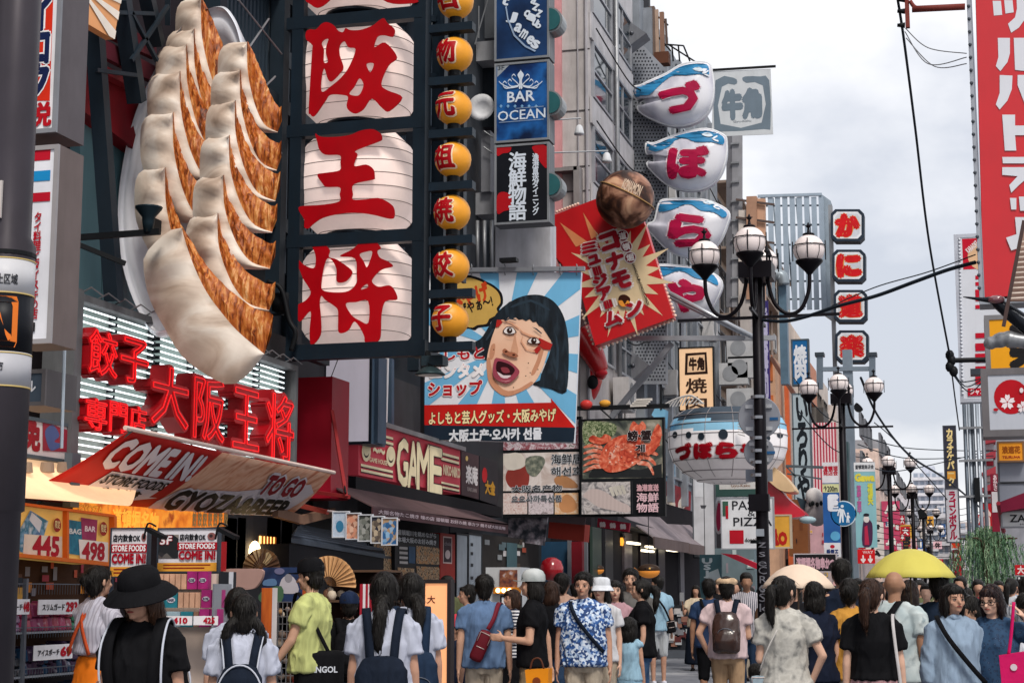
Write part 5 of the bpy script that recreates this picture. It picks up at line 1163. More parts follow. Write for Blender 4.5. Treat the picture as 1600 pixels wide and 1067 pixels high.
obj('rack_frame',G().box((a.x,38.1,0.02),(b.x,38.5,a.z)),mat('33363c',.5),rk);obj('rack_foot',G().box((a.x-.05,37.9,0.02),(b.x+.05,38.6,.2)),mat('5a5f68',.5),rk)
for k in range(28):x,z=random.uniform(a.x,b.x-.1),random.uniform(.25,a.z-.15);obj('leaflet',G().box((x,38.07-random.random()*.04,z),(x+.14,38.095,z+.12)),mat(random.choice(['c9ccd0','8a8a90','a87a6a','5a6a7a','e0dcdc','6a3a3a']),.5),rk)
b3=block('slim_building','dark slim building with white pilaster behind the small yellow lanterns',-14,-7.6,24.2,30.5,17,mat('2c3036',.6,dirt=.3))
for nm,x0,x1,y0,y1,Y,c in (('white_pilaster',722,742,-20,420,25.6,'c6c6ca'),('grey_panel',744,772,66,96,25.5,'8d8e92'),('grey_panel',740,772,302,336,25.5,'85868b'),('vent_box',752,766,205,300,25.4,'73747a'),('dark_window',748,774,100,200,25.9,'1c232c'),('window_frame',742,775,-20,62,26,'4a4d52'),('wall_panel',774,860,352,425,26.3,'c0c0c6'),('wall_panel',742,774,340,425,26.4,'9a9ca0')):
    a,b=atY(x0,(y0+y1)/2,Y),atY(x1,(y0+y1)/2,Y);obj(nm,G().box((a.x,Y,atY(x0,y1,Y).z),(b.x,Y+.4,atY(x0,y0,Y).z)),mat(c,.6,dirt=.35),b3)
for x in (746,757,768):a,b=atY(x,345,25.4),atY(x,425,25.4);obj('drain_pipe',G().tube([a,b],.03,8),GREYM,b3,True)
for a,b in (((742,70),(762,0)),((756,205),(770,215)),((756,230),(770,240)),((748,10),(748,60))):obj('stay_rod',G().tube([atY(*a,25.3),atY(*b,25.3)],.012,5),GREYM,b3)
c=atY(752,168,25.2);dish=thing('satellite_dish','pale round dish on the white pilaster beside the yellow lanterns','dish',tuple(c));obj('bowl',G().lathe([(.02,.12),(.14,.09),(.22,0),(.225,-.01),(.12,.07),(.01,.10)],c,18,axis='Y'),mat('c9cace',.4),dish,True)
def tenant(lab,y0,y1,face):return Sign('tenant_sign',lab,'sign','Y',25.0,(776,y0,855,y1),face,.35,frame=mat('8e9196',.4,.4,dirt=.3),fw=.035,body=mat('6b6e73',.5,dirt=.3),group='upright tenant signs')
NV=ramp_mat(['0d1a30','14294a','1c3c68','10203c'],'noise',.9,rough=.35)
S=tenant('dark blue Jazz Club James sign, topmost of the upright tenant signs',-70,90,NV)
LW=mat('cfd8e4',.5,var=.02)
for q,x,y,r_ in (('S',797,-12,-.3),('t',790,2,-.4),('J',800,28,-.3),('a',810,44,-.5),('m',819,54,-.6),('e',829,63,-.6),('s',837,70,-.5)):S.text(q,(x-6,y-8,x+6,y+8) if q=='J' else (x-5,y-6,x+5,y+6),LW,.04,rot=r_)
for q,x,y in (('J',832,-14),('a',834,2),('z',837,12),('z',842,22),('c',823,22),('l',830,28),('u',836,36),('b',842,40)):S.text(q,(x-3,y-5,x+4,y+5),LW,.04,rot=-.5)
S.poly([(792,10),(795,30),(805,55),(822,72),(838,80),(836,82),(820,74),(803,57),(793,31),(790,12)],mat('8fa3bd',.5));S.done()
S=tenant('blue BAR OCEAN sign with a white ornament, second of the upright tenant signs',100,218,ramp_mat(['0b1830','0d2a5c','1e5a9c','0a1c3c','081226'],'noise',1.1,rough=.35))
S.poly([(777,101),(797,101),(777,121)],mat('8d949c',.5));S.text('3F',(778,103,788,110),mat('3a4048',.5),.02)
S.text('BAR',(793,143,835,159),LW,.02);S.text('OCEAN',(778,172,852,187),LW,.01)
for k in range(6):S.text('+',(781+k*11,164,785+k*11,169),mat('8fc0e8',.5),.02)
S.rect(780,189,850,190,mat('8d9cb0',.5));S.rect(806,168,850,169,mat('8d9cb0',.5))
for sg in (-1,1):
    X=lambda x:814+sg*x
    S.poly([(X(1),112),(X(5),118),(X(2),126),(X(3),138),(X(0),138),(X(0),112)],LW,curve=3)
    for a,b,c_ in ((8,120,6),(14,128,5),(22,131,5)):
        P=crom([(X(2),134),(X(a),b+8),(X(a+6),b+2),(X(a+3),b-3),(X(a),b)],4);S.poly([(x,y-.9) for x,y in P]+[(x,y+.9) for x,y in reversed(P)],LW)
    P=crom([(X(4),136),(X(16),138),(X(28),133),(X(34),128)],4);S.poly([(x,y-.7) for x,y in P]+[(x,y+.9) for x,y in reversed(P)],LW)
S.done()
S=tenant('black and red seafood sign 海鮮物語, third of the upright tenant signs',228,346,mat('16181e',.4))
RD=mat('a8121c',.5)
S.poly([(777,229),(798,229),(796,238),(786,240),(777,244)],RD,curve=3);S.poly([(832,229),(855,229),(855,262),(846,256),(836,240)],RD,curve=3);S.poly([(777,306),(788,300),(800,308),(800,326),(788,330),(777,334)],RD,curve=3)
S.text('海鮮物語',(795,238,822,344),LW,.025,vert=True);S.text('漁港直送ダイニング',(832,240,842,336),LW,.03,vert=True);S.done()
for k,y in enumerate((30,160,288)):
    root=thing('half_round_lamp','teal glass half round lamp, %s beside the tenant signs'%['highest','middle','lowest'][k],'lamp',tuple(atY(860,y+16,25)),'half round teal lamps')
    pts=[(858,y-17)]+[(858+17*math.cos(R(a)),y-17*math.sin(R(a))) for a in range(75,-76,-15)]+[(858,y+17)]
    obj('glass',G().prism([atY(*p,24.98) for p in pts],(0,.02,0),mat('2f5c60',.2,var=.2)),None,root)
    out=[(856,y-20)]+[(858+21*math.cos(R(a)),y+1-20*math.sin(R(a))) for a in range(80,-81,-16)]+[(856,y+21)]
    obj('rim',G().prism([atY(*p,25.01) for p in out],(0,.3,0),mat('8a8f92',.35,.5)),None,root)
b4=block('concrete_building','grey concrete building with pink strip and dark side windows',-16,-6.95,31,35.6,19,CONC)
for nm,x0,x1,c in (('white_strip',858,866,'d0ced0'),('pink_strip',866,877,'d4979a')):
    a,b=atY(x0,200,30.9),atY(x1,200,30.9);obj(nm,G().box((a.x,30.9,2),(b.x,31.02,18)),mat(c,.6,dirt=.3),b4)
for y in (80,175,262,300):a,b=atY(877,y,30.98),atY(921,y,30.98);obj('joint',G().box((a.x,30.985,a.z-.012),(b.x,31.01,a.z+.012)),mat('4c484a',.8),b4)
for x in (903,916):a=atY(x,100,30.97);obj('pipe',G().tube([(a.x,30.95,3),(a.x,30.95,18)],.03 if x>910 else .014,8),mat('98959a',.5),b4,True)
a,b=atY(866,270,30.8),atY(903,262,30.8);obj('duct',G().box((a.x,30.7,a.z),(b.x,30.99,b.z)),mat('8a8686',.6,dirt=.4),b4)
a=atY(898,330,30.8);obj('duct',G().box((a.x,30.7,a.z),(a.x+.12,30.99,b.z)),mat('8a8686',.6,dirt=.4),b4)
for k in range(7):
    z0=6.0+k*1.75
    win(b4,-6.93,31.35,33.2,z0,z0+1.15,mat('9a9ca2',.4,.4),.05,1,2);win(b4,-6.93,33.4,35.3,z0,z0+1.15,mat('9a9ca2',.4,.4),.05,2,2)
    obj('spandrel',G().box((-6.94,31.2,z0+1.18),(-6.90,35.5,z0+1.72)),mat('b5b3b6',.6,dirt=.3),b4)
obj('pipe',G().tube([(-6.82,33.3,4),(-6.82,33.3,17)],.05,8),GREYM,b4,True)
for lab,x0,x1,y,hx in (('white arm floodlight reaching over the concrete wall',862,950,239,948),('short arm lamp above the round ball',862,908,188,905)):
    root=thing('arm_lamp',lab,'lamp',tuple(atY(x0,y,29)));a,b=atY(x0,y,29),atY(x1,y-3,29);obj('arm',G().tube([a,b],.015,6),mat('b9bbc0',.4),root)
    c=atY(hx,y+(8 if hx>940 else 16),29);obj('lamp_head',G().lathe([(.03,.10),(.06,.07),(.09,-.05),(.095,-.08),(.02,-.09)],c,14),mat('c9cbd0',.4),root,True)
def wedge(lab,pts,Y,bolt):
    root=thing('wedge_bracket',lab,'bracket',tuple(atY(*pts[-1],Y)));obj('plate',G().prism([atY(*p,Y) for p in pts],(0,.5,0),mat('7e8086',.4,.4,dirt=.3)),None,root);obj('bolt',G().ell(atY(*bolt,Y),.05,8),mat('5a5c62',.3,.6),root,True)
wedge('upper grey triangular bracket above the dotted panel',[(971,26),(1010,52),(972,80)],35.2,(987,52));wedge('lower grey triangular bracket below the museum sign',[(973,538),(1014,570),(974,606)],35.0,(989,571))
SKYB=mat('6fb2da',.5,var=.05);WHT=mat('e0e3ea',.5,var=.04)
S=Sign('comedy_billboard','blue rayed billboard with a shouting bob haired woman in red glasses','billboard','Y',22.0,(661,422,908,692),WHT,.08,pts=[(669,428),(908,425),(897,692),(661,687)])
c0=(785,545)
out=[(669,428),(908,425),(899,668),(662,664)]
def clip(poly,cl):
    A2=sum(cl[i][0]*cl[(i+1)%len(cl)][1]-cl[(i+1)%len(cl)][0]*cl[i][1] for i in range(len(cl)))
    for i in range(len(cl)):
        A,B=cl[i],cl[(i+1)%len(cl)];fn=lambda p:((B[0]-A[0])*(p[1]-A[1])-(B[1]-A[1])*(p[0]-A[0]))*(1 if A2>0 else-1);new=[]
        for j in range(len(poly)):
            P1,P2=poly[j],poly[(j+1)%len(poly)];f1,f2=fn(P1),fn(P2)
            if f1>=0:new.append(P1)
            if (f1>=0) != (f2>=0):t=f1/(f1-f2);new.append((P1[0]+(P2[0]-P1[0])*t,P1[1]+(P2[1]-P1[1])*t))
        poly=new
        if not poly:return []
    return poly
for k in range(13):
    a0=k*360/13+4;a1=a0+14
    P=clip([c0,(c0[0]+400*math.cos(R(a0)),c0[1]+400*math.sin(R(a0))),(c0[0]+400*math.cos(R(a1)),c0[1]+400*math.sin(R(a1)))],out)
    if len(P)>2:S.poly(P,SKYB,'blue_ray',d=.004)
S.n=1
S.poly([(678,466),(680,452),(694,444),(700,434),(716,436),(730,430),(748,434),(760,440),(772,446),(784,458),(786,474),(780,484),(782,494),(768,502),(764,510),(748,512),(742,516),(728,514),(716,526),(718,512),(690,500),(678,492),(670,478)],mat('17171a',.5),'speech_bubble',curve=3)
S.poly([(681,467),(684,455),(697,447),(703,438),(717,439),(731,434),(747,438),(770,449),(780,460),(782,473),(776,482),(778,491),(765,498),(760,506),(746,508),(738,512),(722,508),(692,497),(681,489),(674,478)],mat('c9a456',.5),'speech_bubble',curve=3)
S.text('みやげ',(702,450,764,478),mat('c2401c',.5),.05,rot=.28);S.text('あげやぁ〜!',(706,470,770,488),mat('1c1a1a',.5),.03,rot=.24)
HB=ramp_mat(['0b1218','141e27','24323d'],'noise',5,(3,1,.6),rough=.5,dist=.6);HL=mat('2c3a46',.5);FC=ramp_mat(['dfae90','ebc0a4','f0caae'],'noise',1.2,rough=.5);SD=mat('c98f70',.5,var=.05)
S.poly([(843,461),(817,463),(794,474),(776,490),(763,512),(750,530),(726,542),(738,553),(756,562),(776,560),(790,520),(850,500),(870,560),(850,590),(832,600),(858,607),(884,613),(889,560),(887,520),(879,490),(864,470)],HB,'hair',curve=4)
S.poly([(790,482),(778,504),(768,530),(761,560),(761,580),(764,596),(774,610),(790,619),(810,614),(832,601),(846,580),(858,545),(864,520),(850,498),(820,484)],FC,'face',curve=4)
S.poly([(761,562),(766,560),(770,585),(780,603),(794,611),(812,607),(830,596),(832,601),(810,614),(790,619),(774,610),(764,596),(761,580)],SD,'jaw_shade',curve=2)
S.poly([(846,534),(852,536),(846,562),(836,584),(830,584),(840,560)],SD,'cheek_shade',curve=3);S.poly([(768,540),(774,538),(773,554),(768,562),(765,556)],SD,'cheek_shade',curve=3)
S.poly([(773,514),(779,503),(786,499),(790,501),(795,496),(800,499),(806,496),(811,500),(817,499),(822,502),(828,499),(833,504),(838,503),(842,509),(848,512),(854,521),(860,530),(868,545),(880,520),(878,490),(860,468),(828,461),(796,472),(776,490)],HB,'fringe')
S.poly([(842,604),(846,585),(858,556),(866,528),(884,540),(886,612),(866,608)],HB,'hair')
for P in ([(800,478),(830,468),(858,482),(856,485),(830,472),(802,481)],[(868,520),(874,545),(872,590),(869,590),(870,545)],[(760,530),(770,514),(772,516),(762,532)]):S.poly(P,HL,'hair_shine',curve=2)
GR=mat('b02a26',.4);GT=mat('dca484',.4)
for P in ([(777,500),(786,500),(785,505),(780,511),(775,512)],[(843,528),(864,538),(860,547),(850,546),(840,538)],[(846,545),(840,553),(833,549),(842,540)]):S.poly(P,GR,'glasses')
for P in ([(784,500),(800,504),(812,513),(811,515),(799,506),(784,502)],[(812,513),(818,519),(828,523),(843,528),(842,531),(827,526),(816,521)],[(819,521),(816,533),(824,546),(837,549),(836,551),(822,547),(814,534)]):S.poly(P,GT,'glasses')
for (x,y,rx,ry) in ((797,517,10,6.5),(835,533,10,5.5)):
    S.poly([(x-rx-1,y+1),(x-rx*.4,y-ry),(x+rx*.5,y-ry+1),(x+rx+1,y+3),(x+rx*.3,y+ry),(x-rx*.5,y+ry-1)],mat('4a2a20',.5),'eye',curve=3);S.poly([(x-rx+1,y+1),(x-rx*.4,y-ry+1.5),(x+rx*.5,y-ry+2.5),(x+rx-1,y+2.5),(x+rx*.3,y+ry-1.5),(x-rx*.5,y+ry-2)],mat('eae4e2',.4),'eye',curve=3)
    S.disc(x,y,4.4,4.6,mat('33201a',.3),'eye');S.disc(x+1,y-1.4,1.3,1.3,mat('e8e8e8',.3),'eye');S.poly([(x-rx+2,y+ry+2),(x,y+ry+4),(x+rx-2,y+ry+3),(x,y+ry+5)],SD,'eye_bag',curve=2)
S.poly([(789,502),(797,497),(808,500),(808,501.5),(797,499.5),(790,503)],HL,'eyebrow');S.poly([(832,511),(840,514),(848,521),(847,522.5),(839,516)],HL,'eyebrow')
S.poly([(806,520),(808,534),(811,550),(806,556),(800,548),(803,534)],mat('d9a384',.5),'nose',curve=3);S.poly([(786,549),(790,545),(797,550),(806,552),(811,557),(806,559),(797,557),(789,553)],mat('a86a50',.5),'nose',curve=3);S.disc(792,550,2.4,1.6,mat('4a2418',.5),'nostril',10);S.disc(804,555,2.4,1.4,mat('4a2418',.5),'nostril',10)
S.poly([(774,562),(784,561),(797,565),(811,577),(812,585),(800,597),(788,599),(772,588)],mat('9c4656',.4),'mouth',curve=3)
S.poly([(778,566),(787,566),(799,571),(806,579),(798,588),(786,586),(777,580)],mat('32141a',.4),'mouth',curve=3);S.poly([(778,581),(788,587),(800,587),(794,591.5),(784,590)],mat('e2cfd2',.4),'teeth',curve=2);S.poly([(784,575),(794,575),(798,582),(788,583)],mat('8a3a44',.4),'tongue',curve=3);S.poly([(780,594),(790,596),(800,594),(792,597.5)],mat('c9848c',.4),'lip_shine',curve=2)
for x,y in ((773,547),(827,568),(823,588),(830,583),(842,578),(804,606)):S.disc(x,y,1,1,mat('3a2018',.5),'freckle',8)
S.n=4
S.text('よしもと',(670,543,756,562),mat('b01c24',.5),.04,outline=mat('eee8ea',.5),ob=.09);S.text('エンタメ',(672,569,755,590),mat('c04048',.5),.0,outline=mat('f0ecee',.5),ob=.07)
S.text('ショップ',(670,596,753,618),mat('b01c24',.5),.05,outline=mat('eee8ea',.5),ob=.10)
S.poly([(663,633),(862,629),(861,622),(899,668),(662,664)],mat('c0201c',.45),'arrow');S.text('よしもと芸人グッズ・大阪みやげ',(670,641,868,661),mat('f0dca8',.5),.035,outline=mat('2a1512',.5),ob=.08)
S.poly([(661,664),(899,668),(897,691),(661,687)],mat('1b2836',.45),'lower_band');S.text('大阪土产·오사카 선물',(702,670,846,688),mat('d8dce4',.5),.05)
g=G();g.bar(S.px(655,424,.05),S.px(915,421,.05),.06);obj('top_pipe',g,mat('8b8f96',.4,.5),S.root)
for x in (700,738,790,834,876,902):obj('hook',G().tube(crom([tuple(S.px(x,414,.05)),tuple(S.px(x+2,419,.09)),tuple(S.px(x,424,.07)),tuple(S.px(x,430,.02))],3),.008,5),GREYM,S.root)
obj('floodlight_head',G().box(S.px(786,413,.2),S.px(812,406,.05)),BLACK,S.root);obj('side_pipe',G().bar(S.px(661,560,.02),S.px(661,700,.02),.05),BLACK,S.root)
S.done()
def seafood(lab,x0,y0,x1,y1,Y):return Sign('photo_board',lab,'billboard','Y',Y,(x0,y0,x1,y1),mat('16181c',.5),.12,frame=BLACK,fw=.03)
PF=lambda cols,s,sc=9,kind='noise':ramp_mat(cols,kind,sc,seed=s,lo=.3,hi=.72,dist=1.2)
S=seafood('left food photo board with Korean and Chinese lettering',783,655,906,805,27.2)
S.rect(785,657,904,702,PF(['b8a8b0','8a3a44','d8c8d0','6a6a5a'],1),'food_photo');S.rect(784,707,905,766,PF(['cfc0b8','ded4d0','c0aea6','d8ccc8'],2,3),'food_photo')
S.poly([(800,728),(824,728),(826,756),(812,766),(796,760),(790,744)],mat('8c3a34',.4),'sauce_bowl',curve=4);S.poly([(786,712),(814,708),(820,728),(794,734)],mat('d8cfc4',.4),'egg',curve=3);S.poly([(822,716),(844,712),(852,722),(838,744),(824,738)],ramp_mat(['4a5048','6f7468','9a9a88'],'noise',14),'shellfish',curve=3);S.poly([(866,748),(880,742),(898,752),(902,762),(874,760)],mat('b8845c',.5),'shellfish',curve=3)
for k,(a,b) in enumerate(((784,824),(826,865),(867,904))):S.rect(a,770,b,803,PF([['c9a8a0','ddd0cc','a86a60'],['b8a8ac','d8ccd0','6a5a5a'],['c88a5a','e0b890','d8d0cc']][k],3+k,12),'food_photo')
S.poly([(874,786),(884,772),(896,778),(902,792),(892,800),(878,799)],mat('c98e60',.5),'shrimp',curve=3)
for t,b in (('海鲜居酒屋',(862,709,943,724)),('해선호프집',(862,729,942,742)),('大阪名产物',(800,758,878,768)),('오오사까특산품',(800,774,878,784))):S.text(t,b,mat('17171b',.5),.02,outline=mat('cfd3da',.5),ob=.06)
S.done()
S=seafood('right food photo board with a large red crab and a black name panel',909,656,1036,804,27.0)
S.rect(910,657,1035,747,PF(['2c3030','4a5048','8a8678','c0b8ac'],7,3),'food_photo')
CR=ramp_mat(['9c2f22','c04a34','d86a4c','e89a80'],'noise',7,rough=.4,dist=1.5,bump=.4);CR2=ramp_mat(['b0402e','d8765a','e8b8a4'],'noise',12,rough=.4,dist=1)
S.poly([(920,742),(930,726),(1000,734),(1034,724),(1034,746),(920,746)],mat('26282a',.5),'dark_plate');S.poly([(912,660),(930,658),(960,662),(962,676),(946,690),(926,700),(912,690)],ramp_mat(['2a3a24','4f5f3c','8a9470','c4c0a4'],'noise',16,dist=2),'herbs',curve=3)
for k in range(5):
    y=700+k*7.5;S.poly([(940,y-4),(928,y-8+k),(913,y-3+k*2),(913,y+k*2),(928,y-2+k),(941,y+2)],CR2,'crab_leg',curve=2)
    x=1006+k*3;S.poly([(996,726-k*9),(1012,728-k*10),(x+14,742-k*15),(x+16,738-k*15),(1014,722-k*10),(997,720-k*9)],CR2,'crab_leg',curve=2)
S.poly([(936,722),(942,702),(954,688),(972,680),(992,680),(1006,690),(1008,708),(998,722),(976,734),(954,738),(942,732)],CR,'crab_body',curve=4)
S.poly([(950,716),(958,700),(976,692),(990,694),(986,700),(970,704),(958,718)],CR2,'crab_shell_light',curve=3)
for P in ([(948,692),(934,694),(920,688),(926,680),(938,684),(946,678),(956,684)],[(988,682),(984,670),(990,658),(998,664),(1004,658),(1010,668),(1000,682)],[(1006,700),(1016,692),(1020,676),(1028,662),(1034,672),(1032,690),(1022,706),(1010,712)]):S.poly(P,CR,'crab_claw',curve=3)
for k in range(26):x,y=random.uniform(944,1002),random.uniform(690,728);S.disc(x,y,random.uniform(.8,2),random.uniform(.8,1.6),mat(random.choice(['eab09a','f0d0c0','a83a28']),.4),'shell_spot',8)
S.text('螃·蟹',(982,673,1018,688),mat('26181a',.5),.05,outline=mat('d8d0d0',.5),ob=.08);S.text('게',(994,695,1008,706),mat('26181a',.5),.05,outline=mat('d8d0d0',.5),ob=.08);S.text('蟹セロ',(996,708,1012,713),mat('26181a',.5),.03)
S.rect(910,753,986,803,PF(['3a3a3c','8a8688','c8c0be','5a5654'],9,7),'food_photo');SQ=ramp_mat(['c9b8b4','ddd2ce','a89490'],'X',14,dist=.5)
S.poly([(912,774),(926,764),(946,768),(966,782),(984,790),(984,800),(962,798),(936,792),(922,782)],SQ,'squid',curve=3)
for k in range(4):S.poly([(952+k*6,762-k),(957+k*6,760-k),(962+k*6,774-k),(958+k*6,776-k)],mat('cfc8bc',.5),'squid_ring')
S.text('漁港直送',(996,757,1030,767),mat('d8a8b0',.5),.05);S.text('海鮮',(996,770,1030,784),mat('dcb8c0',.5),.025);S.text('物語',(996,786,1030,800),mat('dcb8c0',.5),.025);S.rect(988,752,990,803,mat('2a2a2e',.5));S.done()
obj('hanging_beam',G().bar(atY(900,638,27.05),atY(1046,634,27.05),.07),BLACK,label='black beam carrying the crab photo board',cat='beam')
pc_=thing('prop_crab','red plastic crab prop lying on the black beam beside the octopus','statue',tuple(atY(925,638,26.9)));CRM2=mat('c23a36',.3)
obj('shell',G().ell(atY(916,632,26.9),(.11,.07,.08),10),CRM2,pc_,True);obj('yellow_food',G().ell(atY(945,630,26.9),(.10,.06,.06),10),mat('d89a3a',.5),pc_,True)
for k in range(4):obj('food_stick',G().bar(atY(985+k*3,634-k*3,26.9),atY(1010+k*3,633-k*3,26.9),.04),mat('cfc8c0',.5),pc_)
S=Sign('flour_museum_sign','tilted red packet sign コナモンミュージアム with sunburst and bulb edges','sign','Y',30.0,(880,345,1050,540),mat('c00f18',.35,var=.06,spec=.5),.30,pts=[(866,336),(980,292),(1008,352),(1052,496),(930,540),(903,440),(868,402)])
BE=mat('d8c09a',.5,var=.1)
PKT=[(866,336),(980,292),(1008,352),(1052,496),(930,540),(905,450),(868,402)]
import itertools
cen=(970,432)
sp_=[]
for k in range(22):
    a=k*360/22+6;L_=74 if k%2 else 98
    sp_+=[(cen[0]+L_*math.cos(R(a))*.86,cen[1]+L_*math.sin(R(a))),(cen[0]+48*math.cos(R(a+8))*.86,cen[1]+52*math.sin(R(a+8)))]
S.poly(sp_,BE,'sunburst');S.poly([(875,348),(918,378),(900,386)],mat('d8885a',.5),'sunburst');S.poly([(911,332),(934,368),(924,374)],mat('d8885a',.5),'sunburst')
for k,(x,y) in enumerate(((903,382),(936,372),(960,362),(972,360))):pass
MR=mat('9c1224',.45);WO=mat('e9dfdc',.5)
tilt=R(17)
def bigc(ch,x,y,w,h):S.text(ch,(x-w/2,y-h/2,x+w/2,y+h/2),MR,.07,rot=tilt,outline=WO,ob=.17,d=.05)
S.n=2
ax=(math.sin(R(17)),math.cos(R(17)))
for ch,k in zip('コナモン',range(4)):bigc(ch,951+29*k*.32+2,378+30*k+(6 if ch=='ン' else 0),25,24) if ch != 'ン' else bigc('ン',991,481,24,22)
for ch,(x,y,w,h) in zip(('ミ','ュ','｜','ジ','ア','｜','ム'),((921,388,22,16),(929,406,17,12),(934,424,3,13),(939,440,21,18),(946,459,20,17),(951,476,3,12),(958,497,24,20))):bigc(ch,x,y,w,h)
for (x,y,t) in ((973,369,'道'),(979,386,'頓'),(985,403,'堀')):S.disc(x,y,9.5,9.5,WO,'badge');S.disc(x,y,8.2,8.2,mat('7a1626',.5),'badge');S.text(t,(x-5.5,y-5.5,x+5.5,y+5.5),WO,.04,rot=.2)
S.text('Dotonbori Konamon Museum',(966,443,1038,447),mat('1e1a1a',.5),.03,rot=-R(69)) if False else None
tx='DotonboriKonamonMuseum'
for k,q in enumerate(tx):S.text(q,(990+k*1.12-1.6,412+k*3.0,990+k*1.12+1.6,414.6+k*3.0),mat('1e1a1a',.5),.03)
S.disc(976,471,9,9,mat('e8963a',.4),'takoyaki');S.poly([(967,470),(969,463),(977,461),(985,466),(985,472),(981,470),(977,476),(973,470)],mat('3a1a10',.4),'takoyaki',curve=3)
S.done()
bulbm=mat('e8c9b8',.3);g=G();bm_=None
def bulbs(p,q,n):
    for k in range(n):
        t=(k+.5)/n;x,y=p[0]+(q[0]-p[0])*t,p[1]+(q[1]-p[1])*t;c=atY(x,y,30.12)
        o=bpy.data.objects.new('edge_bulb',bulbs.me);COL.objects.link(o);o.parent=S.root;o.location=c-Vector(S.root.location)
bulbs.me=mkmesh('edge_bulb',G().ell((0,0,0),.032,6),bulbm,True)
bulbs((1010,368),(1056,496),22);bulbs((1054,500),(934,546),18);bulbs((902,470),(928,540),11);bulbs((868,332),(905,318),9)
obj('support_pipe',G().tube([atY(1040,455,30.6),atY(1180,528,30.6)],.045,8),mat('a9acb2',.35,.5),S.root,True);obj('support_pipe',G().tube([atY(1040,462,30.7),atY(1165,524,30.7)],.03,8),mat('c9ccd2',.35,.5),S.root,True)
obj('support_pipe',G().bar(atY(985,529,30.8),atY(1212,528,30.8),.09),mat('9a9ca2',.4,.4),S.root);obj('support_pipe',G().bar(atY(1050,536,30.9),atY(955,652,30.9),.10),mat('8a8c92',.4,.4),S.root)
bl=thing('takoyaki_ball','weathered brown takoyaki ball printed with dark continents above the red packet','statue',tuple(atY(981,358,29.4)));c=atY(977,312,29.4);rr=46*30.6/F
BM=ramp_mat(['2a1a16','3a241c','5c3a2a','8a6250','a87c62','c49a7c'],'noise',2.6,rough=.45,lo=.36,hi=.66,dist=.8,bump=.1)
obj('ball',G().ell(c,rr,36),BM,bl,True)
M_=Matrix.Rotation(R(28),3,'Y')
obj('band',G().tube([c+M_ @ Vector((rr*1.02*math.cos(R(a)),rr*1.02*math.sin(R(a)),.08)) for a in range(0,361,12)],.012,5),mat('b08a5a',.4),bl,True)
g=G();text_on(g,'KONAMON',lambda u,v,d:c+Matrix.Rotation(R(30),3,'Y') @ Vector((u,-math.sqrt(max(.01,(rr+.02+d)**2-u*u-(v)**2)) ,v)) if False else c+Vector((.22,0,.10))+Vector((u*.9+v*.3,-math.sqrt(max(.01,(rr*1.03)**2-(.22+u*.9+v*.3)**2-(.1+v-u*.42)**2))-d,v-u*.42)),mat('c9b09a',.5),.04,.004,1,w=.34,h=.20)
me=mkmesh('lettering',g,None,False,tuple(bl.location));o=bpy.data.objects.new('lettering',me);COL.objects.link(o);o.parent=bl
oc=thing('octopus_statue','glossy red octopus sculpture behind the billboard and the packet sign','statue',tuple(atY(925,640,31.2)));OC=mat('b8161c',.25,var=.1,spec=.6);K=31.2*1.04/F
obj('head',G().ell(atY(908,575,31.4),(44*K*.8,.4,62*K),24),OC,oc,True);obj('head',G().ell(atY(892,500,31.5),(34*K,.35,60*K),20),OC,oc,True);obj('side_flap',G().prism([atY(*p,30.9) for p in ((866,340),(906,450),(903,470),(882,430),(866,398))],(0,.3,0),mat('c4323a',.35)),None,oc)
c=atY(934,592,31.0)
obj('tentacle',G().tube(crom([tuple(atY(*p,30.9)) for p in ((905,520),(922,545),(934,568),(940,582),(946,586))],5),list(np.linspace(.28,.09,21)),12),OC,oc,True);obj('eye',G().ell(atY(926,597,30.85),(.11,.05,.14),12),BLACK,oc,True);obj('eye_spot',G().ell(atY(935,572,30.8),(.05,.03,.06),8),mat('e8d8d0',.3),oc,True);obj('snout',G().ell(atY(940,583,30.8),(.12,.10,.06),10),mat('d8303a',.25),oc,True)
FO=[([(989,138),(1001,134),(1013,128),(1042,115),(1062,103),(1083,98),(1106,99),(1112,111),(1115,140),(1110,166),(1095,185),(1073,195),(1048,196),(1021,187),(1000,175),(997,166),(1008,165),(1005,152),(994,155)],[(990,139),(1013,130),(1042,117),(1062,105),(1083,100),(1104,101),(1108,112),(1106,120),(1094,116),(1073,118),(1050,119),(1030,134),(1015,148),(1001,150),(994,153)]),
 ([(1010,224),(1023,224),(1062,209),(1104,202),(1131,212),(1135,222),(1134,247),(1124,274),(1104,292),(1073,297),(1042,288),(1013,261),(1014,253),(1022,255),(1021,238),(1011,241)],[(1011,225),(1023,226),(1062,211),(1104,204),(1129,213),(1130,226),(1112,222),(1087,222),(1071,216),(1056,219),(1044,230),(1025,237),(1012,239)]),
 ([(1030,318),(1040,312),(1083,311),(1112,316),(1138,331),(1136,349),(1124,376),(1104,394),(1075,401),(1048,393),(1025,372),(1011,353),(1022,346),(1026,332)],[(1031,319),(1041,314),(1083,313),(1112,318),(1135,332),(1131,341),(1116,332),(1095,329),(1081,320),(1068,320),(1052,327),(1030,331)]),
 ([(1020,418),(1034,414),(1070,416),(1096,420),(1118,430),(1128,442),(1122,462),(1108,484),(1088,497),(1062,502),(1040,494),(1024,478),(1014,458),(1020,450),(1018,432)],[(1022,420),(1034,416),(1070,418),(1096,422),(1117,432),(1122,446),(1104,438),(1086,434),(1070,425),(1056,424),(1040,430),(1020,434)])]
FW=ramp_mat(['8d8f9c','b9b8c4','d0cfd8','d8d8de'],'noise',1.4,(1,1,.5),rough=.3,lo=.3,hi=.6);FB=mat('2f7aa8',.35,var=.22,sc=2);MG=mat('a41440',.35,var=.12)
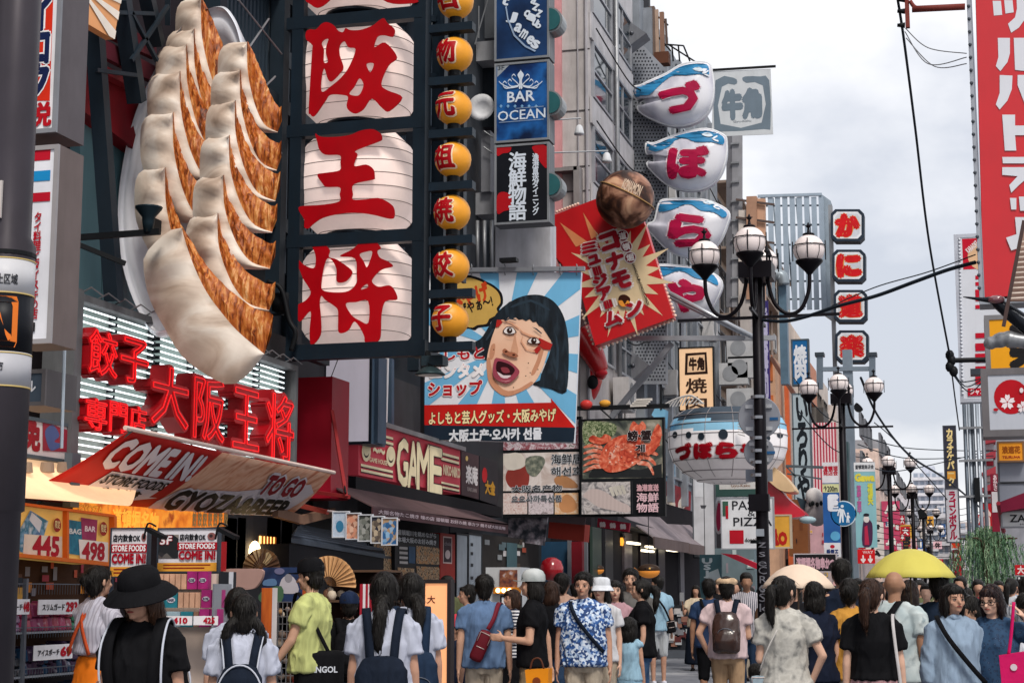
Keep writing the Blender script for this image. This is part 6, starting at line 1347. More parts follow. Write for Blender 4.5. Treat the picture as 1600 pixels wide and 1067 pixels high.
fdata=[('づ',(0,0),'uppermost puffer fish sign, marked with a crimson づ'),('ぼ',(21,104),'second puffer fish sign from the top, marked with a crimson ぼ'),('ら',(22,210),'third puffer fish sign from the top, marked with a crimson ら'),('や',(28,322),'lowest puffer fish sign, marked with a crimson や behind the street lamp')]
YF=35.6
for (ch,(dx,dy),lab),(FA,FBL) in zip(fdata,FO):
    T=lambda P:P
    po=crom(FA,4,True);root=thing('puffer_fish_sign',lab,'sign',tuple(atY(1055+dx,198+dy,YF)),'stacked puffer fish signs')
    cx1,cy1=[(1064,148),(1078,250),(1080,356),(1072,458)][FO.index((FA,FBL))];n=len(po);g=G();rings=[]
    for k,d in ((1,0),(.97,.09),(.8,.24),(.55,.33),(.25,.37),(.02,.38)):rings.append([tuple(atY(cx1+(x-cx1)*k,cy1+(y-cy1)*k,YF-d)) for x,y in po])
    v=[p for r in rings for p in r];m_=len(v);v+=[tuple(Vector(p)+Vector((0,.25,0))) for p in rings[0]]
    f=[(i*n+k,i*n+(k+1)%n,(i+1)*n+(k+1)%n,(i+1)*n+k) for i in range(len(rings)-1) for k in range(n)]+[(k,m_+k,m_+(k+1)%n,(k+1)%n) for k in range(n)]+[tuple(m_+k for k in range(n))]
    g.add(v,f);obj('body',g,FW,root,True)
    obj('edge_trim',G().tube([atY(x,y,YF-.012) for x,y in po+[po[0]]],.028,6),mat('d8dade',.3),root,True)
    def dome(x,y,d=0):
        best=0
        for k,dd in ((1,0),(.97,.09),(.8,.24),(.55,.33),(.25,.37)):pass
        ang=math.atan2(y-cy1,x-cx1);rr_=math.hypot(x-cx1,y-cy1)
        bo=min(po,key=lambda p:abs(math.atan2(math.sin(math.atan2(p[1]-cy1,p[0]-cx1)-ang),math.cos(math.atan2(p[1]-cy1,p[0]-cx1)-ang))));ro=math.hypot(bo[0]-cx1,bo[1]-cy1);t=min(1,rr_/ro)
        return np.interp(t,[0,.25,.55,.8,.97,1],[.38,.37,.33,.24,.09,0])+d
    def relief(P,m,name,d=.02,ref=2):
        tr=tessellate_polygon([[Vector((x,y,0)) for x,y in P]]);pts=list(P);tris=[tuple(t) for t in tr]
        for _ in range(ref):
            mid={};nt2=[]
            def md(a,b):
                k=(min(a,b),max(a,b))
                if k not in mid:mid[k]=len(pts);pts.append(((pts[a][0]+pts[b][0])/2,(pts[a][1]+pts[b][1])/2))
                return mid[k]
            for a,b,c in tris:x,y,z=md(a,b),md(b,c),md(c,a);nt2+=[(a,x,z),(x,b,y),(z,y,c),(x,y,z)]
            tris=nt2
        g=G();g.add([atY(x,y,YF-dome(x,y,d)) for x,y in pts],tris,m);obj(name,g,m,root,True)
    relief(crom(FBL,3,True),FB,'blue_back',.022)
    relief(crom([(cx1+18,cy1-40),(cx1+28,cy1-43),(cx1+36,cy1-38),(cx1+28,cy1-36)],2,True),mat('c9d6e0',.4),'eye',.04,1)
    P=crom([(cx1+42,cy1-38),(cx1+34,cy1-33),(cx1+44,cy1-28),(cx1+44,cy1-31),(cx1+38,cy1-33),(cx1+43,cy1-36)],2,True);relief(P,mat('d8dee6',.4),'mouth',.04,1)
    g=G();A,Fc,L,sz=glyphs(ch,.09);W2,H2=58,46
    def fn(u,v,d):x,y=cx1-3+u,cy1+4-v;return atY(x,y,YF-dome(x,y,.03)-d)
    text_on(g,ch,fn,mat('d8c8d0',.4),.10,0,1,w=W2,h=H2);text_on(g,ch,fn,MG,.07,.012,1,w=W2,h=H2);me=mkmesh('lettering',g,None,False,tuple(root.location));o=bpy.data.objects.new('lettering',me);COL.objects.link(o);o.parent=root
S=Sign('dotted_panel','grey perforated metal panel behind the puffer fish signs','panel','Y',36.1,(988,60,1104,600),ramp_mat(['6c7078','8a8e96','9a9ea6'],'noise',2,rough=.4),.12,pts=[(988,66),(1000,66),(1042,110),(1042,600),(988,600)])
g=G()
for i in range(11):
    for j in range(96):
        x,y=991+i*5+(2.5 if j%2 else 0),80+j*5.4
        if x<1040 and y>70+(x-1000)*1.15:q=S.px(x,y,.006);g.box(q+Vector((-.018,0,-.018)),q+Vector((.018,.012,.018)))
obj('perforations',g,mat('33363c',.5),S.root,kind='stuff')
for y in (146,198,250,356,408,470,530):S.rect(988,y,1042,y+1.2,mat('b9bcc2',.4),'panel_joint')
S.done()
obj('puffer_mast',G().box(atY(1058,-10+110,36.0),atY(1066,600,36.3)),mat('4a4e56',.4,.4),label='dark steel mast behind the puffer fish signs',cat='mast')
b5=block('window_building','grey building with tall dark window bays behind the puffer fish signs',-16,-6.9,36.4,47.5,atX(1095,40,-6.9).z*.0+15.2,mat('868c94',.5,dirt=.3))
for k in range(5):
    y0_=37.2+k*2.0
    for z in (4.2,6.6,9.0,11.4):win(b5,-6.88,y0_,y0_+1.6,z,z+2.1,mat('a4a8ae',.4,.4),.07,2,2)
for k in range(6):obj('pilaster',G().box((-6.9,36.8+k*2.0,3.6),(-6.7,37.05+k*2.0,15)),mat('858a92',.5,dirt=.3),b5)
rt=thing('rooftop_scaffold','rusty rooftop scaffold and pipes above the upper puffer fish sign','scaffold',tuple(atY(1030,100,37)))
for x,y0,y1,w,c in ((1018,12,100,.16,'6a5a52'),(1026,16,96,.08,'a89080'),(1034,20,100,.10,'8a6a5a'),(1008,-10,80,.2,'3a3c42'),(1040,30,70,.05,'5a4a44')):obj('pipe',G().bar(atY(x,y0,37),atY(x+2,y1,37),w),mat(c,.6,dirt=.4),rt)
for a,b in (((1042,70),(1068,72)),((1068,72),(1078,96)),((1044,70),(1088,98)),((1020,20),(1044,40)),((1050,72),(1052,96)),((1060,72),(1062,96)),((1012,40),(1048,80))):obj('rail',G().tube([atY(*a,37),atY(*b,37)],.02,5),BLACK,rt)
obj('crate',G().box(atY(1022,82,36.9),atY(1048,104,37.2)),mat('5c3a2c',.7),rt)
S=Sign('grill_banner','translucent white banner with grey 牛角 square emblem against the sky','banner','Y',39.0,(1117,110,1207,210),mat('c4c8cc',.5,var=.06),.02,pts=[(1114,112),(1204,108),(1208,210),(1112,214)])
GD=mat('6c7a86',.5,var=.06)
S.poly([(1118,126),(1146,122),(1152,128),(1148,133),(1128,136),(1126,194),(1190,192),(1192,134),(1166,130),(1160,124),(1164,120),(1188,120),(1202,126),(1204,196),(1194,202),(1124,206),(1116,200)],GD,'square_emblem',curve=2)
S.text('牛角',(1130,142,1188,184),GD,.09);S.text('Gyu-Kaku',(1146,188,1174,192),mat('8a9098',.5),.01)
obj('top_bar',G().bar(S.px(1112,110,0),S.px(1212,104,0),.05),BLACK,S.root);S.done()
fg=thing('puffer_fish_lantern','huge hanging puffer fish lantern with red づぼらや lettering','lantern',tuple(atY(1132,750,30.5)));YB_=30.5
a,b=atY(1030,690,YB_),atY(1222,690,YB_);rx=(b.x-a.x)/2;c=Vector(((a.x+b.x)/2,YB_+1.0,atY(1130,690,YB_+.1).z));zt,zb=atY(1130,632,YB_).z-c.z,atY(1130,750,YB_).z-c.z
secs=[(zb,.30,.4),(zb*.92,.52,.6),(zb*.70,.76,.82),(zb*.42,.92,.95),(zb*.10,.99,1),(zt*.25,1.0,1),(zt*.55,.98,.98),(zt*.8,.90,.9),(zt,.72,.7)]
def fugu(t,z,out=0):
    zz=[s[0] for s in secs];kx=np.interp(z,zz,[s[1] for s in secs]);return c+Vector((math.cos(t)*rx*kx*(1+out),math.sin(t)*1.0*kx*(1+out*.3)-out*0,z))
g=G();N=20;v=[]
M3=[mat('a09a9a',.6,dirt=.1,emit=.04),mat('d6cfd0',.5,var=.06,dirt=.12,emit=.10),mat('e2dee0',.45,var=.05,emit=.12),mat('8fc3e0',.45,var=.08),mat('3f4a56',.5,var=.12)]  # faint glow added to the paper so the shaded underside is less grey
for z in np.linspace(zb,zt,25):
    for k in range(N*2):t=math.pi+math.pi*k/N;v.append(fugu(t,z))
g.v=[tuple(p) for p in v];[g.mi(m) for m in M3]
for i in range(24):
    for k in range(N*2):
        z=(np.linspace(zb,zt,25)[i]+np.linspace(zb,zt,25)[i+1])/2;s_=(z-zb)/(zt-zb);wv=.03*math.cos(k*math.pi/N*2)
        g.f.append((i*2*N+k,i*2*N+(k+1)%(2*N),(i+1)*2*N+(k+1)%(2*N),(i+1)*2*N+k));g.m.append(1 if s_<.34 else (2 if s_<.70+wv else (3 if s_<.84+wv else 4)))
g.f.append(tuple(24*2*N+k for k in range(2*N)));g.m.append(4)
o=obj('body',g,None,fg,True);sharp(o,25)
for z in [s[0] for s in secs[1:8]]:obj('seam',G().tube([fugu(math.pi+math.pi*k/20,z,.003) for k in range(41)],.01,5),mat('8f898c',.5),fg,True)
for k in range(6):t=math.pi*(1.12+k*.15);obj('seam',G().tube([fugu(t,z,.002) for z in np.linspace(zb,zt,14)],.007,4),mat('9a9496',.5),fg,True)
def surf(x,y,out=.02):
    z=atY(x,y,c.z and YB_+.08).z-c.z;q=atY(x,y,YB_+.08).x-c.x;kx=np.interp(z,[s[0] for s in secs],[s[1] for s in secs]);ct=max(-.98,min(.98,q/(rx*kx)));return c+Vector((q,-math.sqrt(1-ct*ct)*kx-out,z))
for x,y,r_ in ((1050,677,5),(1075,679,5),(1096,682,5.5),(1131,679,7.5),(1176,682,5),(1196,682,5),(1214,676,4)):
    obj('spot',G().prism([surf(x+r_*math.cos(R(a)),y+r_*1.1*math.sin(R(a)),.015) for a in range(0,360,24)],(0,0,0),mat('28313b',.4)),None,fg)
for ch,x,w in (('づ',1065,25),('ぼ',1099,27),('ら',1136,28),('や',1172,26)):
    g=G();text_on(g,ch,lambda u,v,d:surf(x+u,704-v,.03+d),mat('d8c0c0',.5),.13,0,1,w=w,h=22);text_on(g,ch,lambda u,v,d:surf(x+u,704-v,.03+d),mat('a80f20',.4),.09,.012,1,w=w,h=22)
    me=mkmesh('lettering',g,None,False,tuple(fg.location));o=bpy.data.objects.new('lettering',me);COL.objects.link(o);o.parent=fg
g=G();fin=[(1030,638),(1050,626),(1075,618),(1088,622),(1098,630)]
for k in range(13):x=1030+k*5.2;g.bar(atY(x,638-k*.6,YB_+.1),atY(x+8,np.interp(x+8,[p[0] for p in fin],[p[1] for p in fin]),YB_+.1),.02)
g.tube([atY(x,y,YB_+.1) for x,y in crom(fin,4)],.02,5);obj('dorsal_fin',g,mat('b9b6b4',.5),fg);obj('tail_wedge',G().prism([atY(1024,636,YB_+.3),atY(1040,640,YB_+.3),atY(1038,668,YB_+.3),atY(1018,648,YB_+.3)],(0,.3,0),mat('7fb8d8',.5)),None,fg)
g=G();[g.bar(atY(1153,662+k*4,YB_-.1),atY(1164,665+k*4,YB_-.15),.02) for k in range(5)];obj('side_fin',g,mat('c9c6c4',.5),fg);obj('hanger',G().tube([atY(1033,600,YB_+.3),atY(1033,640,YB_+.3)],.02,5),BLACK,fg)
S=Sign('grill_light_sign','cream light box with 牛角 emblem and 焼肉 above the puffer lantern','sign','Y',34.5,(1062,544,1114,640),mat('e6bf98',.5,var=.04,emit=.12),.2,frame=BLACK,fw=.03)
S.poly([(1071,552),(1104,550),(1106,584),(1070,586)],mat('2a1812',.5),'emblem');S.poly([(1075,556),(1101,554),(1102,580),(1074,582)],mat('e6bf98',.5),'emblem');S.text('牛角',(1077,559,1100,578),mat('2a1812',.5),.06);S.text('焼',(1072,591,1104,614),mat('3a261c',.5),.02);S.text('肉',(1072,620,1104,640),mat('3a261c',.5),.02);S.done()
S=Sign('small_grill_sign','short white sign strip over a green box under the puffer lantern','sign','Y',36.0,(1118,752,1198,775),mat('35504c',.5),.2);S.rect(1124,753,1186,764,mat('c9c8c6',.5));S.text('Gyu-Kaku',(1142,756,1172,762),mat('8a6a5a',.5),.02);S.done()
S=Sign('blue_picture_panel','narrow blue picture panel beside the lettered lantern','sign','X',-6.85,(1040,700,1054,750),ramp_mat(['5a9cc0','8ac0dc','3a7aa8'],'noise',8),.1);S.done()
S=Sign('food_strip_sign','dark red menu photo strip between seafood board and white wall','sign','X',-6.85,(1040,752,1080,812),ramp_mat(['6a1420','8a1c28','4a1018'],'noise',5),.12,pts=[(1036,750),(1080,768),(1078,828),(1036,815)],frame=None)
for x,y in ((1045,782),(1050,790),(1064,790),(1068,782)):S.disc(x,y,5,11,ramp_mat(['c9b8a8','e0d8d0','c9a04a'],'noise',10));
S.done()
b6=block('white_wall_building','white narrow building with cup sign beneath the puffer lantern',-14,-6.95,47.6,58,5.2,mat('b9bac0',.6,dirt=.25))
b6b=block('balcony_building','beige building with pipes and balcony rails right of the puffer signs',-15,-7.0,47.6,66,13.6,mat('c4ac98',.7,dirt=.45))
for k in range(5):
    for j in range(4):win(b6b,-6.98,48.6+k*3.4,50.6+k*3.4,5.8+j*2.0,7.2+j*2.0,mat('8a8684',.5),.08,2,1)
for k in range(5):obj('balcony_rail',G().box((-6.98,48,5.5+k*2.0),(-6.4,65.5,5.58+k*2.0)),mat('8a7a70',.6),b6b)
for y in (48.5,52,56,60,64):obj('balcony_post',G().box((-6.45,y,3.2),(-6.38,y+.08,13.9)),mat('b5b0ac',.5),b6b)
for k in range(6):obj('pipe',G().tube([(-6.6,49+k*2.6,3),(-6.6,49+k*2.6,13)],.05,6),mat('7a6c66',.5),b6b,True)
ws_=thing('pipe_stack','tan wooden cladding and steel ladder left of the lattice tower','scaffold',tuple(atY(1160,480,48)))
for x,y0,y1,w,c in ((1152,212,480,.10,'8f8f94'),(1143,212,480,.07,'6a6a70'),(1176,310,470,.55,'a8826c'),(1188,312,470,.25,'c49a80'),(1163,330,480,.3,'c9bfb8'),(1166,460,560,.4,'b0a8a4')):obj('cladding',G().bar(atY(x,y0,48),atY(x,y1,48),w,.3),mat(c,.6,dirt=.3),ws_)
for k in range(9):obj('rung',G().bar(atY(1142,225+k*30,47.9),atY(1155,224+k*30,47.9),.05),GREYM,ws_)
for y in (312,340,372):obj('rail',G().bar(atY(1150,y,47.8),atY(1210,y+8,47.8),.06),mat('5a4c48',.6),ws_)
obj('pitched_gable',G().prism([atY(*p,52) for p in ((1142,330),(1158,352),(1160,480),(1140,480))],(0,1,0),mat('d0ccc8',.6)),None,ws_)
lt=thing('lattice_tower','white steel sign tower of vertical slats against the sky','tower',tuple(atY(1242,480,60)));YT=60;LTM=mat('8f9dab',.45,.2,var=.08)
for k in range(9):x=1190+k*11.4;a,b=atY(x,395,YT),atY(x+8,395,YT);obj('slat',G().box((a.x,YT,atY(x,484,YT).z),(b.x,YT+.06,atY(x,306+k%2*2,YT).z)),LTM,lt)
for y in (322,352,383,412,440,468):obj('cross_bar',G().bar(atY(1188,y,YT+.3),atY(1300,y-1,YT+.3),.06),mat('6c7882',.5,.3),lt)
for k in range(6):obj('cross_bar',G().bar(atY(1190+k*18,310,YT+1.2),atY(1204+k*18,480,YT+1.2),.06),mat('7c8892',.5,.3),lt)
obj('end_panel',G().prism([atY(*p,YT+.1) for p in ((1284,304),(1298,314),(1300,500),(1286,490))],(0,.5,0),mat('8f9ca8',.5,.2)),None,lt);obj('top_beam',G().bar(atY(1184,307,YT),atY(1284,304,YT),.1),LTM,lt)
S=Sign('blue_pipe','thick slate blue pipe beside the lattice tower','pipe','Y',50,(1218,432,1230,600),mat('5c7486',.4,.2),.4);obj('elbow',G().tube(crom([tuple(atY(*p,49.9)) for p in ((1204,428),(1214,430),(1222,432),(1225,445))],4),.18,8),mat('8a949c',.4,.3),S.root,True);S.done()
S=Sign('purple_banner','purple vertical banner with white 鰻寿司 lettering behind the street lamp','banner','Y',40,(1186,470,1202,624),mat('362c6a',.5),.04);S.text('鮨徳寿司',(1188,480,1200,620),mat('b0acc8',.5),.05,vert=True);S.done()
for nm,lab,x0,x1,Y0,y0,c in (('tan_building','tan building with orange shutters right of the lamp post',1196,1214,58,560,'c49c80'),('orange_building','pale building with orange trim beside the blue barbecue sign',1214,1236,62,500,'d8c4b4')):
    a,b=atY(x0,700,Y0),atY(x1,700,Y0);r_=block(nm,lab,a.x-.5,b.x,Y0,Y0+6,atY(x0,y0,Y0).z,mat(c,.6,dirt=.3))
    for k in range(5):z=3.2+k*1.4;obj('shutter',G().box((a.x+.1,Y0-.05,z),(b.x-.08,Y0,z+.9)),mat('b8683c' if nm=='tan_building' else 'a8988c',.6),r_)
a=atY(1236,700,60);obj('orange_post',G().box((a.x-.15,59.6,2),(a.x,60,atY(1236,585,60).z)),mat('c4623c',.5),label='orange corner post right of the tan building',cat='post')
obj('sloped_roof',G().prism([atY(*p,55) for p in ((1202,560),(1206,556),(1240,610),(1240,622))],(0,1,0),mat('6a4a40',.7)),label='brown sloping roof edge below the purple banner',cat='roof')
S=Sign('barbecue_sign','blue vertical sign 焼肉 left of the second street lamp','sign','Y',52,(1239,532,1262,600),mat('1c6096',.45),.3,frame=mat('4a545c',.5),fw=.05);S.text('焼肉',(1241,540,1260,594),mat('d8dce4',.5),.05,vert=True);S.done()
S=Sign('hearth_sign','pale grey vertical sign with black brush いろりや','sign','Y',50,(1241,616,1266,786),mat('a4b2ba',.5,var=.05),.3,frame=mat('5a646c',.5),fw=.04);S.text('いろりや',(1245,622,1263,782),mat('1c2228',.5),.05,vert=True);S.done()
b7=block('slanted_building','white and brown building rising behind the hearth sign',-16,-6.6,66,84,11.6,mat('cbbfb6',.7,dirt=.3))
for k in range(5):
    for j in range(3):win(b7,-6.58,67+k*3.2,69.2+k*3.2,4+j*2.5,5.6+j*2.5,mat('6a6460',.5),.1,2,1)
obj('copper_panel',G().box((-6.6,70,9.6),(-6.3,74,11.2)),mat('b8704a',.5),b7);obj('dark_vent',G().box((-6.6,76,8.2),(-6.2,79,9.8)),mat('4a4644',.6),b7)
S=Sign('red_stripe_wall','red and pink ribbed wall panel right of the hearth sign','wall','Y',56,(1268,660,1308,830),ramp_mat(['a82c40','d8a0a8','c04a5c','e0c8cc'],'X',3.2,rough=.5),.2);S.done()
for k,(y,t) in enumerate(((352,'か'),(415,'に'),(478,'道'),(541,'楽'))):
    x=1324+k*2.3;r_=26;S=Sign('crab_sign','octagonal white sign with red %s, %s of the column'%(t,['topmost','second','third','lowest'][k]),'sign','Y',58,(x-r_,y-25,x+r_,y+25),mat('252f3c',.5),.6,pts=[(x-r_+7,y-25),(x+r_-7,y-25),(x+r_,y-18),(x+r_,y+18),(x+r_-7,y+25),(x-r_+7,y+25),(x-r_,y+18),(x-r_,y-18)],group='octagonal crab restaurant signs')
    q=r_-4;S.poly([(x-q+6,y-21),(x+q-6,y-21),(x+q,y-15),(x+q,y+15),(x+q-6,y+21),(x-q+6,y+21),(x-q,y+15),(x-q,y-15)],mat('d3d5da',.45),'white_face');S.poly([(x-q+8,y-18),(x+q-8,y-18),(x+q-3,y-13),(x+q-3,y+13),(x+q-8,y+18),(x-q+8,y+18),(x-q+3,y+13),(x-q+3,y-13)],mat('bfc2ca',.45),'inner_face')
    S.text(t,(x-16,y-15,x+16,y+15),mat('c0161c',.4),.11,outline=mat('c99a5a',.5),ob=.13);S.done()
obj('sign_mast',G().box(atY(1300,320,58.5),atY(1303,600,58.8)),GREYM,label='thin grey mast holding the octagonal signs',cat='mast')
rf_=random.Random(21);acm=mat('b4b2b2',.5,dirt=.4);n_ac=0
def ac(X,y,z,lab,grp):
    root=thing('air_conditioner',lab,'air conditioner',(X+.2,y,z),grp);obj('casing',G().box((X,y-.4,z),(X+.32,y+.4,z+.6)),acm,root);obj('fan_grille',G().lathe([(.22,.325),(.22,.33)],(X,y-.08,z+.3),14,axis='X'),mat('6c6e72',.5),root);obj('bracket',G().box((X,y-.35,z-.06),(X+.3,y+.35,z-.005)),GREYM,root)
    obj('pipe',G().tube([(X+.1,y+.42,z+.3),(X+.06,y+.5,z+.1),(X+.06,y+.5,z-1.2)],.02,5),mat('c9c4bc',.6),root,True)
for k,(y,z) in enumerate(((33.2,5.2),(36.9,7.2),(39.0,6.1),(41.2,8.5),(43.0,6.2),(45.1,8.4),(43.2,10.8),(39.2,10.9))):ac(-6.86,y,z,'wall air conditioner on the grey facade, %s from the street'%['nearest','second','third','fourth','fifth','sixth','seventh','eighth'][k],'air conditioners on the grey facades')
for k,(y,z) in enumerate(((50,6.2),(53.5,8.3),(57,6.3),(60.5,10.2))):ac(-6.9,y,z,'air conditioner on the beige balcony building, %s from the camera'%['nearest','second','third','farthest'][k],'air conditioners on the beige building')
for k in range(5):
    z=5.0+k*1.9;cable('facade_cable',[(-6.8,31.2,z),(-6.7,34,z-.25),(-6.72,36.5,z+.1),(-6.6,40,z-.3),(-6.62,44,z+.05),(-6.6,47.5,z-.2)],.016,'black cable strung along the grey facades, %s from the bottom'%['lowest','second','third','fourth','highest'][k],BLACK,'cables along the facades')
LM=mat('17151a',.4,.4,var=.2);GLB=mat('e2d6d4',.25,var=.04,sc=2,dirt=.08,spec=.5,emit=.05)
def lamp(lab,px,Y,yb,s=1.0,first=None):
    """yb = pixel height of the cross arm"""
    b=atY(px,yb,Y);root=thing('street_lamp',lab,'street lamp',(b.x,Y,0),'black street lamps with four globes along the street');H=b.z;P0=Vector((b.x,Y,0))
    obj('pole',G().lathe([(.16,0),(.16,.5),(.10,.62),(.082,.8),(.074,H*.6),(.066,H+.72)],P0,16),LM,root,True)
    obj('collar',G().box(P0+Vector((-.20,-.20,H+.46)),P0+Vector((.20,.20,H+.66))),LM,root)
    for sx,sy in ((1,0),(-1,0),(0,1),(0,-1)):
        d=Vector((sx,sy,0));q=lambda r,z:P0+d*r+Vector((0,0,H+z))
        obj('arm',G().tube(crom([tuple(q(.12,.50)),tuple(q(.20,.18)),tuple(q(.36,.03)),tuple(q(.52,.08)),tuple(q(.62,.30)),tuple(q(.635,.52))],5),.024,8),LM,root,True)
        obj('cross_bar',G().bar(q(.05,.0),q(.98 if sx else .7,.0),.035),LM,root)
        c=q(.635,.80);gl=obj('globe',G().ell(c+Vector((0,0,0)),(.19,.19,.185),20),GLB,root,True)
        obj('globe_cup',G().lathe([(.03,-.30),(.06,-.26),(.12,-.20),(.165,-.15),(.165,-.13),(.05,-.14)],c,16),LM,root,True)
        g=G();g.tube([c+Vector((.195*math.cos(R(a)),.195*math.sin(R(a)),.045)) for a in range(0,361,20)],.007,5)
        for a in (45,135,225,315):g.tube([c+Vector((.195*math.cos(R(a))*math.cos(R(e)),.195*math.sin(R(a))*math.cos(R(e)),.19*math.sin(R(e)))) for e in range(-50,16,12)],.004,5)
        for a in (0,90,180,270):g.bar(c+Vector((.196*math.cos(R(a)),.196*math.sin(R(a)),-.13)),c+Vector((.196*math.cos(R(a)),.196*math.sin(R(a)),.11)),.013)
        obj('cage',g,LM,root);obj('finial',G().lathe([(.075,.185),(.07,.20),(.02,.215),(.012,.27),(.03,.285),(.006,.34)],c,10),LM,root,True);obj('finial_cross',G().bar(c+Vector((-.04,0,.30)),c+Vector((.04,0,.30)),.012),LM,root)
    for a in (45,135,225,315):q=P0+Vector((.20*math.cos(R(a)),.20*math.sin(R(a)),H+.66));obj('spike',G().lathe([(.012,0),(.012,.10),(.035,.12),(.004,.2)],q,6),LM,root)
    return root
L1=lamp('nearest full street lamp, standing left of the parasols',1184,20,496)
lamp('second street lamp carrying the blue pedestrian sign',1316,33.2,668)
lamp('third street lamp, behind the advertising banners',1390,51.5,765)
lamp('fourth street lamp, thinner against the pale tower',1426,65,798)
lamp('fifth street lamp, just above the yellow umbrella',1443,84,826)
lamp('farthest street lamp, barely rising over the umbrella',1454,108,845)
for lab,cx1,cy1,r_,dy in (('large round traffic sign seen from behind on the nearest lamp post',1186,652,32,0),('small round traffic sign seen from behind on the nearest lamp post',1186,706,23,.02)):
    c=atY(cx1,cy1,20.0+.2);K=20.9/F;root=thing('traffic_sign',lab,'traffic sign',tuple(c));m=mat('8d9099',.4,.3,var=.06,alpha=.9)
    obj('disc',G().lathe([(r_*K*.97,0),(r_*K,.006),(r_*K,.02),(r_*K*.97,.026)],c,36,axis='Y'),m,root)
    for s_ in (-1,1):
        for q in (-.55,.5):obj('back_bracket',G().box(c+Vector((s_*r_*K*.28,-.03,q*r_*K-.02)),c+Vector((s_*r_*K*.62,0,q*r_*K+.025))),mat('b5b8be',.4,.4),root)
    a=c+Vector((r_*K*.5,-.01,-r_*K*.15));obj('sticker',G().box(a,a+Vector((.10,.008,.035))),mat('2a5a8a',.5),root)
c=atY(1186,742,20.2);S=Sign('plate_sign','small grey plate seen from behind under the round signs','traffic sign','Y',20.2,(1165,733,1207,752),mat('7c828e',.4,.3),.02);S.done()
for y in (620,652,684,704,722,742,776,793,846,1000):c=atY(1184,y,19.98);obj('strap',G().lathe([(.088,-.018),(.088,.018)],Vector((c.x,20,c.z)),14),mat('8d9098',.3,.6) if y<760 else BLACK,L1)
c=atY(1187,785,19.9);obj('junction_box',G().box(c+Vector((-.13,-.02,-.10)),c+Vector((.11,.12,.10))),LM,L1)
c=atY(1187,832,19.89);obj('sticker',G().box(c+Vector((-.045,0,-.04)),c+Vector((.05,.03,.045))),mat('8f96a0',.5),L1)
g=G();fn=lambda t,z:(lambda u,v,d:Vector((L1.location.x+u,20-math.sqrt(max(.0005,(.0915+d)**2-u*u)),z+v)))
GW=mat('6c6c74',.6)
for t,y,h_ in (('ssəg',866,.28),('Chic',905,.3),('ᔕᖇS',935,.3)):
    tt='\n'.join({'ssəg':'zse','Chic':'CRS','ᔕᖇS':'eSk'}[t]);g=G();text_on(g,tt,fn(t,atY(1187,y,20).z),GW,.0,.003,1,w=.10,h=h_);me=mkmesh('graffiti',g,None,False,tuple(L1.location));o=bpy.data.objects.new('graffiti',me);COL.objects.link(o);o.parent=L1
c=atY(1318,802,33.0);K=34.2/F;root=thing('pedestrian_sign','round blue sign with white adult and child on the second lamp','traffic sign',tuple(c));r_=19*K
obj('disc',G().lathe([(r_,0),(r_,.03)],c,36,axis='Y'),mat('c9d6e0',.4),root);obj('blue_face',G().lathe([(r_*.92,-.008),(r_*.92,-.002)],c,36,axis='Y'),mat('1a6296',.4),root)
PW=mat('d6dde4',.4);P_=lambda x,z:c+Vector((x*r_/50,-.014,z*r_/50))
obj('white_figure',G().prism([P_(*p) for p in ((-14,22),(-8,18),(2,16),(6,4),(8,-6),(12,-14),(8,-14),(3,-4),(0,6),(0,-34),(-5,-34),(-8,-8),(-12,-36),(-18,-36),(-14,0),(-16,8),(-20,-10),(-24,-8),(-20,12))],(0,.004,0),PW),None,root);obj('white_head',G().lathe([(r_*.12,0),(r_*.12,.004)],P_(-4,28),14,axis='Y'),PW,root)
obj('white_child',G().prism([P_(*p) for p in ((14,-6),(20,-6),(24,-12),(26,-18),(22,-18),(20,-14),(22,-36),(18,-36),(17,-24),(14,-36),(10,-36),(12,-14))],(0,.004,0),PW),None,root);obj('white_child_head',G().lathe([(r_*.08,0),(r_*.08,.004)],P_(17,0),12,axis='Y'),PW,root)
S=Sign('arrow_banner','stacked blue banner with 道頓堀 header and up arrow left of second lamp','banner','Y',33.0,(1286,722,1312,870),mat('2a5a9a',.5),.02)
S.frect(0,0,1,.22,mat('d3d3d8',.5));S.ftext('道頓堀\n商店会',(.08,.04,.95,.14),mat('b01c30',.5),.04);S.frect(0,.23,1,.32,mat('c9cc9a',.5));S.ftext('↑200m',(.08,.25,.9,.31),mat('26282c',.5),.03);S.ftext('E',(.4,.36,.85,.50),mat('d8dce4',.5),.10);S.fdisc(.7,.78,.3,.05,mat('5aa0c8',.5));S.frect(0,.85,1,1,mat('d3d3d8',.5));S.fdisc(.5,.89,.14,.02,mat('b01c30',.5));S.ftext('愛電王',(.15,.92,.85,.99),mat('2a3a6a',.5),.05);S.done()
S=Sign('festival_banner','tall pale turquoise banner with a kimono figure right of second lamp','banner','Y',33.0,(1336,722,1369,855),mat('84b4bc',.5,var=.06),.02)
S.frect(0,0,1,.11,mat('d3d6da',.5));S.ftext('道頓堀商店会',(.06,.03,.94,.08),mat('2a2c34',.5),.03);S.ftext('Gawa',(.05,.14,.95,.22),mat('d8cc4a',.5),.08);S.ftext('演劇上演中',(.1,.27,.3,.60),mat('b05a90',.5),.04,vert=True);S.ftext('福笑',(.62,.25,.86,.5),mat('c9c84a',.5),.05,vert=True)
S.fpoly([(.35,.72),(.5,.64),(.68,.68),(.8,.75),(.72,.97),(.3,.97)],mat('4a2a48',.5),curve=3);S.fdisc(.52,.67,.14,.04,mat('d8cfcc',.5));S.fdisc(.52,.62,.14,.02,mat('26242c',.5));S.fpoly([(.42,.76),(.55,.74),(.62,.97),(.4,.97)],mat('b02a4a',.5));S.done()
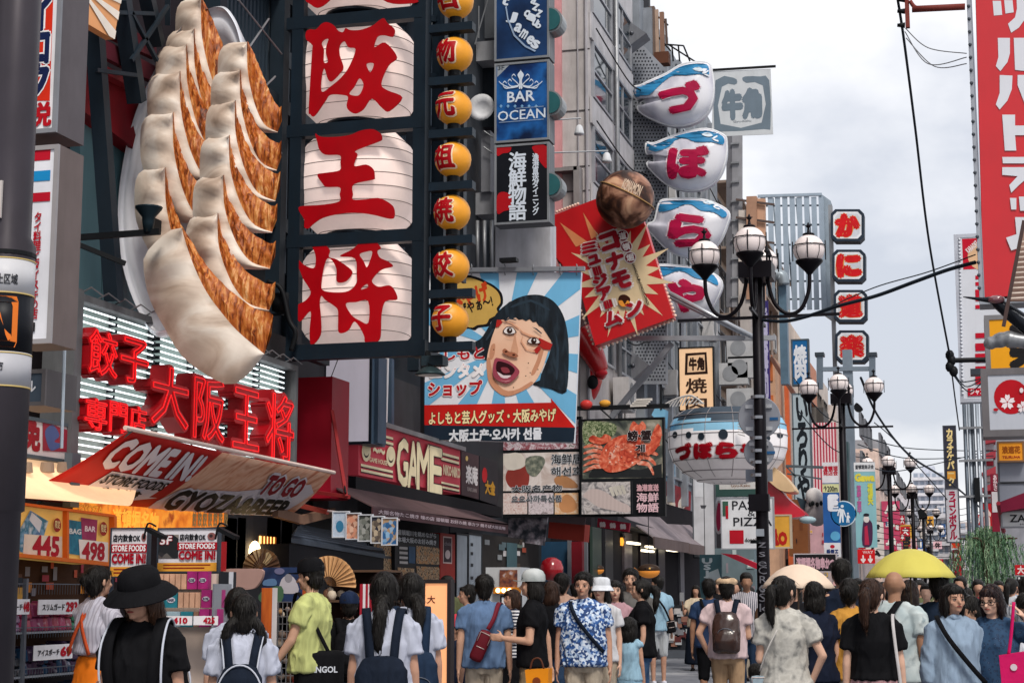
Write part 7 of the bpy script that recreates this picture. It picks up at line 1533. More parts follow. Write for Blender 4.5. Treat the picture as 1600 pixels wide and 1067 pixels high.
S=Sign('red_arrow_box','red box with two white down arrows under the turquoise banner','sign','Y',33.0,(1340,858,1367,880),mat('b8161c',.5,emit=.1),.06);S.ftext('↓ ↓',(.2,.45,.85,.92),mat('e8d8d8',.5),.08);S.ftext('WAY',(.3,.1,.9,.3),mat('e8b8b8',.5),.03);S.done()
obj('utility_box_post',G().box(atY(1322,690,33.6),atY(1334,905,34)),mat('4a5f64',.5,dirt=.3),label='blue green utility column behind the second lamp',cat='post')
tm=thing('camera_mast','grey T shaped steel mast above the second lamp','mast',tuple(atY(1330,900,36)[:2])+(0,));tm.location=(atY(1328,700,36).x,36,0)
obj('pole',G().box((tm.location.x-.10,36,0),(tm.location.x+.10,36.2,atY(1328,546,36).z)),mat('7c8894',.4,.3),tm);obj('cross_bar',G().bar(atY(1280,577,36),atY(1364,576,36),.09),mat('7c8894',.4,.3),tm)
for x in (1281,1363):obj('end_post',G().bar(atY(x,555,36),atY(x,608,36),.13),mat('6a7682',.4,.3),tm);obj('cap',G().box(atY(x-8,556,35.9),atY(x+8,553,36.2)),mat('3a424a',.4),tm)
S=Sign('pasta_sign','white PASTA & PIZZA sign half hidden by the nearest lamp post','sign','Y',30.4,(1128,778,1208,856),mat('d3d4d8',.5),.1,frame=mat('9a9ca2',.5),fw=.02)
S.text('PASTA',(1144,782,1204,796),mat('23252a',.5),.01);S.text('&',(1168,798,1180,806),mat('23252a',.5),0);S.text('PIZZA',(1146,808,1206,821),mat('23252a',.5),.01);S.rect(1140,828,1162,849,mat('b01828',.5));S.rect(1129,783,1138,806,mat('3a5c4c',.5));S.rect(1134,790,1138,810,mat('b01828',.5));S.text('doppio',(1164,840,1186,848),mat('3a3432',.5),.02);S.done()
S=Sign('yellow_bar_sign','yellow sign with red lettering RO behind the nearest lamp post','sign','Y',31,(1196,806,1234,854),mat('d8a040',.5),.2,frame=mat('b9a890',.5));S.rect(1196,826,1214,852,mat('a81a2c',.5));S.text('RF',(1197,829,1208,841),mat('e8e0e0',.5),.05);S.text('RO',(1208,832,1229,850),mat('b0241c',.5),.08);S.done()
rc=thing('red_ship_prop','bright red wedge with a pale wooden nose hanging beside the lamp','statue',tuple(atY(1230,800,31.5)));
obj('red_wedge',G().prism([atY(*p,31.5) for p in crom([(1200,752),(1214,762),(1232,780),(1256,800),(1254,806),(1230,808),(1204,802)],3,True)],(0,.8,0),mat('c4122c',.25,spec=.6)),None,rc);obj('wooden_nose',G().prism([atY(*p,31.3) for p in crom([(1190,728),(1204,726),(1226,744),(1240,762),(1238,768),(1220,766),(1204,754),(1194,744)],3,True)],(0,.9,0),mat('d8b890',.4)),None,rc);obj('pale_foot',G().ell(atY(1262,812,31.4),(.16,.1,.07),10),mat('9ab0b8',.4),rc,True)
pf=thing('small_puffer_statue','grey and white small puffer fish figure right of the red wedge','statue',tuple(atY(1275,822,33.5)));c=atY(1276,798,33.6);k_=34.5/F
obj('belly',G().ell(c,(18*k_,.2,23*k_),16),mat('a49c9c',.5),pf,True);obj('head',G().ell(atY(1272,776,33.5),(13*k_,.16,14*k_),14),mat('cfcac8',.5),pf,True)
for x,y in ((1270,786),(1277,788),(1266,788),(1283,786)):obj('spot',G().ell(atY(x,y,33.36),(.035,.02,.05),6),BLACK,pf,True)
obj('dark_fin',G().prism([atY(*p,33.6) for p in ((1244,776),(1262,782),(1262,800),(1252,796))],(0,.05,0),mat('33404a',.4)),None,pf)
obj('wire_frame',G().bar(atY(1228,728,32),atY(1286,730,32),.05).bar(atY(1230,740,32),atY(1284,748,32),.03).bar(atY(1228,728,32),atY(1244,745,32),.03),mat('4a545c',.5),label='dark steel hanging frame above the small puffer figure',cat='frame')
S=Sign('black_graffiti_board','black board crowded with pink and white scrawled lettering above the parasol','sign','Y',30,(1242,866,1306,892),mat('1e1c20',.5),.1,frame=mat('b0a8ac',.5),fw=.02);S.ftext('道頓堀名物串かつ',(.04,.2,.96,.85),mat('c9a0ac',.5),.06);S.done()
far=random.Random(3)
def clutter(lab,x0,x1,y0,y1,Y,base,n,pal):
    S=Sign('shop',lab,'shop','Y',Y,(x0,y0,x1,y1),mat(base,.6,dirt=.2),.6)
    for k in range(n):
        u,v=far.random()*.9,far.random()*.92;w,h=far.uniform(.04,.22),far.uniform(.03,.14)
        S.frect(u,v,min(1,u+w),min(1,v+h),mat(far.choice(pal),.5),'poster')
        if far.random()<.35:S.ftext(far.choice(['大阪','たこ焼','営業中','食堂','ラーメン','SALE','寿司','カラオケ']),(u+w*.1,v+h*.15,min(.99,u+w*.9),v+h*.85),mat(far.choice(['e8e0e0','26242a','b01c2c','e0b040']),.5),.05)
    S.done()
PA=['c9c4c4','a82c38','8a8d94','d8a8a8','3a3c44','c98a5a','6a4a44','4a6a8a','e0d8d0','b8506a']
clutter('crowded shop front with red and white notices behind the parasol',1196,1300,856,1000,60,'b0a0a0',30,PA)
clutter('shop front with posters between the two banners',1300,1345,870,1000,62,'8a8486',22,PA)
clutter('brown timber shop wall beneath the small puffer figure',1232,1262,780,868,44,'7a4a2c',4,['8a5a38','6a3c24'])
clutter('pink striped facade with railings behind the arrow banner',1262,1300,790,880,52,'c49aa0',16,['d8b0b4','a8404c','e8dcdc','8a6a6c'])
clutter('teal grey stall front behind the flat cap man',1118,1180,856,1000,38,'6a7a80',14,['8fa8ac','4a5a60','b8c4c4','8a8088'])
S=Sign('red_slanted_awning','bright red slanted awning behind the nearest lamp post','awning','Y',34,(1128,866,1186,890),mat('b0243a',.6),.3,pts=[(1126,864),(1150,866),(1196,886),(1194,894)]);S.done()
S=Sign('cup_sign','white wall panel with a small coffee cup outline under the lantern','sign','Y',40,(1084,742,1116,870),mat('c4c5ca',.5,dirt=.15),.1,frame=mat('55585e',.5),fw=.03)
S.poly([(1094,789),(1104,789),(1102,794),(1096,794)],mat('4a4a50',.5));S.rect(1086,744,1099,776,mat('d3d5da',.5));S.rect(1100,744,1101,870,mat('3a3c42',.5));S.done()
S=Sign('magenta_ring_sign','magenta oval ring sign left of the pasta sign','sign','Y',33,(1117,784,1130,832),mat('b8b0b4',.5),.04,pts=crom([(1121,783),(1128,786),(1130,808),(1127,830),(1120,832),(1116,808)],4,True));S.poly(crom([(1122,786),(1127,790),(1128,808),(1125,826),(1121,828),(1119,808)],3,True),mat('a82c50',.5));S.done()
for k,(x,y) in enumerate(((1158,640),(1160,590),(1146,600),(1158,560))):
    root=thing('air_conditioner','white air conditioner, %s behind the nearest lamp post'%['lowest','second lowest','leftmost','highest'][k],'air conditioner',tuple(atY(x,y,46)),'air conditioners on the beige wall');c=atY(x,y,46)
    obj('casing',G().box(c+Vector((-.4,0,0)),c+Vector((.4,.35,.6))),mat('b0b0b2',.5,dirt=.3),root);obj('fan_grille',G().lathe([(.22,-.01),(.22,-.003)],c+Vector((-.08,0,.3)),16,axis='Y'),mat('8a8c90',.5),root)
pal=['c9bdb8','a89a98','d0b8ac','8a8c92','c4a090','b8b8c0','9a8a88','d8d0cc']
Y=84;k=0
names=['pale','grey','peach','slate','terracotta','lilac','mauve','cream']
tops=[10.8,9.2,10.5,12.5,9.0,11.0,13.0,12.0,15,14]
for k in range(9):
    L_=10+3*k;r_=block('row_building','%s building, number %s back in the left row beyond the crab signs'%(names[k%8],['one','two','three','four','five','six','seven','eight','nine'][k]),-18,-6.2+(k%3)*.4,Y,Y+L_-.1,tops[k],mat(pal[k%8],.7,dirt=.25))
    X=-6.2+(k%3)*.4
    for j in range(4):
        for i in range(3):win(r_,X+.02,Y+1+i*L_/3.2,Y+1+i*L_/3.2+L_/5,3.6+j*2.2,5.0+j*2.2,mat('6a6c72',.5),.12,2,1)
    S=None
    a=bpy.data.objects
    zc=3.2+far.random()*2;h_=far.uniform(1.6,3.6);cc=far.choice(['b01c2c','e0d8d4','2a5a9a','d8a040','c04a6a','3a3c44']);sx=X+.1
    root=thing('projecting_sign','%s vertical shop sign projecting from the %s building'%({'b01c2c':'red','e0d8d4':'white','2a5a9a':'blue','d8a040':'amber','c04a6a':'pink','3a3c44':'charcoal'}[cc],names[k%8]+' '+['first','second','third','fourth','fifth','sixth','seventh','eighth','ninth'][k]),'sign',(sx+.5,Y,zc))
    obj('panel',G().box((sx,Y,zc),(sx+1.1,Y+.3,zc+h_)),mat(cc,.5),root);g=G();text_on(g,'\n'.join(far.choice(['居酒屋','薬局','喫茶','ゲーム','劇場'])),lambda u,v,d:Vector((sx+.55+u,Y-.01-d,zc+h_/2+v)),mat('e8e4e0' if cc not in ('e0d8d4','d8a040') else '2a2428',.5),.05,0,w=.7,h=h_*.85);me=mkmesh('lettering',g,None,False,tuple(root.location));o=bpy.data.objects.new('lettering',me);COL.objects.link(o);o.parent=root
    Y+=L_
def tower(lab,x0,x1,y0,Y,c,nx,nz,sh=0):
    a,b=atY(x0,850,Y),atY(x1,850,Y);z1=atY((x0+x1)/2,y0,Y).z;r_=block('apartment_tower',lab,a.x,b.x,Y,Y+18,z1,mat(c,.7,var=.04))
    zz=(z1-4)/nz;xx=(b.x-a.x)/nx
    for j in range(nz):
        obj('balcony_band',G().box((a.x-.1,Y-.6,4+j*zz),(b.x+.1,Y,4+j*zz+zz*.38)),mat('c6c6cc',.7),r_)
        for i in range(nx):obj('window',G().box((a.x+i*xx+xx*.2,Y-.06,4+j*zz+zz*.45),(a.x+i*xx+xx*.8,Y,4+(j+1)*zz-zz*.1)),mat('8f99a8',.3),r_)
    return r_
t_=tower('pale stepped apartment tower closing the end of the street',1430,1478,738,240,'b8bcc8',5,13);a,b=atY(1440,730,244),atY(1460,730,244);obj('roof_block',G().box((a.x,244,15),(b.x,250,atY(1450,728,244).z)),mat('b8bcc8',.7),t_)  # distance haze put into the tower's pale wall colour
for lab,x0,x1,y0,Y,c,nx,nz in (('low pale office block left of the apartment tower',1376,1400,760,200,'c0b8b8',3,6),('pink grey block right behind the fourth lamp',1400,1432,800,230,'b4a8b0',3,5),('white block behind the karaoke sign',1466,1500,790,210,'c4c4ca',4,5),('beige block behind the willow tree',1500,1560,815,190,'b8aaa4',5,4)):tower(lab,x0,x1,y0,Y,c,nx,nz)
seen={}
for k in range(26):
    x,y,w,h_=far.uniform(1365,1535),far.uniform(800,885),far.uniform(6,16),far.uniform(6,20);Yd=far.uniform(90,170);col=far.choice([('b01c2c','red'),('e0dcd8','white'),('c04a6a','pink'),('3a5a8a','blue'),('3a3a42','black'),('d8a040','amber'),('d8b0b8','rose')])
    S=Sign('distant_sign','small %s distant sign, %s of its kind, %s'%(col[1],seen.setdefault(col[1],iter(['first','second','third','fourth','fifth','sixth','seventh','eighth','ninth','tenth','eleventh','twelfth'])).__next__(),['above the yellow umbrella','left of the willow','right of the third lamp','below the pale tower','under the karaoke sign'][int((x-1365)/34)%5]) ,'sign','Y',Yd,(x,y,x+w,y+h_),mat(col[0],.5),.2,group='small distant shop signs')
    S.ftext(far.choice(['大','味','酒','休','本']),(.2,.15,.8,.85),mat('e8e4e4' if col[0] not in ('e0dcd8','d8a040','d8b0b8') else '3a2c30',.5),.06);S.done()
YR=18.0
S=Sign('red_vertical_sign','huge red vertical sign with white katakana at the right edge','sign','Y',YR,(1527,-60,1690,465),mat('c00a1c',.4,var=.05,spec=.5),.4,frame=mat('9a9ea6',.4,.5,dirt=.2),fw=.05,pts=[(1523,-60),(1700,-60),(1700,458),(1537,464)])
WT=mat('d0d2da',.4,var=.03)
S.poly([(1551,2),(1564,2),(1566,24),(1553,25)],WT);S.poly([(1569,1),(1582,1),(1584,20),(1571,22)],WT);S.poly([(1588,-10),(1602,-10),(1602,30),(1592,44),(1580,52),(1575,38),(1586,28),(1589,14)],WT,curve=0)
S.poly([(1559,60),(1578,60),(1578,84),(1574,98),(1563,112),(1556,104),(1560,90)],WT);S.poly([(1584,60),(1604,60),(1604,112),(1586,110)],WT)
S.poly([(1562,118),(1582,119),(1581,140),(1574,158),(1562,172),(1556,164),(1562,146)],WT);S.poly([(1590,118),(1606,118),(1606,176),(1600,160),(1590,134)],WT)
S.poly([(1566,180),(1586,180),(1586,197),(1606,197),(1606,212),(1586,212),(1588,236),(1570,236)],WT)
S.poly([(1566,246),(1606,246),(1606,256),(1567,256)],WT);S.poly([(1566,262),(1606,262),(1606,278),(1592,290),(1580,302),(1577,290),(1590,276),(1566,274)],WT)
S.poly([(1578,310),(1588,310),(1588,328),(1580,328)],WT);S.poly([(1592,308),(1606,308),(1606,330),(1594,330)],WT);S.poly([(1586,340),(1606,340),(1606,392),(1590,388)],WT);S.poly([(1572,372),(1590,366),(1600,352),(1604,384),(1580,392)],WT)
obj('edge_channel',G().box(S.px(1516,-60,.02),Vector((S.px(1530,300,0).x,YR+.4,S.px(1516,468,0).z))),mat('8b8f9a',.4,.5,dirt=.2),S.root)
S.done()
g=G()
bme=mkmesh('edge_bulb',G().ell((0,0,0),.02,6),mat('4a5058',.3),True)
for k in range(23):
    y=10+k*20;c=atY(1513+y*.038,y,YR-.02);o=bpy.data.objects.new('edge_bulb',bme);COL.objects.link(o);o.parent=S.root;o.location=c-Vector(S.root.location)
S=Sign('orange_vertical_sign','amber sign with black character under the huge red sign','sign','Y',YR,(1547,497,1690,580),mat('e09a1c',.4,var=.04),.4,frame=mat('7c7a7c',.4,.4,dirt=.3),fw=.05);S.text('楽',(1579,505,1640,574),mat('1c1a1c',.5),.06);S.done()
S=Sign('cherry_blossom_sign','pale grey sign with white cherry blossoms on a red disc','sign','Y',YR-.03,(1545,584,1690,670),mat('b4b8c2',.45,var=.04),.45,frame=mat('6e6a6c',.4,.4,dirt=.3),fw=.07);S.disc(1580,620,27,27,mat('b0101e',.45),'red_disc')
def blossom(x,y,r_):
    for k in range(5):
        a=90+k*72;tx,ty=x+r_*math.cos(R(a)),y-r_*math.sin(R(a));P=[(x,y),(x+r_*.6*math.cos(R(a+30)),y-r_*.6*math.sin(R(a+30))),(x+r_*.95*math.cos(R(a+14)),y-r_*.95*math.sin(R(a+14))),(x+r_*.8*math.cos(R(a)),y-r_*.8*math.sin(R(a))),(x+r_*.95*math.cos(R(a-14)),y-r_*.95*math.sin(R(a-14))),(x+r_*.6*math.cos(R(a-30)),y-r_*.6*math.sin(R(a-30)))]
        S.poly(P,mat('e6dade',.5),'petal')
    S.disc(x,y,r_*.1,r_*.1,mat('b0101e',.45),'stamen')
blossom(1574,628,13);blossom(1598,636,10);S.disc(1596,610,3,4,mat('e6dade',.5));S.disc(1556,640,4,2.5,mat('b0101e',.45));S.done()
S=Sign('orange_small_sign','small orange light box with red characters below the blossom sign','sign','Y',20,(1561,692,1598,719),mat('e0922c',.5,emit=.15),.3,frame=mat('8a6a50',.4),fw=.02);S.text('浪速花',(1566,697,1594,708),mat('a85a1c',.5),.05);S.text('TSURUHA',(1566,712,1594,716),mat('a0202c',.5),.03);S.done()
for k,(a_,b_) in enumerate(((722,752),(756,790))):S=Sign('blank_grey_panel','%s blank grey panel beneath the small orange light box'%['upper','lower'][k],'panel','Y',20.1,(1562,a_,1610,b_),mat('9094a0',.45,var=.05),.3,frame=mat('5a5c62',.4,.4),fw=.02);S.done()
rm=thing('maroon_awning','maroon awning edge above the ZARA board at the right border','awning',tuple(atY(1590,800,15)));obj('canopy',G().prism([atY(*p,15) for p in ((1562,784),(1620,762),(1620,790),(1564,800))],(0,.8,0),mat('6c1630',.6)),None,rm);obj('pole',G().tube([atY(1560,786,15),atY(1568,830,15.6)],.02,6),mat('8a2030',.4),rm)
S=Sign('fashion_sign','white board with black serif ZARA cut off by the right border','sign','Y',15.2,(1566,800,1650,822),mat('c9cace',.5),.08,frame=mat('8a8c92',.4),fw=.012);S.text('ZARA',(1578,804,1626,815),mat('23242a',.5),.02);S.text('HOME',(1594,817,1616,820),mat('55565c',.5),.0);S.done()
S=Sign('white_bulb_sign','white vertical sign with red characters behind the huge red sign','sign','Y',28,(1501,370,1570,622),mat('cdd0d8',.45,var=.03),.3,frame=mat('b4b8c2',.4,.3),fw=.06)
RR=mat('b8102a',.45);S.rect(1504,372,1560,420,RR);S.disc(1540,400,28,24,mat('d8b08a',.5));S.text('KARAOKE',(1508,382,1530,390),mat('e8dada',.5),.04,rot=.7)
for y0,y1 in ((430,436),(440,446),(452,470),(476,482),(520,528),(536,548),(552,566),(572,580),(588,600)):S.rect(1524,y0,1560,y1,RR)
S.rect(1512,606,1570,618,RR);S.text('ジャンボ',(1516,608,1546,616),mat('e8dada',.5),.05);S.done()
bme2=mkmesh('edge_bulb',G().ell((0,0,0),.022,6),mat('d8dce4',.3),True)
for k in range(44):c=atY(1499+k*.12,374+k*5.6,27.98);o=bpy.data.objects.new('edge_bulb',bme2);COL.objects.link(o);o.parent=S.root;o.location=c-Vector(S.root.location)
ia=thing('insulator_arm','rust red bracket with black insulators at the top right','bracket',tuple(atY(1508,15,19)));RU=mat('7a3a34',.6,dirt=.3)
obj('arm',G().tube([atY(1425,15,19),atY(1508,11,19)],.04,8),RU,ia,True);obj('plate',G().box(atY(1413,-10,19),atY(1422,45,19.06)),RU,ia);obj('gusset',G().tube(crom([tuple(atY(*p,19)) for p in ((1422,2),(1430,12),(1446,14))],4),.025,6),RU,ia,True)
for y in (0,18,40):obj('insulator',G().tube([atY(1402,y,19),atY(1414,y,19)],[.02,.035],8),BLACK,ia,True)
ib=thing('insulator_arm','black insulator cluster left of the white sign with hanging wires','bracket',tuple(atY(1520,562,27)))
obj('arm',G().tube([atY(1490,563,27),atY(1540,562,27)],.04,8),BLACK,ib);[obj('insulator',G().ell(atY(x,y,27),(.07,.07,.09),8),BLACK,ib,True) for x,y in ((1484,555),(1487,563),(1484,573),(1490,580))];obj('transformer',G().box(atY(1516,576,27),atY(1536,588,27.3)),mat('3a4048',.5),ib)
jt=thing('model_plane','black and silver model jet with a needle nose at the right edge','model',tuple(atY(1560,500,14)))
obj('fuselage',G().tube(crom([tuple(atY(*p,14)) for p in ((1505,464),(1535,468),(1552,470),(1572,484),(1600,505),(1630,525))],4),[.004+.0035*k for k in range(9)]+[.045+.004*k for k in range(12)],10),mat('23262c',.25,.4),jt,True);obj('canopy_glass',G().ell(atY(1557,468,13.95),(.07,.04,.035),10),mat('7a4a50',.1,spec=.9),jt,True)
obj('wing',G().prism([atY(*p,14.05) for p in ((1570,492),(1620,490),(1630,512))],(0,.3,.02),mat('6a6e74',.3,.5)),None,jt)
mr=thing('silver_missile','lumpy silver rocket model under the jet','model',tuple(atY(1575,545,14)))
obj('hull',G().tube(crom([tuple(atY(*p,14)) for p in ((1537,538),(1548,536),(1570,530),(1590,532),(1640,538))],4),[.015,.03,.04,.05,.055,.05,.06,.065,.06,.07,.07,.065,.06,.06,.06,.06,.06],10),mat('8a8c90',.35,.5,var=.3,sc=14),mr,True)
sw=thing('slatted_blade','brown slatted tail blade reaching down from the right edge','model',tuple(atY(1580,440,13.8)));obj('panel',G().prism([atY(*p,13.9) for p in ((1600,350),(1620,350),(1620,470),(1574,470),(1592,400))],(0,.05,0),mat('a08478',.6)),None,sw);obj('spar',G().bar(atY(1600,345,13.8),atY(1568,510,13.8),.03),mat('4a3a38',.5),sw)
for k in range(12):obj('slat',G().bar(atY(1594-k*1.4,378+k*8,13.85),atY(1620,376+k*8,13.85),.012),mat('d8c8bc',.5),sw)
def vsign(name,lab,x0,x1,y0,y1,Y,c,t,tc,**k):
    S=Sign(name,lab,'sign','Y',Y,(x0,y0,x1,y1),mat(c,.5),.3,frame=mat('4a4c54',.5),fw=.03);S.text(t,(x0+(x1-x0)*.22,y0+4,x1-(x1-x0)*.2,y1-4),mat(tc,.5),.05,vert=True);return S
S=vsign('karaoke_sign','dark slate vertical sign カラオケ beside the poles',1476,1494,666,762,50,'34343f','カラオケパーク','e0c88a');S.rect(1480,736,1493,748,mat('d8963a',.5));S.done()
S=vsign('bowling_sign','white vertical sign with crimson katakana under the karaoke sign',1479,1498,764,846,48,'cfccd2','ラゴンボウル','a8143c');S.done()
S=vsign('electronics_sign','red and white Laox vertical sign low beside the willow',1487,1502,848,902,44,'c4c6cc','    ','b01828');S.rect(1487,848,1502,856,mat('c8381c',.5));S.rect(1499,848,1503,902,mat('b01828',.5));
for k,q in enumerate('Laox'):S.text(q,(1489,860+k*11,1498,869+k*11),mat('5a1424',.5),.08,rot=-math.pi/2)
S.done()
S=vsign('red_signboard','red signboard with white star character above the willow',1532,1552,786,828,60,'b01c24','合','e0c8c0');S.done()
pg=thing('pole_cluster','cluster of thin steel poles left of the red awnings','pole',(atY(1520,800,46).x,46,0),None)
for k,x in enumerate((1509,1516,1521,1529,1537)):a=atY(x,700,46);obj('pole',G().tube([(a.x,46,0),(a.x,46,atY(x,628,46).z)],.05,8),mat(['5a626c','8a929c','4a5058','9aa2ac','6a6c74'][k],.4,.4),pg,True)
a=atY(1520,708,45.9);[obj('cross_bar',G().bar(atY(1498,y,45.9),atY(1552,y-2,45.9),.06),GREYM,pg) for y in (669,720,776)];obj('black_box',G().box(atY(1522,746,45.8),atY(1532,784,46)),BLACK,pg)
rs=block('right_row_building','grey building with small red roofs at the far right',.9,9,60,90,9.6,mat('8f9098',.6,dirt=.3))
for k,y in enumerate((688,712,738,762)):
    obj('red_roof',G().prism([atY(*p,58) for p in ((1534,y),(1556,y-10),(1556,y+2),(1536,y+6))],(0,1.2,0),mat('9c3a44',.6)),None,rs);obj('sign_face',G().box(atY(1540,y+4,58.5),atY(1552,y+16,59)),mat(['c9ccd2','a83444','d8d0cc','8a2c38'][k],.5),rs)
S=Sign('maroon_wall_sign','maroon and white narrow wall sign left of the grey panels','sign','Y',22,(1549,740,1561,830),mat('7c1c30',.5),.2);S.rect(1550,768,1560,800,mat('d0ccd0',.5));S.text('あかさ',(1552,742,1558,766),mat('d8c0c4',.5),.05,vert=True);S.done()
S=Sign('red_lower_sign','bright red sign at the lower right border above the crowd','sign','Y',24,(1586,882,1612,898),mat('b81c24',.5),.1);S.text('大',(1590,884,1600,896),mat('e8d0d0',.5),.04);S.done()
S=Sign('black_lower_sign','black sign with white ヒ behind the crowd at the right border','sign','Y',26,(1590,900,1612,920),mat('1c1c20',.5),.1);S.text('ヒ',(1592,902,1600,914),mat('d8d8dc',.5),.06);S.done()
wt=thing('willow_tree','green weeping willow standing before the right hand shops','tree',(atY(1545,900,36).x,36,0));base=Vector(wt.location)
BARK=mat('4a3c30',.8,bump=.5,bsc=20)
obj('trunk',G().tube([base+Vector((0,0,0)),base+Vector((.05,0,1.2)),base+Vector((-.05,0,2.2))],[.13,.10,.07],8),BARK,wt,True)
top=atY(1545,822,36).z
for k in range(9):a=k*2.4;obj('limb',G().tube(crom([tuple(base+Vector((-.03,0,1.7+.1*(k%3)))),tuple(base+Vector((.25*math.cos(a),.25*math.sin(a),2.5))),tuple(base+Vector((.6*math.cos(a),.6*math.sin(a),top-.25)))],4),[.05,.045,.04,.035,.03,.025,.02,.018,.015],6),BARK,wt,True)
LF=[mat('56785a',.6,var=.3,sc=30),mat('86a07e',.6,var=.3,sc=30),mat('2f4a30',.6,var=.3,sc=30)]
gs_=[G(),G(),G()];rw=random.Random(5)
for s_ in range(230):
    a=rw.uniform(0,6.283);r0=rw.uniform(.08,.74)*rw.choice((1,1,.8));x,y=r0*math.cos(a),r0*math.sin(a);z=top-.42*(r0/.72)**2+rw.uniform(-.10,.04);L_=rw.uniform(.35,1.45);n_=int(L_/.05)
    dx,dy=rw.uniform(-.03,.03),rw.uniform(-.03,.03);g=gs_[0 if rw.random()<.5 else (1 if rw.random()<.5 else 2)]
    for j in range(n_):
        t=j/n_;p=base+Vector((x*(1+t*.35)+dx*t,y*(1+t*.35)+dy*t,z-t*L_));b=rw.uniform(0,6.28);u=Vector((math.cos(b)*.014,math.sin(b)*.014,0));w_=Vector((math.cos(b)*.03,math.sin(b)*.03,-.09));g.add([p-u,p+u,p+w_],[(0,1,2)])
for g,m in zip(gs_,LF):obj('foliage',g,m,wt,kind='stuff')
CB=mat('1f2730',.5)
cable('power_cable',[atY(1401,-10,19),atY(1412,60,19.6),atY(1430,200,21.5),atY(1452,380,24),atY(1484,556,27)],.016,'thick black cable dropping from the rust bracket to the insulator cluster',CB)
cable('power_cable',[atY(1487,580,27),atY(1492,620,29),atY(1499,672,32)],.012,'thin cable below the insulator cluster',CB)
cable('power_cable',[atY(1190,500,20),atY(1225,502,19.7),atY(1262,494,19.5),atY(1310,478,19.2),atY(1370,462,19),atY(1430,440,18.7),atY(1480,422,18.5),atY(1524,410,18.3)],.022,'thick black cable bundle from the nearest lamp to the red sign',CB)
cable('power_cable',[atY(1300,478,19.3),atY(1370,448,19.1),atY(1450,425,18.8),atY(1524,398,18.4)],.007,'fine wire above the cable bundle',CB)
for k,(a,b,c_) in enumerate((((1415,45),(1450,75),(1510,84)),((1414,50),(1450,100),(1510,90)),((1416,60),(1460,104),(1510,100)))):cable('hanging_wire',[atY(*a,19.2),atY(*b,18.7),atY(*c_,18.1)],.006,['upper','middle','lower'][k]+' looping thin wire between rust bracket and red sign',GREYM)
for k,(a,b,c_) in enumerate((((1486,572),(1500,596),(1540,590)),((1488,578),(1510,604),(1545,585)),((1488,584),(1516,612),(1548,580)))):cable('hanging_wire',[atY(*a,27),atY(*b,27),atY(*c_,27)],.010,['upper','middle','lower'][k]+' looping wire under the insulator cluster',CB)
cable('power_cable',[atY(1345,590,36),atY(1372,650,38),atY(1420,710,42),atY(1480,750,48),atY(1540,800,56)],.028,'dark cable sagging from the T mast over the street',CB)
for k,(a,b,c_) in enumerate((((1345,680),(1420,700),(1560,705)),((1340,694),(1420,716),(1552,712)),((1345,720),(1400,736),(1540,706)),((1366,660),(1400,690),(1480,780)),((1240,590),(1290,650),(1345,668)),((1246,640),(1300,700),(1352,716)))):cable('overhead_wire',[atY(*a,45),atY(*b,46),atY(*c_,48)],.014,'thin overhead wire, %s of six crossing the street'%['first','second','third','fourth','fifth','sixth'][k],CB,'thin overhead wires')
for k in range(9):cable('far_wire',[atY(1370,795+k*9,80),atY(1430,806+k*8,82),atY(1530,790+k*10,84)],.016,'faint far wire, %s of nine over the street end'%['1st','2nd','3rd','4th','5th','6th','7th','8th','9th'][k],CB,'faint far wires')
for lab,x,y in (('small fish shaped street ornament above the arrow banner',1340,635),('pine shaped ornament between the fourth and fifth lamp',1440,800)):
    root=thing('street_ornament',lab,'ornament',tuple(atY(x,y+12,50)));obj('figure',G().prism([atY(*p,50) for p in crom([(x-6,y),(x-2,y-6),(x+4,y-2),(x+8,y+4),(x+2,y+8),(x-4,y+6)],3,True)],(0,.2,0),BLACK),None,root)
NPo=thing('near_lamp_post','dark street lamp post with no smoking area sleeve at the left edge','street lamp',(atY(2,700,4.4).x,4.4,0));x0=NPo.location.x-.012
prof=[(.085,0),(.085,atY(0,790,4.4).z),(.078,atY(0,788,4.4).z+.01)]
zt_=atY(0,372,4.4).z;zb_=atY(0,800,4.4).z
obj('pole',G().lathe([(.076,0),(.076,zb_),(.086,zb_+.005),(.086,zt_-.03),(.07,zt_),(.07,zt_+.3),(.07,4.5)],(x0,4.4,0),28),mat('3c383e',.4,.2,var=.25,dirt=.4),NPo,True)
zz=lambda y:atY(0,y,4.4).z
def sleeve(y0,y1,m,name,r=.0872):obj(name,G().lathe([(r,zz(y1)),(r,zz(y0))],(x0,4.4,0),32),m,NPo,True)
sleeve(412,464,mat('c6c6ca',.4),'white_band');sleeve(464,554,mat('16181e',.4),'black_band');sleeve(554,606,mat('b4b4ba',.4),'white_band',.0873)
for y in (410,463,555,606):sleeve(y,y+2,mat('c9b070',.4),'gold_line',.0882)
def onpole(t,cu,y0,y1,m,w,name='lettering',fig=None):
    g=G();fn=lambda u,v,d:Vector((x0+(.0878+d)*math.sin(cu+u/.088),4.4-(.0878+d)*math.cos(cu+u/.088),(zz(y0)+zz(y1))/2+v))
    if fig is None:text_on(g,t,fn,m,.015,.0005,2,w=w,h=zz(y0)-zz(y1))
    else:
        tr=tessellate_polygon([[Vector((x,y,0)) for x,y in l] for l in fig]);pts=[p for l in fig for p in l];g.add([fn(x*w,y*(zz(y0)-zz(y1)),.0008) for x,y in pts],[tuple(t_) for t_ in tr],m)
    me=mkmesh(name,g,None,False,tuple(NPo.location));o=bpy.data.objects.new(name,me);COL.objects.link(o);o.parent=NPo
onpole('止区域',.62,436,452,mat('2a2c32',.5),.062);onpole('市',.5,570,586,mat('2a2c32',.5),.02)
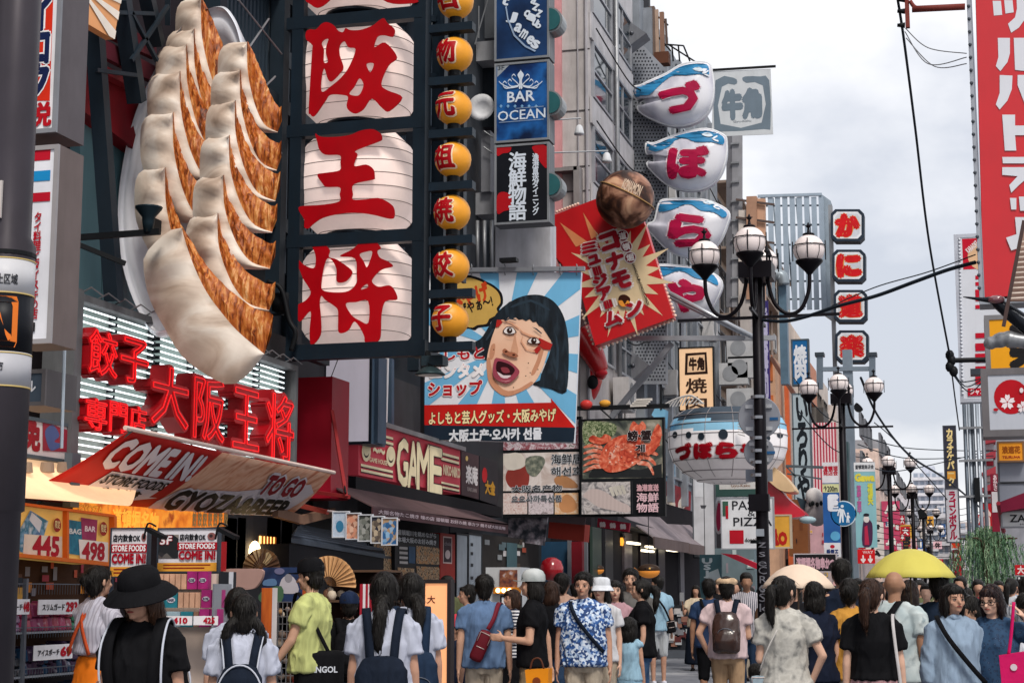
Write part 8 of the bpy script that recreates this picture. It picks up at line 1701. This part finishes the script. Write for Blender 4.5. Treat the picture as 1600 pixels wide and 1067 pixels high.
ring=[(.5*math.cos(R(a)) ,.5*math.sin(R(a))) for a in range(0,360,12)];rect_=[(max(-.5,min(.5,x*1.35)),max(-.5,min(.5,y*1.35))) for x,y in ring]
onpole('',.30,470,548,mat('e0762c',.45),.13,'orange_ring',[rect_,[(x*.74,y*.76) for x,y in rect_]]);onpole('',.30,474,544,mat('e0762c',.45),.12,'orange_slash',[[(-.06,.3),(.04,.3),(.42,-.36),(.32,-.42)]])
onpole('',.12,490,522,mat('c9ccd4',.45),.05,'smoke_curl',[ring,[(x*.7,y*.7) for x,y in ring]])
obj('clamp',G().lathe([(.0885,zz(404)),(.0885,zz(398))],(x0,4.4,0),24),BLACK,NPo);obj('sticker',G().box((x0+.010,4.4-.078,zz(350)),(x0+.022,4.4-.0705,zz(293))),mat('b8b0ac',.5),NPo)
def stripes(a,b,sc,axis='Z'):return ramp_mat([a,b],axis,sc,rough=.8,const=True,lo=0,hi=1)
LIME=cloth('b3b878');CREAM=cloth('c9baa8');KHAKI=cloth('8d7a60');BEIGE=cloth('a89c8c');SKYC=cloth('8fb0c4');SLATE=cloth('5c7496');GRAYT=cloth('5c5a58');PINKC=cloth('a8848c');LAV=cloth('a89cb0')
SHW=cloth('aeb2c2')
HAW=ramp_mat(['1e3a6a','2f5590','8fa4c4','c9d2de','27406e','b8c8dc'],'cell',48,rough=.7,const=True,lo=0,hi=1);FLOR=ramp_mat(['a8a59e','b8b5ae','9c9a95','6a6a68'],'noise',14,rough=.8,lo=.35,hi=.72);PINE=ramp_mat(['9aa8ac','a8b4b6','b4bcbc','4a6470'],'noise',7,rough=.8,lo=.3,hi=.72)
DOTS=ramp_mat(['6a84a8','22354e','1c2c44','26405c'],'dist',40,rough=.8,lo=.0,hi=.45)
A=person('girl in a wide black sun hat and black tee looking down in front',226,878,7.0,rz=6,hair='long',hairc=hairm('3c2619'),hat='wide',topm=BLK,tilt=17,turn=-12,face=True,arms=('down','bent'),skin=0,bulk=1.0)
backpack(A,'black backpack with white piping on the sun hat girl',BLK,piping=mat('b8bcc8',.5),w=.17)
P=person('shop assistant in white blouse and orange apron with a low bun',155,880,11.2,rz=158,hair='bun',topm=ramp_mat(['9c98a4','c4c2cc','b3b0bc'],'X',12,rough=.7),loose=.02,sleeve=1.1,bottom='skirt',zhem=1.06,botm=mat('e0741a',.6,var=.1),arms=('hold','hold'),skin=1)
r=carried(P,'apron','orange apron strings crossing the white blouse of the assistant','apron');g=G();ribbon(g,[(-.10,-.14,1.0),(-.11,-.14,1.25),(-.09,-.02,1.45),(.0,.14,1.3),(.12,.16,1.05)],.03);obj('strap',g,mat('c2502a',.6),r,True,local=True)
g=G();ribbon(g,[(.10,-.14,1.0),(.11,-.14,1.25),(.09,-.02,1.45),(.0,.145,1.3),(-.12,.16,1.05)],.03);obj('strap',g,mat('c2502a',.6),r,True,local=True)
P=person('dark haired girl half hidden behind the schoolgirl with twin tails',372,914,9.8,rz=204,hair='lowpony',topm=SHW,sleeve=.6,bottom='skirt',botm=NAVY)
P=person('schoolgirl with parted black hair in twin tails and a black backpack',382,924,8.6,rz=200,hair='twin',topm=SHW,sleeve=.6,bottom='skirt',botm=NAVY,turn=6)
backpack(P,'black backpack with white piping worn by the twin tail schoolgirl',NAVY,piping=mat('b8bcc8',.5),drop=.08)
P=person('man in yellow green tee and black cap with a tattooed forearm',488,868,12.4,rz=272,sex='m',hat='cap',topm=LIME,arms=('fwd','down'),botm=BLK,skin=1,loose=.02,turn=-6,tilt=6)
r=carried(P,'shoulder_bag','black shoulder bag printed KANGOL on the green shirt man','bag');g=G();ribbon(g,[(.10,-.13,1.15),(.13,-.09,1.36),(.11,.02,1.455),(.05,.13,1.36),(-.08,.17,1.1),(-.16,.14,.95)],.028);obj('strap',g,BLK,r,True,local=True)
g=G();g.box((-.25,.02,.68),(.10,.20,1.02));o=obj('bag_body',g,BLK,r,True,local=True);b_=o.modifiers.new('b','BEVEL');b_.width=.04;b_.segments=3;r.rotation_euler=(0,0,R(205))
g=G();text_on(g,'KANGOL',lambda u,v,d:Vector((-.075-u,.2035+d,.88+v)),mat('c4c8d0',.5),.03,0,w=.24,h=.045);me=mkmesh('lettering',g,None);o=bpy.data.objects.new('lettering',me);COL.objects.link(o);o.parent=r
P=person('person in navy cap and black backpack behind the KANGOL bag',546,922,13.5,rz=200,sex='m',hat='cap',hatm=cloth('1b2740'),topm=BLK);backpack(P,'black backpack of the navy capped person',BLK)
P=person('schoolgirl with a low ponytail and black backpack straps over a white blouse',601,889,9.4,rz=196,hair='lowpony',topm=SHW,sleeve=.62,bottom='skirt',botm=NAVY,loose=.012,collar=True,arms=('down','down'),turn=-6)
backpack(P,'black backpack hanging low on the ponytail schoolgirl',NAVY,drop=.16,w=.17)
P=person('schoolgirl with long side ponytail and navy rucksack beside her friend',641,891,10.3,rz=210,hair='lowpony',topm=SHW,sleeve=.62,bottom='skirt',botm=NAVY,loose=.012,collar=True,turn=14)
backpack(P,'dark navy rucksack of the long side ponytail schoolgirl',cloth('1c2a3e'),drop=.16,w=.16)
person('young man in profile with black hair beyond the orange light board',730,912,18,rz=-62,sex='m',topm=cloth('b8b8b8'),botm=BLK,face=True)
person('child in a coral red cap and navy shirt',712,964,15,rz=-50,hat='cap',hatm=cloth('c03a48'),topm=cloth('1c2438'),H=1.25,child=True,face=True)
P=person('man seen from behind in a faded blue shirt with a maroon sling bag',757,896,14.5,rz=196,sex='m',topm=SLATE,botm=BEIGE,skin=1,collar=True,bulk=1.03,arms=('down','down'),bottom='shorts')
sling(P,'maroon sling bag on the faded blue shirt man',mat('5c1420',.45,var=.1),mat('6a1c2a',.6),[(-.16,-.10,1.15),(-.15,-.04,1.40),(-.12,.08,1.43),(-.08,.155,1.30),(-.03,.165,1.20)],((.03,.20,1.06),(.065,.05,.15),-24))
P=person('woman in a navy and white striped top looking left',800,918,18,rz=-48,hair='bob',hairc=BROWN,topm=stripes('1c2236','c9c9cc',8),face=True,arms=('hold','down'),botm=BLK,bottom='skirt')
P=person('man in black tee and green white cap carrying an orange bag',832,886,14.4,rz=-82,sex='m',hat='cap',hatm=ramp_mat(['4a5a50','9aa0a0','b8bcbc'],'noise',5,rough=.7),hair='bob',topm=BLK,botm=KHAKI,walk=.5,arms=('bent','back'),skin=1)
c=atY(838,1050,14.0);r=thing('orange_shopping_bag','orange shopping bag hanging from the hand of the capped man','bag',tuple(c));g=G()
g.prism([atY(*p,14.0) for p in ((820,1046),(857,1044),(856,1085),(824,1085))],(0,.14,0),mat('e08a1c',.4));obj('bag_body',g,None,r);obj('handle',G().tube(crom([tuple(atY(*p,14.02)) for p in ((828,1046),(833,1030),(844,1029),(850,1045))],4),.008,6),mat('5a3424',.5),r,True);obj('bow',G().lathe([(.035,0),(.035,.01)],atY(838,1064,13.98),14,axis='Y'),mat('7a3c20',.5),r)
person('person with reddish dark hair in black between the capped man and Hawaiian shirt',862,905,17,rz=165,hair='bob',hairc=BROWN,topm=BLK)
person('person with short hair in dusty pink top further back near the red lantern',879,894,19,rz=170,sex='m',topm=cloth('a88878'))
P=person('middle aged man in a blue white Hawaiian shirt facing the camera',911,892,14.8,rz=10,sex='m',topm=HAW,botm=BEIGE,face=True,collar=True,skin=0,bulk=1.08,loose=.01,arms=('down','down'),turn=-8)
sling(P,'navy strap slung across the Hawaiian shirt',NAVY,NAVY,[(-.10,.05,1.45),(-.10,-.07,1.40),(-.05,-.135,1.28),(.06,-.155,1.12),(.17,-.09,.98)],None,.035)
P=person('woman in white cloche hat and white blouse beside the Hawaiian shirt',938,897,16.2,rz=-4,hair='long',hat='bucket',hatm=cloth('c9ccd2'),topm=cloth('bcbcc0'),face=True,skin=3,botm=BEIGE)
person('long haired woman in pale pink behind the white hat',961,904,18,rz=12,hair='long',topm=PINKC,bottom='dress',botm=PINKC,face=True,skin=3)
person('man in a grey tee looking ahead behind the ponytail woman',985,886,18.5,rz=6,sex='m',topm=GRAYT,face=True,skin=1,botm=DENIM,arms=('bent','down'))
P=person('woman in loose black tee and jeans with a ponytail looking left',1001,902,17.5,rz=-78,hair='pony',topm=BLK,loose=.025,botm=cloth('3f5c80'),walk=.3,skin=1,face=True)
person('little girl with black bob in a pale blue dress seen from behind',983,966,16.6,rz=172,hair='bob',topm=SKYC,bottom='dress',botm=cloth('7a9ab0'),H=1.22,child=True,sleeve=.15)
P=person('man in light blue polo and white shorts walking away',1027,899,27,rz=-150,sex='m',topm=cloth('8cacc0'),bottom='shorts',botm=cloth('b0b4b8'),shoem=WH,turn=50)
sling(P,'thin dark strap over the light blue polo',BLK,BLK,[(.10,.02,1.45),(.06,.13,1.36),(-.04,.165,1.2),(-.14,.12,1.0)],((-.18,.08,.92),(.08,.05,.10),10),.03)
P=person('woman in cream top raising a phone outside the dark arcade',1087,912,32,rz=4,hair='long',topm=cloth('cbbba4'),bottom='longskirt',botm=NAVY,face=True,arms=('down','phone'),far=False)
q=P.J[-1][2]+P.J[-1][3]*.10;r=carried(P,'smartphone','pale smartphone raised by the cream top woman','phone');obj('phone_body',G().box((q.x-.04,q.y-.03,q.z-.02),(q.x+.04,q.y-.018,q.z+.15)),mat('8a8c90',.3),r,local=True)
P=person('person in navy polo and black shorts with a dark shoulder bag',1108,903,20.5,rz=178,sex='m',topm=ramp_mat(['1c2a44','22385a','1a5a80'],'noise',1.5,rough=.8),bottom='shorts',botm=BLK,skin=2);sling(P,'dark bag on the hip of the navy polo person',BLK,BLK,[(.10,.02,1.45),(.04,.14,1.34),(-.10,.16,1.1),(-.18,.10,.95)],((-.20,.10,.84),(.10,.06,.13),6),.035)
P=person('man in cream flat cap, pale shirt and khaki trousers seen from behind',1135,896,17.2,rz=184,sex='m',hat='flat',hatm=cloth('c4a88a'),topm=cloth('c4aeb0'),botm=cloth('a08468'),skin=1,arms=('akimbo','bent'),loose=.01)
backpack(P,'shiny brown leather backpack of the flat cap man',mat('3a2620',.25,var=.3,sc=8,bump=.25,bsc=12,spec=.6),strapm=NAVY,w=.15,drop=-.0)
person('man in striped shirt facing the camera left of the lamp post',1166,893,23,rz=10,sex='m',topm=stripes('c9c4c8','4a4c5c',12,'X'),face=True,skin=2)
P=person('woman with a black ponytail in a mottled white tee under the pink parasol',1224,896,11.9,rz=186,hair='pony',topm=FLOR,botm=DENIM,arms=('bent','akimbo'),turn=-35,skin=3,sleeve=.6)
umbrella('pale pink parasol held over the two women at the lamp',1246,881,108,14.4,mat('dcc6b2',.7,var=.04))
sling(P,'small clear bag at the hip of the mottled tee woman',mat('8a9aa4',.2),mat('b8b4b0',.5),[(.05,.14,1.3),(.12,.15,1.15),(.17,.10,1.0)],((.20,.04,.90),(.06,.03,.07),0),.01)
P=person('woman with short hair and glasses in a navy dress looking left',1272,905,13.4,rz=-140,hair='bob',topm=cloth('141a2a'),bottom='dress',botm=cloth('141a2a'),glasses=True,face=True,turn=-42,skin=1,bulk=1.08,arms=('down','down'))
person('tall man with thick black hair in navy looking left',1313,872,15.5,rz=-125,sex='m',topm=cloth('141c2c'),turn=-30,skin=1,face=True)
person('woman in a mustard vest with pinned up hair',1327,900,13.6,rz=-150,hair='bun',topm=cloth('b8843a'),turn=-36,face=True,skin=1,botm=BEIGE)
P=person('woman with brown ponytail in a short black top and rose skirt',1361,900,11.6,rz=180,hair='pony',hairc=BROWN,topm=BLK,bottom='skirt',botm=cloth('a07c80'),zhem=.98,skin=3,turn=-14,sleeve=.62)
sling(P,'white shoulder strap of the rose skirt woman',BLK,mat('b8b4b4',.5),[(-.15,-.06,1.30),(-.135,.0,1.43),(-.135,.10,1.38),(-.15,.13,1.2),(-.17,.12,.98),(-.18,.10,.80)],None,.022)
P=person('bald man in a pale pineapple print shirt with a black strap',1396,886,12.8,rz=158,sex='m',hair='bald',topm=PINE,skin=2,bulk=1.06,loose=.004,turn=16,botm=BEIGE)
sling(P,'black strap over the pineapple print shirt',BLK,BLK,[(.02,-.12,1.36),(-.05,.02,1.45),(-.03,.13,1.36),(.08,.165,1.2),(.16,.12,1.02)],None,.05)
umbrella('bright yellow umbrella above the bald man',1421,857,128,14.6,mat('c4b95a',.6,var=.04))
person('long haired woman sheltering under the yellow umbrella',1421,903,16.5,rz=160,hair='long',hairc=hairm('1c1210'),topm=cloth('8a4a44'))
P=person('woman in a grey blue shirt with a black crossbody strap looking right',1488,908,11.9,rz=14,hair='bob',topm=cloth('8294a8'),face=True,sleeve=1.5,collar=True,arms=('down','down'),turn=14,skin=0,loose=.006,botm=BLK,zhem=.80)
sling(P,'black crossbody strap on the grey blue shirt',BLK,BLK,[(-.11,.03,1.45),(-.115,-.07,1.40),(-.07,-.145,1.28),(.05,-.175,1.10),(.17,-.12,.96)],None,.035)
person('person in dark blue seen from behind between bald man and grey blue shirt',1467,893,14.6,rz=176,sex='m',topm=cloth('1c2738'))
P=person('woman in glasses and a dark blue dress touching her ear',1549,909,12.0,rz=-8,hair='bob',hairc=hairm('1d1012'),topm=DOTS,bottom='dress',botm=DOTS,face=True,glasses=True,arms=('ear','down'),tilt=10,turn=-14,skin=3,bulk=1.12)
c=atY(1578,1030,11.5);r=thing('pink_tote_bag','bright magenta tote bag at the lower right corner','bag',tuple(c));obj('bag_body',G().prism([atY(*p,11.5) for p in ((1561,1024),(1612,1016),(1612,1080),(1566,1078))],(0,.12,0),mat('c2145a',.5,bump=.2,bsc=20)),None,r);obj('strap',G().tube(crom([tuple(atY(*p,11.55)) for p in ((1576,1023),(1580,990),(1584,940))],4),.012,6),mat('c2145a',.5),r,True);obj('emblem',G().lathe([(.022,0),(.022,.003)],atY(1584,1042,11.49),12,axis='Y'),mat('c9b8c0',.5),r)
person('person in a white shirt cut off by the right border',1606,925,13.2,rz=30,sex='m',topm=WH,botm=BLK)
person('dark haired man bowing behind the grey blue shirt woman',1521,930,14.2,rz=-60,sex='m',topm=BLK,skin=1,tilt=20,lean=8)
person('woman with round face in black beyond the ear touching woman',1503,921,20,rz=0,hair='long',topm=BLK,face=True)
P=person('crouching traveller in black beside the lamp post base',1180,1040,14.5,rz=200,topm=BLK,H=.95,hair='short',child=True)
c=atY(1203,1066,14.0);r=thing('suitcase','dark suitcase standing by the base of the nearest lamp','suitcase',(c.x,14.0,0));o=obj('shell',G().box((c.x-.17,13.9,.06),(c.x+.17,14.12,.74)),mat('26242a',.4),r);bb=o.modifiers.new('b','BEVEL');bb.width=.03;bb.segments=3
for sx in (-.12,.12):
    for yy in (13.94,14.06):obj('wheel',G().lathe([(.03,-.01),(.03,.01)],(c.x+sx,yy,.03),12,axis='X'),BLACK,r)
rc_=random.Random(11)
crowd=[(700,925,15),(640,915,13),(783,925,17),(815,915,18),(900,905,19),(925,915,20),(948,912,18),(972,905,21),(1058,918,75),(1070,915,60),(1118,915,34),(1122,912,22),(1150,910,19),(1172,905,21),(1190,905,18),(1205,912,16),
         (1300,915,15),(1290,912,19),(1340,908,16),(1352,905,20),(1378,905,17),(1335,915,24),(1402,915,16),(1412,920,24),(1436,912,19),(1447,905,15),(1452,920,26),(1462,915,21),(1475,918,18),(1490,912,23),(1500,908,17.5),(1512,915,21),(1519,921,28),(1528,912,19),(1536,922,25),(1544,916,32),(1560,912,20),(1571,918,26),(1580,910,17),(1588,916,22),(1596,908,19),(1604,914,16),(1240,905,14),(1258,912,17),(1430,925,34),(1440,926,38),(1508,926,40),(1524,927,44),(1555,924,36),(1576,925,38)]
colsn=[('black','16161a'),('white','b8bcc4'),('navy','1c2a44'),('grey','6a6c70'),('red','8c2c34'),('beige','b0a08c'),('pale blue','8aa0b8'),('olive','5c6044'),('pink','b08490'),('brown','5a4234')]
hs_=[('short','short hair','m'),('bob','a bob','f'),('long','long hair','f'),('pony','a ponytail','f'),('short','cropped hair','m'),('bun','a bun','f')]
ordn=['first','second','third','fourth','fifth','sixth','seventh','eighth','ninth','tenth']
used={}
for x,y,Yd in crowd:
    Yd=Yd*1.35 if Yd<50 else Yd
    cn,cc=rc_.choice(colsn);hk,hn,sx=rc_.choice(hs_);fr_=rc_.random()<.5
    tgt=rc_.uniform(1.56,1.74);lo,hi=870,930
    for _ in range(20):
        md_=(lo+hi)/2
        if atY(x,md_,Yd).z>tgt:lo=md_
        else:hi=md_
    zone='left of the capped man' if x<840 else 'behind the Hawaiian shirt man' if x<960 else 'near the dark arcade' if x<1115 else 'around the flat cap man' if x<1200 else 'behind the pink parasol' if x<1310 else 'behind the bald man' if x<1400 else 'beyond the yellow umbrella' if x<1470 else 'behind the grey blue shirt woman' if x<1530 else 'by the willow at the right'
    key=(zone,);used[key]=used.get(key,0)+1
    person('%s clad passer-by, %s, %s from left %s'%(cn,hn,ordn[used[key]-1],zone),x,md_,Yd,rz=(rc_.uniform(-30,30) if fr_ else rc_.uniform(150,210)),sex=sx,hair=hk,topm=cloth(cc),botm=rc_.choice([BLK,DENIM,BEIGE,NAVY]),group='passers-by in the crowd',far=True,walk=rc_.uniform(0,.5),face=False,skin=rc_.randrange(4))
bpy.data.scenes.remove(TS)
print('TRIS',sum(len(o.data.loop_triangles) if False else sum(len(p.vertices)-2 for p in o.data.polygons) for o in SC.objects if o.type=='MESH' and o.data.users>=1),'OBJ',len(SC.objects))
